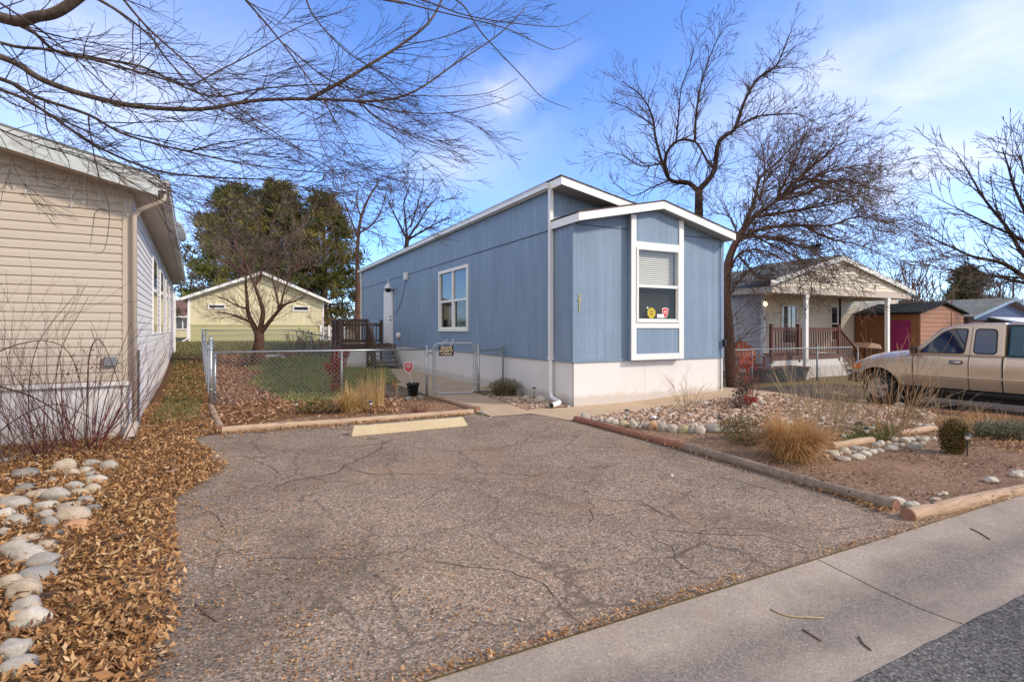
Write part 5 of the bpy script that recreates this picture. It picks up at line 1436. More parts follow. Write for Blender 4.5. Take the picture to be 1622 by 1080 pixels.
# ================================================================== PICKUP TRUCK
TG = h(8.3, -3.0); TU, TV = 7.54, -0.86
class TFr:
    def __call__(s, p): return Vector((TU + p[1], TV - p[0], TG + p[2]))
T = TFr()
TK = empty('pickup_truck', (TU+.85, TV-2.4, TG), 'metallic gold extended cab pickup truck with dark teal camper shell at the right edge', 'pickup truck')
XW1, XW2, RT, ZC = 0.68, 3.95, 0.37, 0.38
WID = 1.72
def topz(x):
    P = [(0,.80), (.05,.90), (.15,.97), (.4,1.03), (.9,1.09), (1.3,1.155), (1.45,1.17), (1.6,1.18), (5.0,1.19)]
    for (a, b), (c, d) in zip(P[:-1], P[1:]):
        if x <= c: t_ = (x-a)/(c-a); return b + (d-b)*t_
    return P[-1][1]
def botz(x):
    z = 0.50
    if x < .2: z = .56
    for xc in (XW1, XW2):
        rr_ = .47
        if abs(x-xc) < rr_: z = max(z, ZC + .02 + math.sqrt(max(0, rr_**2-(x-xc)**2)))
    return z
def side_y(x, z):
    """inward offset of the body side at (x,z)"""
    y = 0.0
    y += 0.05*max(0, (0.75-z)/0.25)**1.5 if z < .75 else 0
    y += 0.045*max(0, (z-0.98)/0.2)**1.6
    if x < .5: y += 0.20*((.5-x)/.5)**2.2
    if abs(z-.74) < .02: y -= .004
    # flared arches
    for xc in (XW1, XW2):
        d = math.hypot(x-xc, z-ZC)
        if d < .62: y -= 0.022*max(0, 1-abs(d-.50)/.10)
    return y
xs = sorted(set([round(0.045*k, 4) for k in range(0, 110)] + [XW1-.47, XW1+.47, XW2-.47, XW2+.47, 4.94]))
def loft(mb, x0, x1):
    X = [x for x in xs if x0-1e-6 <= x <= x1+1e-6]; 
    if X[0] > x0+1e-4: X = [x0] + X
    if X[-1] < x1-1e-4: X.append(x1)
    vs = []; fs = []; NZ = 12
    for x in X:
        zb, zt = botz(x), topz(x); ring = []
        for k in range(NZ+1):
            z = zb + (zt-zb)*k/NZ; ring.append((side_y(x, z), z))
        hb = .13*math.sin(math.pi*max(0, min(1, (x-.12)/1.5)))**.6 if x < 1.5 else 0
        in_ = [(side_y(x, zt)+.05, zt+.018), (side_y(x, zt)+.18, zt+.032+hb*.35), (side_y(x, zt)+.36, zt+.036+hb*.85), (WID/2, zt+.04+hb)]
        half = ring + in_
        full = [(x, y, z) for y, z in half] + [(x, WID-y, z) for y, z in half[::-1][1:]]
        vs += full
    n = len(full)
    for i in range(len(X)-1):
        for k in range(n-1): fs.append((i*n+k, (i+1)*n+k, (i+1)*n+k+1, i*n+k+1))
    fs.append(tuple(range(n))[::-1]); fs.append(tuple((len(X)-1)*n+k for k in range(n)))
    mb.add(vs, fs)
g = 0.012
XD0, XD1, XR1 = 1.42, 2.445, 3.0
for nm, a, b in (('front_fender', 0.0, XD0), ('door', XD0+g, XD1), ('rear_cab_panel', XD1+g, XR1-.004), ('cargo_bed', XR1+.016, 4.94)):
    mb = MB(T); mb.smooth = True; loft(mb, a, b)
    o = mb.build(nm, M['gold'], TK)
    if nm == 'door': TD = o
# dark gaps behind the panel seams
for x in (XD0+.006, XD1+.006, XR1+.006):
    mb = MB(T); mb.box(x-.03, .06, .56, x+.03, WID-.06, 1.14); mb.build('seam_gap', M['blackbumper'], TK)
# dark underbody and wheel wells
mb = MB(T); mb.box(XW1+.5, .35, .24, XW2-.5, WID-.35, .355); mb.box(0.25, .20, .42, XW1-.40, WID-.20, .80); mb.box(XW1-.43, .24, .55, XW1+.43, WID-.24, 1.0); mb.box(XW1+.45, .16, .36, XW2-.45, WID-.16, .9); mb.box(XW2-.44, .24, .55, XW2+.44, WID-.24, 1.0)
mb.box(XW1+.5, .05, .40, XW2-.5, .13, .47)
mb.build('underbody', M['blackbumper'], TK)
# greenhouse
ZB, ZR = 1.19, 1.885
prof = [(1.30, ZB), (1.88, 1.74), (2.02, 1.805), (2.25, 1.86), (2.65, ZR), (3.0, ZR), (3.02, ZB)]
def gy(z): return 0.055 + 0.155*(z-ZB)/(ZR-ZB)
mb = MB(T)
def gpt(x, z, y=None): return (x, gy(z) if y is None else y, z)
vs = [(x, gy(z), z) for x, z in prof] + [(x, WID-gy(z), z) for x, z in prof]; n = len(prof)
fs = [tuple(range(n)), tuple(range(2*n-1, n-1, -1))] + [(i, n+i, n+(i+1) % n, (i+1) % n) for i in range(n)]
mb.add(vs, fs); CAB = mb.build('cab', M['gold'], TK, bevel=.035)
mb = MB(T); mb.hexa([(1.36, .17, ZB+.03), (1.36, WID-.17, ZB+.03), (1.90, WID-.24, 1.75), (1.90, .24, 1.75)], [(1.345, .17, ZB+.05), (1.345, WID-.17, ZB+.05), (1.885, WID-.24, 1.77), (1.885, .24, 1.77)]); mb.build('windshield', M['blueglass'], TK)
def plate(mb, poly, o0, o1, side=0):
    P = [(x, gy(z)-o0, z) for x, z in poly]; Q = [(x, gy(z)-o1, z) for x, z in poly]; n = len(P)
    if side: P = [(x, WID-y, z) for x, y, z in P]; Q = [(x, WID-y, z) for x, y, z in Q]
    mb.add(P + Q, [tuple(range(n)), tuple(range(2*n-1, n-1, -1))] + [(i, (i+1) % n, n+(i+1) % n, n+i) for i in range(n)])
def rnd_poly(pts, r, k=4):
    out = []; n = len(pts)
    for i in range(n):
        a, b, c = Vector(pts[i-1]), Vector(pts[i]), Vector(pts[(i+1) % n]); u = (a-b); v_ = (c-b); rr_ = min(r, u.length*.45, v_.length*.45); u.normalize(); v_.normalize()
        p0 = b + u*rr_; p1 = b + v_*rr_
        for j in range(k+1):
            t_ = j/k; q = p0*(1-t_)**2 + b*2*t_*(1-t_) + p1*t_**2; out.append(tuple(q))
    return out
def inset(poly, d):
    c = Vector((sum(p[0] for p in poly)/len(poly), sum(p[1] for p in poly)/len(poly)))
    return [tuple(Vector(p) + (c-Vector(p)).normalized()*d) for p in poly]
for side in (0, 1):
    w1_ = rnd_poly([(1.50, 1.235), (2.36, 1.235), (2.40, 1.77), (2.10, 1.77), (1.93, 1.69)], .07)
    mb = MB(T); plate(mb, w1_, .001, .006, side); f = mb.build('window_seal', M['blackbumper'], TD if side == 0 else TK)
    mb = MB(T); plate(mb, inset(w1_, .03), .0065, .010, side); mb.build('window', M['blueglass'], TD if side == 0 else TK)
    w2_ = rnd_poly([(2.50, 1.24), (2.90, 1.24), (2.88, 1.76), (2.51, 1.77)], .09)
    mb = MB(T); plate(mb, w2_, .001, .006, side); mb.build('window_seal', M['blackbumper'], TK)
    mb = MB(T); plate(mb, inset(w2_, .03), .0065, .010, side); mb.build('window', M['blueglass'], TK)
# door seam going up the pillar
mb = MB(T); mb.hexa([(2.443,gy(1.19)-.004,1.19), (2.451,gy(1.19)-.004,1.19), (2.451,gy(1.19)+.02,1.19), (2.443,gy(1.19)+.02,1.19)], [(2.455,gy(1.80)-.004,1.80), (2.463,gy(1.80)-.004,1.80), (2.463,gy(1.80)+.02,1.80), (2.455,gy(1.80)+.02,1.80)]); mb.build('door_seam', M['blackbumper'], CAB)
mb = MB(T); mb.smooth = True; mb.tube([(2.13,-.012,1.055), (2.15,-.032,1.055), (2.31,-.032,1.055), (2.33,-.012,1.055)], .017, 8); mb.build('door_handle', M['chrome'], TD)
mb = MB(T); mb.box(2.11, -.008, 1.02, 2.35, .02, 1.09); mb.build('handle_recess', M['blackbumper'], TD, bevel=.01)
for y0, y1 in ((-.17, .02), (WID-.02, WID+.17)):
    mb = MB(T); mb.box(1.43, y0, 1.22, 1.53, y1, 1.38); mb.build('mirror', M['blackbumper'], TK, bevel=.03)
# side moulding lines
mb = MB(T); mb.box(XW1+.60, -.010, .735, XW2-.60, .012, .765); mb.build('side_moulding', M['gold'], TK, bevel=.006)
# camper shell
mb = MB(T); mb.hexa([(3.06,.06,1.20), (3.06,WID-.06,1.20), (4.95,WID-.06,1.20), (4.95,.06,1.20)], [(3.06,.20,1.84), (3.06,WID-.20,1.84), (4.86,WID-.20,1.80), (4.86,.20,1.80)]); SHL = mb.build('camper_shell', M['tealpaint'], TK, bevel=.04)
mb = MB(T); mb.hexa([(3.02,.17,1.842), (3.02,WID-.17,1.842), (4.9,WID-.17,1.802), (4.9,.17,1.802)], [(3.06,.25,1.90), (3.06,WID-.25,1.90), (4.85,WID-.25,1.85), (4.85,.25,1.85)]); mb.build('shell_roof', M['gold'], SHL, bevel=.02)
def gy2(z): return 0.06 + .14*(z-1.20)/.64
wp_ = rnd_poly([(3.28,1.30), (4.70,1.30), (4.66,1.72), (3.32,1.74)], .06)
for side in (0, 1):
    mb = MB(T); P = [(x, (gy2(z)-.004), z) for x, z in wp_]; Q = [(x, (gy2(z)-.012), z) for x, z in wp_]
    if side: P = [(x, WID-y, z) for x, y, z in P]; Q = [(x, WID-y, z) for x, y, z in Q]
    n = len(P); mb.add(P+Q, [tuple(range(n)), tuple(range(2*n-1, n-1, -1))] + [(i, (i+1) % n, n+(i+1) % n, n+i) for i in range(n)]); mb.build('shell_window', M['blueglass'], SHL)
# nose: bumper, lamps
mb = MB(T); mb.hexa([(-.10,.16,.46), (-.10,WID-.16,.46), (.30,WID+.0,.48), (.30,.0,.48)], [(-.09,.14,.70), (-.09,WID-.14,.70), (.30,WID+.01,.72), (.30,-.01,.72)]); BP = mb.build('front_bumper', M['blackbumper'], TK, bevel=.03)
mb = MB(T); mb.smooth = True; mb.ball((-.03,.16,.66), .07, .09, .035, 12, 8); mb.build('fog_lamp', M['lens'], BP)
for s, y in ((1, 0.0), (-1, WID)):
    mb = MB(T); mb.smooth = True; P_ = [(.10, .13), (.30, .035)]
    yy = lambda q: y + s*q
    mb.hexa([(-.01,yy(.17),.79), (.27,yy(.015),.79), (.28,yy(.09),.79), (.10,yy(.26),.79)], [(.04,yy(.17),.93), (.30,yy(.015),.975), (.30,yy(.09),.975), (.12,yy(.26),.93)]); mb.build('marker_lamp', M['orangelamp'], TK, bevel=.015)
    mb = MB(T); mb.hexa([(-.03,yy(.26),.79), (-.03,yy(.52),.79), (.1,yy(.52),.79), (.1,yy(.26),.79)], [(.0,yy(.26),.93), (.0,yy(.52),.93), (.1,yy(.52),.93), (.1,yy(.26),.93)]); mb.build('headlight', M['lens'], TK, bevel=.015)
mb = MB(T); mb.hexa([(-.04,.54,.78), (-.04,WID-.54,.78), (.1,WID-.54,.78), (.1,.54,.78)], [(.0,.54,.92), (.0,WID-.54,.92), (.1,WID-.54,.92), (.1,.54,.92)]); mb.build('grille', M['blackbumper'], TK, bevel=.01)
mb = MB(T); mb.box(4.95, .05, .50, 5.10, WID-.05, .66); mb.build('rear_bumper', M['chrome'], TK, bevel=.03)
mb = MB(T); mb.smooth = True; mb.tube([(1.38,.45,1.20), (1.55,.60,1.30)], .008, 5); mb.build('wiper', M['blackbumper'], TK)
def wheel(x, y, s):
    c = T((x, y, ZC))
    def ring(mb, prof_, n=32):
        vs = []; fs = []
        for r_, o_ in prof_:
            for k in range(n):
                a_ = 2*math.pi*k/n; vs.append((x + r_*math.cos(a_), y + o_*s, ZC + r_*math.sin(a_)))
        for i in range(len(prof_)-1):
            for k in range(n): fs.append((i*n+k, i*n+(k+1) % n, (i+1)*n+(k+1) % n, (i+1)*n+k))
        mb.add(vs, fs)
    wh = MB(T); wh.smooth = True; ring(wh, [(.22,-.02), (.25,-.035), (.33,-.03), (.365,0.0), (.372,.04), (.372,.16), (.36,.20), (.25,.22), (.22,.20)]); t_ = wh.build('wheel', M['rubber'], TK)
    rm = MB(T); rm.smooth = True; ring(rm, [(.225,-.022), (.215,-.028), (.20,-.01), (.19,.05), (.0,.055)]); rm.smooth = False
    for k in range(5):
        a_ = 2*math.pi*k/5+.3; ca, sa = math.cos(a_), math.sin(a_)
        q = lambda r_, w_, o_: (x + r_*ca - w_*sa, y + o_*s, ZC + r_*sa + w_*ca)
        rm.hexa([q(.04,-.04,.02), q(.205,-.055,-.005), q(.205,.055,-.005), q(.04,.04,.02)], [q(.04,-.03,-.015), q(.205,-.045,-.022), q(.205,.045,-.022), q(.04,.03,-.015)])
    rm.smooth = True; ring(rm, [(.0,-.03), (.045,-.028), (.06,-.01), (.06,.05)], 20)
    rm.build('rim', M['alloy'], t_)
for x in (XW1, XW2):
    wheel(x, 0.055, 1); wheel(x, WID-.055, -1)
# ================================================================== STONES
ORD = ['nearest','second nearest','third nearest','fourth nearest','fifth nearest','sixth nearest','seventh nearest','eighth nearest','ninth nearest','tenth nearest','eleventh nearest','twelfth nearest','thirteenth nearest','fourteenth nearest','fifteenth nearest','sixteenth nearest','seventeenth nearest','eighteenth nearest','nineteenth nearest','twentieth nearest','twenty first nearest','twenty second nearest']
LORD = ['leftmost','second from the left','third from the left','fourth from the left','fifth from the left','sixth from the left','seventh from the left','eighth from the left','ninth from the left','tenth from the left','eleventh from the left','twelfth from the left','thirteenth from the left','fourteenth from the left','fifteenth from the left','sixteenth from the left','seventeenth from the left','eighteenth from the left','nineteenth from the left','twentieth from the left']
STPOS = []
def stones(lst, place, group, sc, ox, oy, key='near', flat=1.0, lift=.6):
    """lst: (cx, cy, w, h, colour) in a zoomed crop; each becomes a boulder at its place on the ground"""
    items = []
    for i, (cx, cy, w, hh, c) in enumerate(lst):
        x, y = ox + cx/sc, oy + (cy + hh*0.32)/sc; p = G(x, y); Z = depth(p)
        wid = w/sc/FP*Z; items.append([x, y, p, Z, wid, hh/w, c, cx, i])
    # class = size + colour, ranked inside the class
    med = sorted(t_[4] for t_ in items)[len(items)//2]
    cls = {}
    for t_ in items:
        size = 'large' if t_[4] > med*1.25 else ('small' if t_[4] < med*0.75 else 'medium')
        shape = 'flat' if t_[5] < .40 else ('rounded' if t_[5] > .62 else 'oval')
        cls.setdefault((size, t_[6], shape), []).append(t_)
    for (size, c, shape), L_ in cls.items():
        L_.sort(key=lambda t_: t_[3] if key == 'near' else t_[7])
        for k, t_ in enumerate(L_):
            x, y, p, Z, wid, asp, cc, cx, i = t_
            if len(L_) == 1: lab = f'one {size} {shape} {STONE[c][0]} stone {place}'
            elif key == 'near': lab = f'{ORD[k]} {size} {shape} {STONE[c][0]} stone {place}'
            else: lab = f'{LORD[k]} {size} {shape} {STONE[c][0]} stone {place}'
            rg = random.Random(i*17 + len(lst)); ry = wid*0.5*rg.uniform(.62, .85); rx = wid*.5
            rz = max(.02, min(wid*.42, wid*asp*.60))*flat; STPOS.append((p.x, p.y, wid*.5))
            mb = MB(); mb.smooth = True
            mb.ball((0,0,0), rx, ry, rz*1.08, 22, 14, .26, i+len(lst)*3)
            a_ = R(-27.5) + rg.uniform(-.35, .35); ca, sa = math.cos(a_), math.sin(a_)
            mb.v = [Vector((v.x*ca - v.y*sa, v.x*sa + v.y*ca, v.z + rz*lift)) for v in mb.v]
            o = mb.build('river_stone', STONE[c][1]); o.location = p
            tag(o, lab, 'stone', group)
LS = [(15,95,45,28,'b'),(115,145,130,35,'d'),(215,138,35,20,'t'),(150,102,50,18,'g'),(290,118,95,55,'t'),(325,148,60,40,'t'),(410,102,70,30,'b'),(390,130,80,28,'w'),(490,115,90,45,'g'),(410,150,80,25,'g'),(430,175,100,35,'w'),(235,178,45,25,'b'),(120,212,100,35,'d'),(335,207,75,40,'g'),(418,217,78,38,'t'),(355,233,90,30,'t'),(175,240,120,35,'t'),(250,247,110,60,'g'),(385,265,80,32,'b'),(65,287,135,55,'g'),(210,290,100,36,'w'),(320,285,95,22,'t'),(300,300,90,25,'g'),(415,303,80,30,'d'),(25,330,85,45,'w'),(205,332,100,35,'g'),(330,333,140,58,'t'),(75,362,100,48,'g'),(225,370,90,45,'b'),(350,374,120,30,'o'),(15,410,50,40,'g'),(120,437,120,30,'t'),(75,485,135,55,'g'),(215,468,90,38,'t'),(135,507,160,45,'w'),(90,543,70,25,'g'),(200,547,155,62,'b'),(160,605,170,55,'b'),(45,640,110,60,'t'),(110,680,135,105,'t'),(120,752,125,75,'g'),(135,805,160,78,'w'),(65,943,140,75,'g'),(90,1012,175,60,'g'),(265,412,60,15,'d'),(10,220,25,30,'t'),(20,178,50,25,'g'),(60,80,60,20,'g')]
stones(LS, 'in the leaf litter', 'river stones in the leaf litter', 2.842, 0, 700, lift=.72)
RS = [(182,168,65,45,'g'),(232,186,50,26,'b'),(277,186,40,30,'b'),(315,190,45,35,'g'),(357,198,55,35,'w'),(415,205,62,32,'y'),(475,210,52,38,'w'),(516,215,26,35,'g'),(552,213,42,42,'b'),(596,219,60,42,'o'),(655,227,65,45,'g'),(719,230,58,58,'w'),(783,238,58,45,'y'),(831,240,45,50,'b'),(884,246,65,40,'w'),(968,235,100,42,'b'),(1055,243,68,32,'b')]
stones(RS, 'of the border row', 'river stones bordering the gravel', 3.857, 880, 620, 'left', 1.25)
RS2 = [(1140,85,60,30,'w'),(1210,90,45,32,'w'),(1255,73,60,30,'w'),(1340,100,30,18,'b')]
stones(RS2, 'under the red berry bush', 'pale stones at the red bush', 3.857, 880, 620, 'left')
RS3 = [(455,385,75,40,'w'),(528,370,65,45,'w'),(512,412,90,26,'g'),(600,402,95,32,'w'),(650,383,80,38,'w'),(698,372,60,32,'w'),(735,362,60,25,'g'),(590,350,60,30,'g'),(640,352,60,22,'g'),(575,375,40,25,'b'),(500,380,30,25,'t'),(745,322,55,38,'w'),(715,330,45,35,'g'),(790,320,40,28,'t'),(832,298,50,35,'w'),(810,350,80,35,'g'),(875,332,40,32,'g'),(835,328,50,25,'b'),(895,303,65,38,'w'),(955,335,75,42,'b'),(930,295,50,25,'w'),(968,290,45,30,'g'),(1005,295,50,30,'w'),(1030,292,40,30,'t'),(1070,285,35,45,'w'),(998,320,45,22,'g'),(415,398,30,20,'t'),(410,372,45,25,'g')]
stones(RS3, 'along the short tan logs', 'cobbles heaped along the short logs', 3.857, 1202, 620, 'left')
RS4 = [(840,678,95,50,'w'),(942,707,95,50,'w'),(690,660,85,35,'g'),(1130,625,50,22,'w'),(1103,635,25,18,'w'),(1075,663,60,14,'t'),(1420,545,80,32,'w'),(1575,510,75,35,'w'),(1590,493,60,12,'g')]
stones(RS4, 'on bare soil', 'stones lying on bare soil', 3.857, 1202, 620, 'left', lift=.7)
RS5 = [(700,130,50,40,'b'),(740,140,60,30,'g'),(960,130,60,35,'b'),(1000,150,50,30,'w'),(950,160,60,30,'w'),(910,190,60,30,'g'),(970,205,80,25,'w'),(1030,215,60,25,'g'),(1010,125,40,25,'b'),(985,115,40,20,'w'),(860,85,60,30,'w'),(930,105,40,22,'g'),(900,150,50,25,'g'),(1050,170,45,20,'w'),(860,180,60,22,'w'),(640,60,40,20,'w')]
stones(RS5, 'of the heap by the pickup', 'cobbles of the heap by the pickup', 3.857, 1202, 620, 'left')
RS6 = [(318,615,50,30,'g'),(470,603,60,32,'g'),(575,597,50,35,'b'),(530,605,25,18,'w'),(1105,725,60,36,'b'),(1475,600,65,46,'w'),(1595,620,100,60,'w'),(1170,765,18,12,'w'),(405,608,50,22,'t')]
stones(RS6, 'by the gate', 'stones around the gate', 5.4, 560, 520, 'left')
RS7 = [(870,893,170,42,'w'),(1000,930,40,20,'g'),(570,915,40,20,'w')]
stones([(a, b*1.0, c, d, e) for a, b, c, d, e in [(865,893,120,34,'w'),(960,900,50,25,'w'),(925,880,60,25,'g'),(830,905,40,20,'w')]], 'behind the lawn', 'pale stones behind the lawn', 5.4, 270, 400, 'left')
# ================================================================== GROUND COVER
def leaf_mesh(name, P, size, mat, seed, pile=0.025, z0=0.012, kind='stuff', tilt=0.45, aspect=.42, label=None, cat=None):
    g = np.random.default_rng(seed); n = len(P)
    z = hz(P) + z0 + g.random(n)*pile
    L = size*g.uniform(.55, 1.35, n); Wd = L*aspect*g.uniform(.6, 1.3, n)
    yaw = g.uniform(0, 2*np.pi, n); ta = g.normal(0, tilt, n); tb = g.normal(0, tilt, n)
    ax = np.column_stack([np.cos(yaw), np.sin(yaw), np.tan(np.clip(ta, -1, 1))]); ax /= np.linalg.norm(ax, axis=1)[:,None]
    sd = np.column_stack([-np.sin(yaw), np.cos(yaw), np.tan(np.clip(tb, -1, 1))]); sd /= np.linalg.norm(sd, axis=1)[:,None]
    up = np.cross(ax, sd)
    c = np.column_stack([P, z + np.abs(ax[:,2])*L*.5 + np.abs(sd[:,2])*Wd*.5])
    cur = g.uniform(-.05, .35, n)[:,None]*L[:,None]
    b = c - ax*L[:,None]*.5 + up*cur*.5; t_ = c + ax*L[:,None]*.5 + up*cur*.6
    l = c + sd*Wd[:,None]*.5 + up*(Wd*g.uniform(0, .4, n))[:,None]; r = c - sd*Wd[:,None]*.5 + up*(Wd*g.uniform(0, .4, n))[:,None]
    V = np.stack([b, l, t_, r], 1).reshape(-1, 3)
    i = np.arange(n)*4
    F = np.concatenate([np.stack([i, i+2, i+1], 1), np.stack([i, i+3, i+2], 1)])
    rn = np.clip(g.beta(2, 2.2, n), 0, 1)
    o = npmesh(name, V, F, mat, np.concatenate([rn, rn])); o['kind'] = kind
    if label: tag(o, label, cat)
    return o

def blade_mesh(pos, hgt, wid, lean, droop, seed, segs=4):
    """pos (n,3), lean (n,2) horizontal unit*amount; returns V,F,rnd"""
    g = np.random.default_rng(seed); n = len(pos)
    lv = []
    sd = np.column_stack([-lean[:,1], lean[:,0]]); nn_ = np.linalg.norm(sd, axis=1); a_ = g.uniform(0, 2*np.pi, n)
    sd = np.where((nn_ > 1e-5)[:,None], sd/np.maximum(nn_, 1e-5)[:,None], np.column_stack([np.cos(a_), np.sin(a_)]))
    for k in range(segs+1):
        t_ = k/segs
        x = pos[:,0] + lean[:,0]*hgt*(t_**1.6); y = pos[:,1] + lean[:,1]*hgt*(t_**1.6)
        z = pos[:,2] + hgt*(t_ - droop*t_**2.6)
        w = wid*(1 - t_*.92)*.5
        lv.append(np.stack([np.column_stack([x-sd[:,0]*w, y-sd[:,1]*w, z]), np.column_stack([x+sd[:,0]*w, y+sd[:,1]*w, z])], 1))
    V = np.stack(lv, 1).reshape(-1, 3)       # n, segs+1, 2
    m = 2*(segs+1); i = (np.arange(n)*m)[:,None]
    F = np.concatenate([np.concatenate([i+2*k, i+2*k+1, i+2*k+3, i+2*k+2], 1) for k in range(segs)])
    rn = g.random(n); return V, F, np.tile(rn, segs)

def poly(*px): return [tuple(G(*q)[:2]) for q in px]

# leaf mould sheets then loose leaves
LEFT = [(-14,-6.62),(-6.42,-6.62),(-6.38,-5.6),(-6.55,-4.9),(-6.5,-3.2),(-6.2,-2.4),(-6.35,-1.2),(-6.75,-0.4),(-6.5,0.0),(-6.12,0.1),(-6.22,1.6),(-6.34,3.5),(-6.7,10.5),(-7.1,16),(-14,16)]
drape('leaf_mould', LEFT, 0.013, M['mould'], 0.5, 0.10, 4)
YARD = [(-6.25,0.9),(-6.2,0.5),(-4.4,1.4),(-3.3,0.9),(-2.9,2.6),(-3.2,3.3),(-2.6,5.0),(-2.2,8.0),(-2.4,12),(-2.6,17),(-6.9,17),(-6.35,3.5)]
drape('leaf_mould', YARD, 0.008, M['mould'], 0.5, 0.12, 9)
LAWN = poly((383,577),(420,569),(480,566),(545,567),(606,574),(622,592),(634,607),(600,610),(575,616),(545,634),(500,640),(450,637),(420,620),(392,608),(405,597),(432,588),(395,588))
lawn = drape('lawn', LAWN, 0.018, M['turf'], 0.4, 0.10, 12)
def dens_left(x, y):
    w = 0.9
    if y > 1.0: w = 0.55 + .4*mnoise.noise(Vector((x*.9, y*.5, 2)))
    if y > 6: w *= .5
    return w
def house_excl(P):
    c, s = math.cos(R(3)), math.sin(R(3)); lx = (P[:,0]+7.22)*c + (P[:,1]-.41)*s; ly = -(P[:,0]+7.22)*s + (P[:,1]-.41)*c
    return ~((lx < 0.0) & (ly > 0.0))
near = [(-8.9,-6.6),(-6.25,-6.6),(-6.2,-5.7),(-6.35,-4.9),(-6.35,-3.2),(-6.0,-2.4),(-6.15,-1.2),(-6.55,-0.5),(-6.3,0.02),(-6.12,0.1),(-6.22,1.6),(-6.34,3.4),(-6.4,5.5),(-7.3,5.5),(-7.6,.4),(-11,.4),(-11,-3)]
P = scatter(jitter_poly(near, .14, .2, 8), 105000, 21, dens_left); P = P[house_excl(P)]
sp_a = np.array(STPOS[:50]); gk = np.random.default_rng(77)
d_ = np.min(np.hypot(P[:,0][:,None]-sp_a[:,0], P[:,1][:,None]-sp_a[:,1])/sp_a[:,2], axis=1); P = P[(d_ > .95) | (gk.random(len(P)) < .04)]
leaf_mesh('leaf_litter', P, .046, M['leaf'], 22, .026, .016, tilt=.55, aspect=.40)
P = scatter(jitter_poly(near, .3, .2, 18), 2600, 401, dens_left); P = P[house_excl(P)]; leaf_mesh('leaf_litter', P, .072, M['leaf'], 402, .012, .040, tilt=.22, aspect=.55)
P = scatter(jitter_poly(near, .3, .2, 28), 26000, 403, dens_left); P = P[house_excl(P)]; leaf_mesh('leaf_litter', P, .022, M['leaf'], 404, .034, .018, tilt=.5, aspect=.6)
P = scatter(near, 900, 405, dens_left); P = P[house_excl(P)]; leaf_mesh('twig_litter', P, .17, M['mulch'], 406, .02, .030, tilt=.12, aspect=.035)
far_ = [(-6.4,5.5),(-7.35,5.5),(-7.8,16),(-6.8,16)]
P = scatter(far_, 7000, 24, lambda x, y: .6 + .5*mnoise.noise(Vector((x, y*.6, 5)))); leaf_mesh('leaf_litter', P, .085, M['leaf'], 25, .03, .02)
# thinner spill of leaves on the asphalt edge and along the logs
def spill(pts, w, n, seed, size=.045, mat='leaf'):
    g = np.random.default_rng(seed); out = []
    segs = [(Vector(a[:2]), Vector(b[:2])) for a, b in zip(pts[:-1], pts[1:])]; Ls = [(b-a).length for a, b in segs]; tot = sum(Ls)
    for (a, b), L_ in zip(segs, Ls):
        k = int(n*L_/tot); t_ = g.random(k); o_ = np.abs(g.normal(0, w, k)) if w > 0 else -np.abs(g.normal(0, -w, k)); d = (b-a).normalized(); s = Vector((d.y, -d.x))
        out.append(np.column_stack([a.x + d.x*L_*t_ + s.x*o_, a.y + d.y*L_*t_ + s.y*o_]))
    P = np.concatenate(out); return leaf_mesh('leaf_litter', P, size, M[mat], seed, .012, .014)
spill([(-6.3,-6.5),(-6.25,-4.9),(-6.4,-3.2),(-6.1,-2.4),(-6.2,-1.0),(-6.4,-.2)], -.28, 4200, 31, .042)
spill([(-6.2,-6.5),(-6.2,-5.0),(-6.3,-4.4)], -.5, 1900, 32, .04)
spill([(-6.1,.03),(-4.6,.02),(-2.2,.02)], .06, 700, 33, .045)
spill([(-6.1,.0),(-3.8,.02)], .22, 260, 34, .04)
spill([tuple(G(1300,775)[:2]), tuple(G(1419,818)[:2])], .05, 260, 35, .04)
spill([tuple(G(1000,690)[:2]), tuple(G(1300,780)[:2])], .04, 120, 36, .035)
spill([tuple(G(1430,816)[:2]), tuple(G(1622,790)[:2])], .03, 120, 37, .04)
spill([(-2.0,-6.63),(-.8,-6.63),(1.5,-6.63)], .02, 120, 38, .035)
spill([(-5.4,-6.60),(-3.2,-6.60)], -.035, 420, 39, .028); spill([(-2.6,-6.60),(-.9,-6.60)], -.03, 160, 339, .026); spill([(-5.4,-6.615),(-.9,-6.615)], -.012, 500, 340, .018)
spill([(-4.5,-7.42),(2.5,-7.42)], .022, 1500, 40, .030)
P = scatter([(-6.4,-6.6),(-4.2,-6.6),(-4.9,-5.2),(-5.6,-3.6),(-6.1,-2.4),(-6.4,-2.4)], 11000, 241, lambda x, y: max(0, .75 + 1.2*mnoise.noise(Vector((x*2.2, y*2.2, 4))) - (x+6.4)*.33)); leaf_mesh('leaf_litter', P, .017, M['leaf'], 242, .004, .010, tilt=.25, aspect=.6)
P = scatter([(-.9,-6.55),(9,-6.55),(9,-1.3),(-.9,-1.4)], 42000, 243, lambda x, y: max(0, .40 + 1.5*mnoise.noise(Vector((x*1.1, y*1.6, 6))))); leaf_mesh('leaf_litter', P, .030, M['mulch'], 244, .008, .006, tilt=.35, aspect=.5)
P = scatter([(-6.1,.12),(-2.1,.12),(-2.0,3),(-6.2,3.2)], 6000, 245, lambda x, y: max(0, .4 + 1.3*mnoise.noise(Vector((x*1.3, y*1.6, 9))))); leaf_mesh('leaf_litter', P, .028, M['mulch'], 246, .006, .010, tilt=.3, aspect=.5)
yp = jitter_poly([(-6.25,0.35),(-5.2,1.5),(-4.3,1.4),(-3.3,0.7),(-2.9,1.4),(-2.7,2.8),(-3.1,3.4),(-2.6,5.2),(-2.3,8.5),(-2.6,17),(-6.9,17),(-6.32,3.5)], .1)
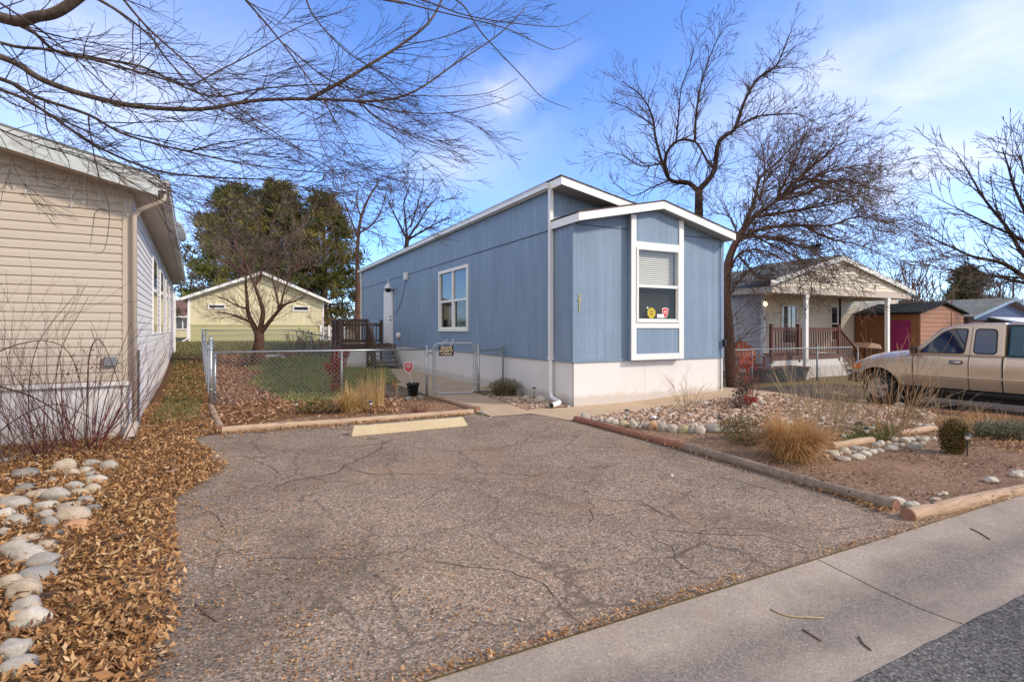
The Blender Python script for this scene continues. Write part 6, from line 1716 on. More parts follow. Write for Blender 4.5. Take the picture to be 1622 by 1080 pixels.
P = scatter(yp, 26000, 41, lambda x, y: .95 if y < 9 else .8); L_ = inpoly(P, LAWN); gk = np.random.default_rng(5); P = P[~L_ | (gk.random(len(P)) < .20 + .35*np.array([mnoise.noise(Vector((a*1.4, b*1.1, 3))) for a, b in P]))]
leaf_mesh('leaf_litter', P, .075, M['leafpink'], 42, .03, .018)
P = scatter([(-6.0,.15),(-2.2,.15),(-2.2,3),(-6.2,3.2)], 1500, 43); leaf_mesh('leaf_litter', P, .05, M['leaf'], 44, .01, .012)
P = scatter([(-.9,-6.5),(7,-6.5),(7,-1.3),(-.9,-1.4)], 1500, 45, lambda x, y: .5 + .8*mnoise.noise(Vector((x*1.3, y*1.3, 1)))); leaf_mesh('leaf_litter', P, .035, M['leaf'], 46, .008, .008)
P = scatter(poly((1290,712),(1330,690),(1480,670),(1500,680),(1622,690),(1622,725),(1530,705),(1480,690)), 2600, 47); leaf_mesh('leaf_litter', P, .045, M['leaf'], 48, .02, .01)
# lawn blades
P = scatter(LAWN, 60000, 51); g_ = np.random.default_rng(52)
pos = np.column_stack([P, hz(P)+.015]); n = len(P); a_ = g_.uniform(0, 2*np.pi, n); l_ = g_.uniform(.1, .7, n)
keep = np.array([mnoise.noise(Vector((a*1.9, b*1.5, 8))) > -.33 for a, b in P]); V, F, rn = blade_mesh(pos, g_.uniform(.05, .11, n)*np.where(keep, 1, .25), g_.uniform(.010, .018, n), np.column_stack([np.cos(a_)*l_, np.sin(a_)*l_]), g_.uniform(0, .4, n), 53, 2)
o = npmesh('lawn_grass', V, F, M['grassgreen'], rn); tag(o, 'patch of short green grass growing inside the chain link yard', 'grass', kind='stuff')
# rough grass of the side strip
STR = [(-7.1,1.4),(-6.45,1.2),(-6.5,5.5),(-7.0,15.5),(-7.9,15.5),(-7.25,5)]
P = scatter(STR, 42000, 54, lambda x, y: max(0.0, .60 + 1.5*mnoise.noise(Vector((x*1.1, y*.55, 7))))); n = len(P); a_ = g_.uniform(0, 2*np.pi, n); l_ = g_.uniform(.2, .9, n)
V, F, rn = blade_mesh(np.column_stack([P, hz(P)+.01]), g_.uniform(.05, .16, n), g_.uniform(.008, .014, n), np.column_stack([np.cos(a_)*l_, np.sin(a_)*l_]), g_.uniform(.1, .6, n), 55, 3)
o = npmesh('strip_grass', V, F, M['grassmixed'], rn); tag(o, 'rough green and straw grass in the strip beside the beige house', 'grass', kind='stuff')
# backyard turf beyond
P = scatter([(-9.5,16.5),(2,17.6),(2,28),(-9.5,28)], 30000, 56); n = len(P); a_ = g_.uniform(0, 2*np.pi, n); l_ = g_.uniform(.2, .9, n)
V, F, rn = blade_mesh(np.column_stack([P, hz(P)+.0]), g_.uniform(.06, .16, n), g_.uniform(.02, .03, n), np.column_stack([np.cos(a_)*l_, np.sin(a_)*l_]), g_.uniform(.1, .6, n), 57, 2)
o = npmesh('back_grass', V, F, M['grassmixed'], rn); tag(o, 'dry turf in front of the yellow house', 'grass', kind='stuff')
# green ground cover among the right bed
GC = poly((1318,690),(1345,676),(1400,672),(1428,686),(1420,697),(1385,702),(1330,706))
P = scatter(GC, 9000, 58); n = len(P); a_ = g_.uniform(0, 2*np.pi, n); l_ = g_.uniform(.2, .9, n)
V, F, rn = blade_mesh(np.column_stack([P, hz(P)+.01]), g_.uniform(.03, .10, n), g_.uniform(.008, .014, n), np.column_stack([np.cos(a_)*l_, np.sin(a_)*l_]), g_.uniform(.1, .6, n), 59, 3)
o = npmesh('ground_cover', V, F, M['groundcover'], rn); tag(o, 'low green ground cover plant behind the cobbles in the right bed', 'ground cover', kind='stuff')

# pebbles: one mesh of many small stones
def pebbles(name, poly_, n, size, seed, label, mat='pebble', layers=.03):
    P = scatter(poly_, n, seed); g = np.random.default_rng(seed+1); n = len(P)
    ph = (1+5**.5)/2
    B = np.array([(-1,ph,0),(1,ph,0),(-1,-ph,0),(1,-ph,0),(0,-1,ph),(0,1,ph),(0,-1,-ph),(0,1,-ph),(ph,0,-1),(ph,0,1),(-ph,0,-1),(-ph,0,1)])/1.9
    BF = np.array([(0,11,5),(0,5,1),(0,1,7),(0,7,10),(0,10,11),(1,5,9),(5,11,4),(11,10,2),(10,7,6),(7,1,8),(3,9,4),(3,4,2),(3,2,6),(3,6,8),(3,8,9),(4,9,5),(2,4,11),(6,2,10),(8,6,7),(9,8,1)])
    s = size*g.lognormal(0, .35, n); yaw = g.uniform(0, 2*np.pi, n); f = g.uniform(.35, .75, n); e = g.uniform(.6, 1.0, n)
    V = B[None]*(1 + .28*g.normal(0, 1, (n, 12, 1)).clip(-1.5, 1.5)*.6)
    X = V[:,:,0]*s[:,None]*.5; Y = V[:,:,1]*(s*e)[:,None]*.5; Z_ = V[:,:,2]*(s*f)[:,None]*.5
    tl = g.normal(0, .35, n)[:,None]; X, Z_ = X*np.cos(tl)-Z_*np.sin(tl), X*np.sin(tl)+Z_*np.cos(tl)
    x = X*np.cos(yaw)[:,None] - Y*np.sin(yaw)[:,None] + P[:,0][:,None]; y = X*np.sin(yaw)[:,None] + Y*np.cos(yaw)[:,None] + P[:,1][:,None]
    z = Z_ + (hz(P) + .012 + g.random(n)*layers)[:,None]
    F = (BF[None] + (np.arange(n)*12)[:,None,None]).reshape(-1, 3)
    o = npmesh(name, np.stack([x, y, z], -1).reshape(-1, 3), F, M[mat], np.repeat(g.random(n), 20)); tag(o, label, 'gravel', kind='stuff'); return o
BED = poly((932,664),(1060,645),(1149,632),(1230,627),(1340,641),(1400,646),(1478,656),(1478,676),(1390,680),(1330,700),(1250,694),(1190,692),(1168,686),(1120,682),(1050,680),(1000,675),(945,669))
drape('gravel_bed', BED, 0.012, M['gravelbase'], .4, .05, 3)
P = scatter(BED, 9000, 301, lambda x, y: max(0, (x-1.2)*.22 + .9*mnoise.noise(Vector((x*.9, y*1.1, 2))))); leaf_mesh('leaf_litter', P, .04, M['leaf'], 302, .02, .045, tilt=.4)
pebbles('gravel', BED, 15500, .058, 61, 'pink and tan gravel filling the bed in front of the blue house')
SB = poly((812,633),(850,629),(872,641),(905,648),(890,655),(858,651),(830,640))
SB = [(-0.80,2.4),(-0.06,2.6),(-0.06,.02),(-.25,-.0),(-.86,.12),(-1.02,.0)]
drape('gravel_strip', SB, 0.02, M['gravelbase'], .4, .02, 5)
pebbles('gravel', SB, 2600, .045, 63, 'small pink gravel strip along the side wall by the downspout', layers=.02)
pebbles('gravel', [(-.9,-6.5),(7,-6.5),(7,-1.3),(-.9,-1.4)], 900, .018, 65, 'scattered grit on the bare soil of the right bed', layers=.005)
pebbles('gravel', [(-6.3,-6.6),(-1,-6.6),(-1,0),(-6.3,0)], 500, .012, 67, 'loose grit scattered on the driveway asphalt', layers=.004)

# ================================================================== STEMS AND TREES
def catmull(pts, k=5):
    P = [Vector(p) for p in pts]; P = [P[0]*2-P[1]] + P + [P[-1]*2-P[-2]]; out = []
    for i in range(1, len(P)-2):
        a, b, c, d = P[i-1:i+3]
        for j in range(k):
            t_ = j/k; out.append(.5*((2*b) + (c-a)*t_ + (2*a-5*b+4*c-d)*t_*t_ + (3*b-a-3*c+d)*t_**3))
    out.append(P[-2]); return out
def rdir(rg): 
    while True:
        v = Vector((rg.uniform(-1,1), rg.uniform(-1,1), rg.uniform(-1,1)))
        if .05 < v.length < 1: return v.normalized()
def grow(mb, p, d, L, r, lev, P, rg):
    n = max(3, int(L/P['seg'])); n = min(n, P.get('nmax', 9)); st = L/n; pts = [p.copy()]; d = d.normalized(); rmin = P['rmin']
    dd = []
    for i in range(n):
        d = (d + rdir(rg)*P['wander'] + P['trop']*P.get('ts', .1)).normalized(); p = p + d*st; pts.append(p.copy()); dd.append(d.copy())
    rad = [max(rmin, r*(1-.85*i/n)) for i in range(n+1)]
    mb.tube(pts, rad, 5 if r > .012 else 3, cap=False)
    if lev <= 0: return
    k = P['kids'][lev]; k = max(1, int(round(k*min(1.4, L/P['ref'][lev]))))
    for j in range(k):
        f = rg.uniform(.18, 1.0); i = min(n-1, int(f*n)); q = pts[i].lerp(pts[i+1], f*n-i if i < n else 0)
        s = rdir(rg); s = (s - dd[i]*s.dot(dd[i])).normalized(); a_ = rg.uniform(*P['ang'])
        nd = dd[i]*math.cos(a_) + s*math.sin(a_)
        nd = (nd + P.get('bias', Vector((0,0,0)))).normalized()
        grow(mb, q, nd, L*rg.uniform(*P['ratio'])*(1.15-.5*f), max(rmin, rad[i]*.62), lev-1, P, rg)
def spawn(mb, pts, rad, per_m, L0, lev, P, rg, f0=0.1, outw=None):
    for a, b, ra in zip(pts[:-1], pts[1:], rad):
        L = (b-a).length; k = per_m*L; k = int(k) + (rg.random() < k - int(k)); d = (b-a).normalized()
        for _ in range(k):
            s = rdir(rg); s = (s - d*s.dot(d)).normalized(); an = rg.uniform(*P['ang']); nd = (d*math.cos(an) + s*math.sin(an) + P.get('bias', Vector((0,0,0)))).normalized()
            grow(mb, a.lerp(b, rg.random()), nd, L0*rg.uniform(.5, 1.3), min(ra*.55, P.get('rt', .01)), lev, P, rg)
def limb(mb, pts, r0, r1, k=5, n=8):
    C = catmull(pts, k); m = len(C); rad = [r0 + (r1-r0)*(i/(m-1))**.8 for i in range(m)]
    mb.smooth = True; mb.tube(C, rad, n); return C, rad

# ---- overhanging tree of the foreground (stands off to the left, beside the camera)
def FT():
    rg = random.Random(5)
    th = empty('bare_tree', (W(-700, 522, 4.3).x, W(-700, 522, 4.3).y, 0), 'leafless tree whose arching limbs hang into the sky from the upper left corner', 'tree')
    base = Vector((th.location.x, th.location.y, -.1)); fork = W(-620, 250, 4.4)
    tr = MB(); C, rd = limb(tr, [base, base + Vector((.05,.0,1.2)), fork], .20, .16, 6, 14)
    LB = [
     ([(-200,40,4.5),(0,90,4.6),(70,128,4.7),(150,155,4.8),(230,170,4.9),(320,173,5.0),(400,160,5.1),(490,157,5.2),(600,160,5.4),(660,143,5.5),(720,102,5.7),(790,55,5.9),(830,15,6.0)], .034, .005),
     ([(490,157,5.2),(540,130,5.2),(590,100,5.3),(640,68,5.4),(680,35,5.4),(705,-10,5.5)], .02, .010),
     ([(-200,70,4.8),(0,125,4.9),(60,155,4.9),(140,182,5.0),(200,214,5.1),(300,241,5.2),(400,262,5.4),(520,275,5.6)], .026, .004),
     ([(-200,90,4.9),(0,142,5.0),(70,176,5.1),(150,230,5.2),(240,268,5.3),(320,280,5.4),(435,285,5.5)], .021, .007),
     ([(-200,-60,4.0),(0,28,4.1),(60,26,4.1),(95,17,4.1),(140,-15,4.1)], .045, .036),
     ([(0,32,4.2),(45,45,4.3),(90,82,4.5),(150,95,4.6),(240,120,4.8),(300,134,4.9),(345,113,5.0),(400,85,5.1),(470,45,5.2),(560,10,5.3)], .016, .003),
     ([(-200,0,4.4),(0,68,4.5),(70,78,4.6),(150,92,4.8),(230,108,5.0),(330,152,5.1),(420,140,5.3),(520,135,5.5),(620,150,5.7),(760,150,5.9),(820,125,6.0)], .017, .003),
     ([(130,-15,4.5),(190,20,4.6),(240,60,4.7),(265,95,4.8),(330,160,5.0),(420,210,5.2),(500,250,5.5)], .014, .003),
     ([(180,-20,4.3),(230,40,4.5),(290,95,4.6),(350,150,4.8),(420,200,5.0),(520,265,5.2),(600,310,5.4)], .011, .003),
     ([(600,-30,5.0),(718,-3,5.4),(765,55,5.5),(829,123,5.7),(860,155,5.8),(906,174,5.9)], .010, .003),
     ([(580,-12,5.0),(660,-2,5.1),(740,25,5.3),(830,39,5.5),(895,41,5.7),(940,18,5.8)], .010, .002),
     ([(640,5,5.0),(700,20,5.1),(800,45,5.2),(860,73,5.4),(885,78,5.5),(922,60,5.6)], .008, .002),
     ([(560,160,5.4),(640,178,5.5),(720,178,5.7),(790,162,5.8),(830,145,5.9)], .009, .002),
     ([(570,165,5.4),(610,195,5.5),(660,215,5.6),(700,232,5.6),(735,253,5.7),(760,252,5.8)], .008, .002),
     ([(450,70,5.0),(510,120,5.1),(560,150,5.2),(590,180,5.3),(640,210,5.5)], .008, .002),
     ([(380,-10,4.6),(440,60,4.8),(500,140,5.0),(530,190,5.1),(560,240,5.2),(600,290,5.3)], .010, .002),
     ([(480,-15,4.8),(500,30,4.9),(560,90,5.0),(640,130,5.2),(700,140,5.3),(760,130,5.5)], .009, .002),
     ([(-100,150,5.2),(0,205,5.3),(80,235,5.4),(160,262,5.4),(280,330,5.5),(345,340,5.7)], .012, .003),
     ([(-100,120,4.9),(20,165,5.0),(130,205,5.2),(230,265,5.4),(330,320,5.6),(420,345,5.8)], .010, .002),
     ([(140,185,5.0),(142,205,5.0),(150,250,5.0),(160,290,5.0),(172,325,5.0),(172,360,5.0),(165,395,5.0),(150,403,5.0)], .0075, .0018),
     ([(150,338,5.0),(147,360,5.0),(143,390,5.0)], .004, .0018), ([(172,335,5.0),(160,330,5.0),(150,338,5.0)], .004, .003),
     ([(70,160,5.0),(75,205,5.0),(95,235,5.0),(110,262,5.0),(100,290,5.0),(80,300,5.0)], .006, .0016),
     ([(300,240,5.2),(360,225,5.3),(430,220,5.4),(520,225,5.6),(600,232,5.8)], .008, .002),
     ([(320,280,5.3),(400,295,5.4),(480,300,5.5),(540,310,5.6)], .007, .002),
     ([(0,5,3.9),(80,60,4.2),(160,130,4.5),(220,190,4.8),(280,260,5.0),(330,330,5.2)], .008, .002)]
    P = dict(seg=.10, wander=.17, trop=Vector((CT*.7, -ST*.7, .25)), ts=.045, kids=[0, 4, 5], ref=[1, .45, 1.0], ang=(.45, 1.25), ratio=(.35, .6), rmin=.0017, rt=.006, nmax=8, bias=Vector((CT*.10, -ST*.10, -.03)))
    PL = dict(P); PL.update(wander=.14, bias=Vector((CT*.22, -ST*.22, -.04)), seg=.2, nmax=9, rt=.007, rmin=.0019, kids=[0, 4, 8], ang=(.2, .7))
    cr = MB()
    for k, (px, r0, r1) in enumerate(LB):
        pts = [W(x, y, Z*1.0) for x, y, Z in px]
        if px[0][0] <= -100: pts = [fork.lerp(pts[0], .02)] + pts
        elif px[0][1] < 0 or (px[0][0] < 150 and k not in (21, 20)): pass
        m_ = tr if r0 > .012 else cr
        C, rd = limb(m_, pts, r0, r1, 5, 9 if r0 > .012 else 5)
        vis = [(c, r_) for c, r_ in zip(C, rd) if -60 < proj(c)[0] < 640]; tip_ = [(c, r_) for c, r_ in zip(C, rd) if 600 < proj(c)[0]]
        if len(vis) > 2 and k not in (19, 20, 21, 22):
            spawn(cr, [c for c, _ in vis], [r_ for _, r_ in vis], 7.0, .55, 2, P, rg); spawn(cr, [c for c, _ in vis], [r_ for _, r_ in vis], 1.3, 1.15, 2, PL, rg)
            if len(tip_) > 1: spawn(cr, [c for c, _ in tip_], [r_ for _, r_ in tip_], 5.0, .36, 1, P, rg)
    # bits that tie the upper limbs to the trunk, above the frame
    for (x, y, Z) in ((130,-15,4.5),(180,-20,4.3),(380,-10,4.6),(480,-15,4.8),(580,-12,5.0),(600,-30,5.0),(640,5,5.0)):
        b = W(x, y, Z); m_ = fork.lerp(b, .55) + Vector((0,0,.9)); limb(tr, [fork, m_, b], .03, .011, 5, 7)
    tr.build('trunk', M['bark'], th); cr.build('crown', M['twig'], th)
FT()

def bare_tree(label, base_px, Zb, guides, mat_t, mat_c, P, per_m, L0, lev, seed, tr_r, name='bare_tree', group=None, leafs=0, zb=None):
    rg = random.Random(seed)
    x, y = base_px; b = W(x, y, Zb)
    b.z = h(b.x, b.y) - .1 if zb is None else zb
    th = empty(name, (b.x, b.y, b.z+.1), label, 'tree', group)
    tr, cr = MB(), MB()
    tips = []
    for px, r0, r1, dz in guides:
        pts = []
        for i, q in enumerate(px):
            f = i/(len(px)-1); pts.append(W(q[0], q[1], Zb + dz*f) if q != 'base' else b.copy())
        C, rd = limb(tr, pts, r0, r1, 5, 9); tips.append((C, rd))
        spawn(cr, C, rd, per_m if r0 < tr_r else per_m*.25, L0, lev, P, rg)
    tr.build('trunk', mat_t, th); c = cr.build('crown', mat_c, th)
    return th, tips

UP_ = Vector((0,0,1))
PA = dict(seg=.22, wander=.20, trop=Vector((0,0,1)), ts=.05, kids=[0, 3, 4], ref=[1, .7, 1.4], ang=(.4, 1.0), ratio=(.38, .62), rmin=.005, rt=.018, nmax=7)
z8 = lambda *q: [(930 + x/2.344, 20 + y/2.344) for x, y in q]
bare_tree('tall leafless tree with a bare curved trunk rising behind the blue house roof', (1108, 500), 17.5,
 [(['base'] + z8((415,900),(415,740),(415,660)), .17, .12, 0),
  (z8((415,665),(375,632),(310,622),(280,560),(255,470),(240,380),(200,310),(130,255)), .09, .012, .8),
  (z8((300,610),(290,540),(330,480),(400,480),(440,540),(470,585)), .05, .03, -.8),
  (z8((415,660),(470,590),(490,480),(550,430),(580,340),(630,250),(700,200),(740,110),(765,50)), .10, .008, 0),
  (z8((400,480),(405,380),(420,280),(450,180),(490,90),(530,38)), .045, .007, .5),
  (z8((550,430),(620,390),(690,380),(780,378),(860,415)), .04, .008, -1.0),
  (z8((600,300),(640,240),(690,210),(780,205),(830,225)), .03, .007, 1.0),
  (z8((245,420),(190,380),(140,350),(90,330)), .03, .007, .5),
  (z8((310,622),(240,650),(170,680),(110,640)), .03, .007, 1),
  (z8((280,560),(200,570),(130,530),(70,518)), .03, .006, -1),
  (z8((330,480),(340,380),(350,280),(380,200),(400,120)), .03, .006, -1)],
 M['bark_dark'], M['twig'], PA, 9.0, 1.0, 2, 31, .15)
PB = dict(PA); PB.update(wander=.30, trop=Vector((CT*.4, -ST*.4, -.1)), ts=.04, bias=Vector((CT*.10, -ST*.10, .0)), kids=[0, 4, 5])
bare_tree('leafless tree with a wide tangle of brown twigs arching over the cream house porch', (1160, 590), 15.8,
 [(['base'] + z8((525,1180),(515,1060),(520,950),(540,880),(575,810)), .17, .09, 0),
  (z8((560,830),(620,760),(700,700),(780,620),(850,560),(920,500),(990,470)), .08, .008, .3),
  (z8((540,870),(600,820),(700,795),(800,790),(900,790),(1000,760),(1100,775),(1160,805)), .07, .006, -.8),
  (z8((575,810),(620,700),(640,620),(700,560),(780,480),(820,430)), .06, .007, .9),
  (z8((700,700),(800,640),(900,590),(1000,570),(1090,560)), .05, .007, 0),
  (z8((620,760),(740,740),(860,720),(950,700),(1040,640),(1085,570)), .05, .007, 1.0),
  (z8((560,840),(640,830),(740,850),(830,880),(900,930),(980,960)), .05, .006, -1.2),
  (z8((700,700),(790,680),(880,640),(960,620),(1060,655),(1100,650)), .04, .006, -.8),
  (z8((530,960),(560,900),(620,880),(700,900),(760,950),(800,1000)), .04, .006, -1),
  (z8((525,1060),(560,1000),(600,960),(650,940),(690,950)), .035, .006, .4),
  (z8((800,790),(900,840),(1000,860),(1100,900),(1210,945)), .03, .005, .5),
  (z8((780,620),(860,620),(940,640),(1000,700),(1040,780)), .03, .005, -1.2),
  (z8((600,820),(680,860),(760,900),(820,950),(870,1000)), .035, .005, -.6), (z8((640,700),(660,600),(650,500),(620,440)), .035, .005, .4), (z8((700,700),(760,580),(800,480),(810,420)), .035, .005, -.5), (z8((560,830),(530,760),(470,740),(440,700)), .03, .005, .5), (z8((560,900),(610,960),(650,1000),(670,1040)), .03, .005, -.6)],
 M['bark_red'], M['twig_mid'], PB, 14.0, 1.2, 2, 32, .15)
# a bird's nest like clump of twigs
p = W(1287, 393, 16.2); NS = MB(); rg = random.Random(3)
for _ in range(160):
    d = rdir(rg); q = p + Vector((rg.gauss(0,.14), rg.gauss(0,.14), rg.gauss(0,.10))); s = Vector((-d.y, d.x, d.z*.3)).normalized()*.16; NS.tube([q-s, q+s*.2+d*.02, q+s], .006, 3, cap=False)
tag(NS.build('nest', M['bark_dark'], at=p), 'dark ball of twigs lodged in the tangled tree above the porch', 'nest')

z3 = lambda *q: [(270 + x/5.4, 400 + y/5.4) for x, y in q]
PY = dict(seg=.16, wander=.22, trop=Vector((0,0,1)), ts=.07, kids=[0, 4, 4], ref=[1, .6, 1.1], ang=(.4, 1.0), ratio=(.4, .62), rmin=.004, rt=.014, nmax=7)
yb = G(399, 579)
bare_tree('low spreading leafless tree with a thick forked trunk standing in the fenced yard', (403, 579), depth(yb),
 [(['base'] + z3((740,860),(760,760),(755,680)), .20, .17, 0),
  (z3((750,700),(700,600),(665,520),(655,400),(645,300),(640,180),(600,60),(560,-60)), .11, .012, .4),
  (z3((755,690),(780,600),(790,500),(760,390),(715,270),(680,190),(650,100),(600,0)), .11, .02, -.3),
  (z3((715,290),(760,220),(790,120),(820,20),(840,-120),(860,-200)), .07, .008, .6),
  (z3((770,690),(840,600),(930,490),(990,440),(1080,410),(1160,370)), .10, .010, -.5),
  (z3((930,490),(920,420),(880,260),(860,150),(850,60)), .055, .008, .5),
  (z3((940,470),(960,380),(990,280),(1040,180),(1100,80)), .05, .008, -.4),
  (z3((690,600),(600,555),(520,530),(440,512),(390,510)), .06, .015, -.6),
  (z3((650,480),(560,450),(470,400),(380,370),(280,360)), .04, .008, -.8),
  (z3((640,200),(540,120),(430,60),(330,0),(250,-60)), .04, .008, .5),
  (z3((640,180),(620,50),(560,-100),(500,-200)), .04, .008, -.4),
  (z3((820,20),(900,-60),(1000,-120),(1100,-140)), .035, .007, .3),
  (z3((1040,180),(1150,130),(1300,120),(1400,190)), .03, .007, -.3),
  (z3((560,-60),(520,-200),(470,-330),(430,-420)), .03, .006, .3), (z3((860,-200),(900,-330),(980,-450)), .03, .006, .3), (z3((655,200),(700,0),(760,-200),(740,-420)), .04, .006, -.5), (z3((640,180),(480,50),(350,-120),(200,-260)), .035, .006, .5), (z3((860,150),(960,0),(1100,-250),(1300,-330)), .035, .006, .2), (z3((1040,180),(1200,20),(1350,-60)), .03, .006, .2)],
 M['bark_red'], M['twig_far'], PY, 6.5, 1.05, 2, 33, .19)
p = G(390, 582)
def shrub(name, label, cat, p, n, Lm, spread, r, mat, seed, lev=1, wander=.10, kids=3, base=.12, group=None, up=1.0, ts=.05, extra=None, rmin=.002, part='stems', ang=(.25,.7)):
    rg = random.Random(seed); th = empty(name, p, label, cat, group); mb = MB()
    P = dict(seg=.12, wander=wander, trop=Vector((0,0,1)), ts=ts, kids=[0, kids, kids], ref=[1, Lm, Lm], ang=ang, ratio=(.3, .55), rmin=rmin, rt=r, nmax=8)
    tips = []
    for i in range(n):
        a_ = rg.uniform(0, 2*math.pi); q = p + Vector((math.cos(a_), math.sin(a_), 0))*base*rg.random()**.5; q.z = h(q.x, q.y) - .02
        s = spread*rg.random()**.6; a2 = a_ + rg.gauss(0, .6); d = Vector((math.cos(a2)*s, math.sin(a2)*s, up))
        L = Lm*rg.uniform(.6, 1.15); grow(mb, q, d, L, r*rg.uniform(.6, 1.1), lev, P, rg); tips.append((q, d.normalized(), L))
    mb.build(part, mat, th); return th, tips
shrub('bare_shrub', 'dark bundle of bare suckers at the foot of the yard tree', 'shrub', p, 34, .95, .5, .009, M['twig'], 71, 1, .12, 3, .16)

def foliage(parent, name, pts, size, mat, seed, aspect=.45, jitter=.05, per=6):
    """small two-triangle leaves scattered about points"""
    g = np.random.default_rng(seed); C = np.repeat(np.array([tuple(q) for q in pts]), per, 0) + g.normal(0, jitter, (len(pts)*per, 3)); n = len(C)
    a = g.normal(0, 1, (n, 3)); a /= np.linalg.norm(a, axis=1)[:,None]; b = np.cross(a, g.normal(0, 1, (n, 3))); b /= np.linalg.norm(b, axis=1)[:,None]
    L = size*g.uniform(.5, 1.3, n)[:,None]
    V = np.stack([C - a*L*.5, C + b*L*aspect*.5, C + a*L*.5, C - b*L*aspect*.5], 1).reshape(-1, 3); i = np.arange(n)*4
    return npmesh(name, V, np.stack([i, i+1, i+2, i+3], 1), mat, g.random(n), parent=parent)
def ellip(c, rx, ry, rz, n, seed, shell=.5, zmin=-1):
    g = np.random.default_rng(seed); d = g.normal(0, 1, (n*3, 3)); d /= np.linalg.norm(d, axis=1)[:,None]; d = d[d[:,2] > zmin][:n]; r = g.uniform(shell**3, 1, len(d))**(1/3)
    return np.array(tuple(c)) + d*r[:,None]*np.array([rx, ry, rz])

# ---- conifers at the back
def pine(label, px, Z, top_y, half_w, seed, mat, shape='round', nb=120, cl=5, per=55, size=.34, base_y=None, name='pine_tree', group=None, low=.12, lean=0):
    b = W(px, 522, Z); b.z = h(b.x, b.y); th = empty(name, b, label, 'tree', group)
    H = CZ + (522-top_y)*Z/FP - b.z; Rm = half_w*Z/FP; g = np.random.default_rng(seed); rg = random.Random(seed)
    tr = MB(); tr.smooth = True; tr.tube([b - Vector((0,0,.2)), b + Vector((.1,0,H*.5)), b + Vector((lean,0,H*.93))], [.28+H*.006, .2, .04], 10)
    C = []; 
    for k in range(nb):
        f = low + (1-low)*((k+.5)/nb)**.9; a = k*2.399 + rg.uniform(-.4, .4)
        if shape == 'round': rr_ = Rm*1.12*(1-f)**.52*min(1, .55 + f*1.6) + .12
        else: rr_ = Rm*(1-f)**.8*1.05 + .15
        rr_ = rr_*rg.uniform(.66, 1.15)
        tip = b + Vector((math.cos(a)*rr_ + lean*f, math.sin(a)*rr_, H*f + rg.uniform(-.3, .4))); root = b + Vector((lean*f*.5, 0, H*f*.93 - .25*rr_*.4))
        tr.tube([root, root.lerp(tip, .6) + Vector((0,0,-.08*rr_)), tip], [.05, .035, .012], 4, cap=False)
        for j in range(cl):
            t_ = 1 - .62*(j/cl)**1.1; q = root.lerp(tip, t_) + Vector((rg.gauss(0,.28), rg.gauss(0,.28), rg.gauss(0,.16))); C.append(tuple(q))
    tr.build('trunk', M['bark_red'], th)
    C = np.array(C); n = len(C)*per; ci = np.repeat(C, per, 0); d = g.normal(0, 1, (n, 3)); d /= np.linalg.norm(d, axis=1)[:,None]
    cs = np.repeat(g.uniform(.28, .52, len(C)), per); ctr = ci + d*(cs*g.random(n)**.5)[:,None]*np.array([1, 1, .62]); d[:,2] += .5; d /= np.linalg.norm(d, axis=1)[:,None]
    s = np.cross(d, g.normal(0, 1, (n, 3))); s /= np.linalg.norm(s, axis=1)[:,None]; L = size*g.uniform(.5, 1.2, n)[:,None]; w_ = L*.26
    V = np.stack([ctr - s*w_*.4, ctr + s*w_*.4, ctr + d*L + s*w_*.15, ctr + d*L - s*w_*.15], 1).reshape(-1, 3); i = np.arange(n)*4
    tone = np.repeat(g.uniform(-.32, .34, len(C)), per)
    npmesh('crown', V, np.stack([i, i+1, i+2, i+3], 1), mat, np.clip(g.random(n)*.7 + .15 + tone, 0, 1), parent=th)
pine('big round topped green pine behind the left half of the yellow house', 372, 42, 297, 84, 101, M['pine_green'], nb=120, cl=6, per=46, group='pines behind the yellow house', low=.10, size=.42)
pine('bronze tinged pine rising tallest behind the ridge of the yellow house', 440, 43.5, 291, 80, 102, M['pine_bronze'], nb=105, cl=6, per=44, group='pines behind the yellow house', low=.12, size=.42)
pine('loose bronze pine showing gaps of sky, nearest the blue house of the back pines', 512, 42.5, 312, 82, 103, M['pine_bronze'], nb=95, cl=5, per=46, group='pines behind the yellow house', low=.06, size=.42)
pine('far dull spruce above the grey roof beyond the shed', 1531, 62, 425, 52, 104, M['spruce'], 'cone', nb=80, cl=5, per=40, size=.5, name='spruce_tree', low=.03)

PF_ = dict(seg=.5, wander=.2, trop=Vector((0,0,1)), ts=.06, kids=[0, 3, 4], ref=[1, 1.3, 2.5], ang=(.4, .95), ratio=(.4, .62), rmin=.014, rt=.035, nmax=6)
bare_tree('tall bare tree with brown trunk behind the far end of the blue house', (566, 530), 40,
 [(['base', (567,470), (566,430), (567,385), (572,345), (586,310), (600,290)], .24, .05, 0), ([(566,375),(555,345),(545,320),(535,310)], .08, .02, 1), ([(568,370),(590,355),(605,330),(612,300)], .08, .02, -1), ([(572,345),(565,320),(568,300)], .06, .02, 1), ([(570,360),(600,372),(620,385)], .05, .02, 1)],
 M['bark_red'], M['twig_mid'], PF_, 2.6, 2.0, 2, 34, .2)
bare_tree('fan shaped bare tree standing above the roof line of the blue house', (643, 530), 38,
 [(['base', (644,430), (644,395), (645,375)], .22, .14, 0), ([(645,380),(630,350),(618,325),(612,305)], .09, .02, 1), ([(645,380),(642,345),(640,320),(650,292)], .09, .02, -1), ([(646,378),(665,350),(680,325),(700,310)], .09, .02, 1), ([(646,380),(680,360),(700,350),(715,345)], .08, .02, 0), ([(650,360),(660,330),(668,305),(680,300)], .06, .02, 1)],
 M['bark_dark'], M['twig'], PF_, 3.2, 1.7, 2, 35, .2)
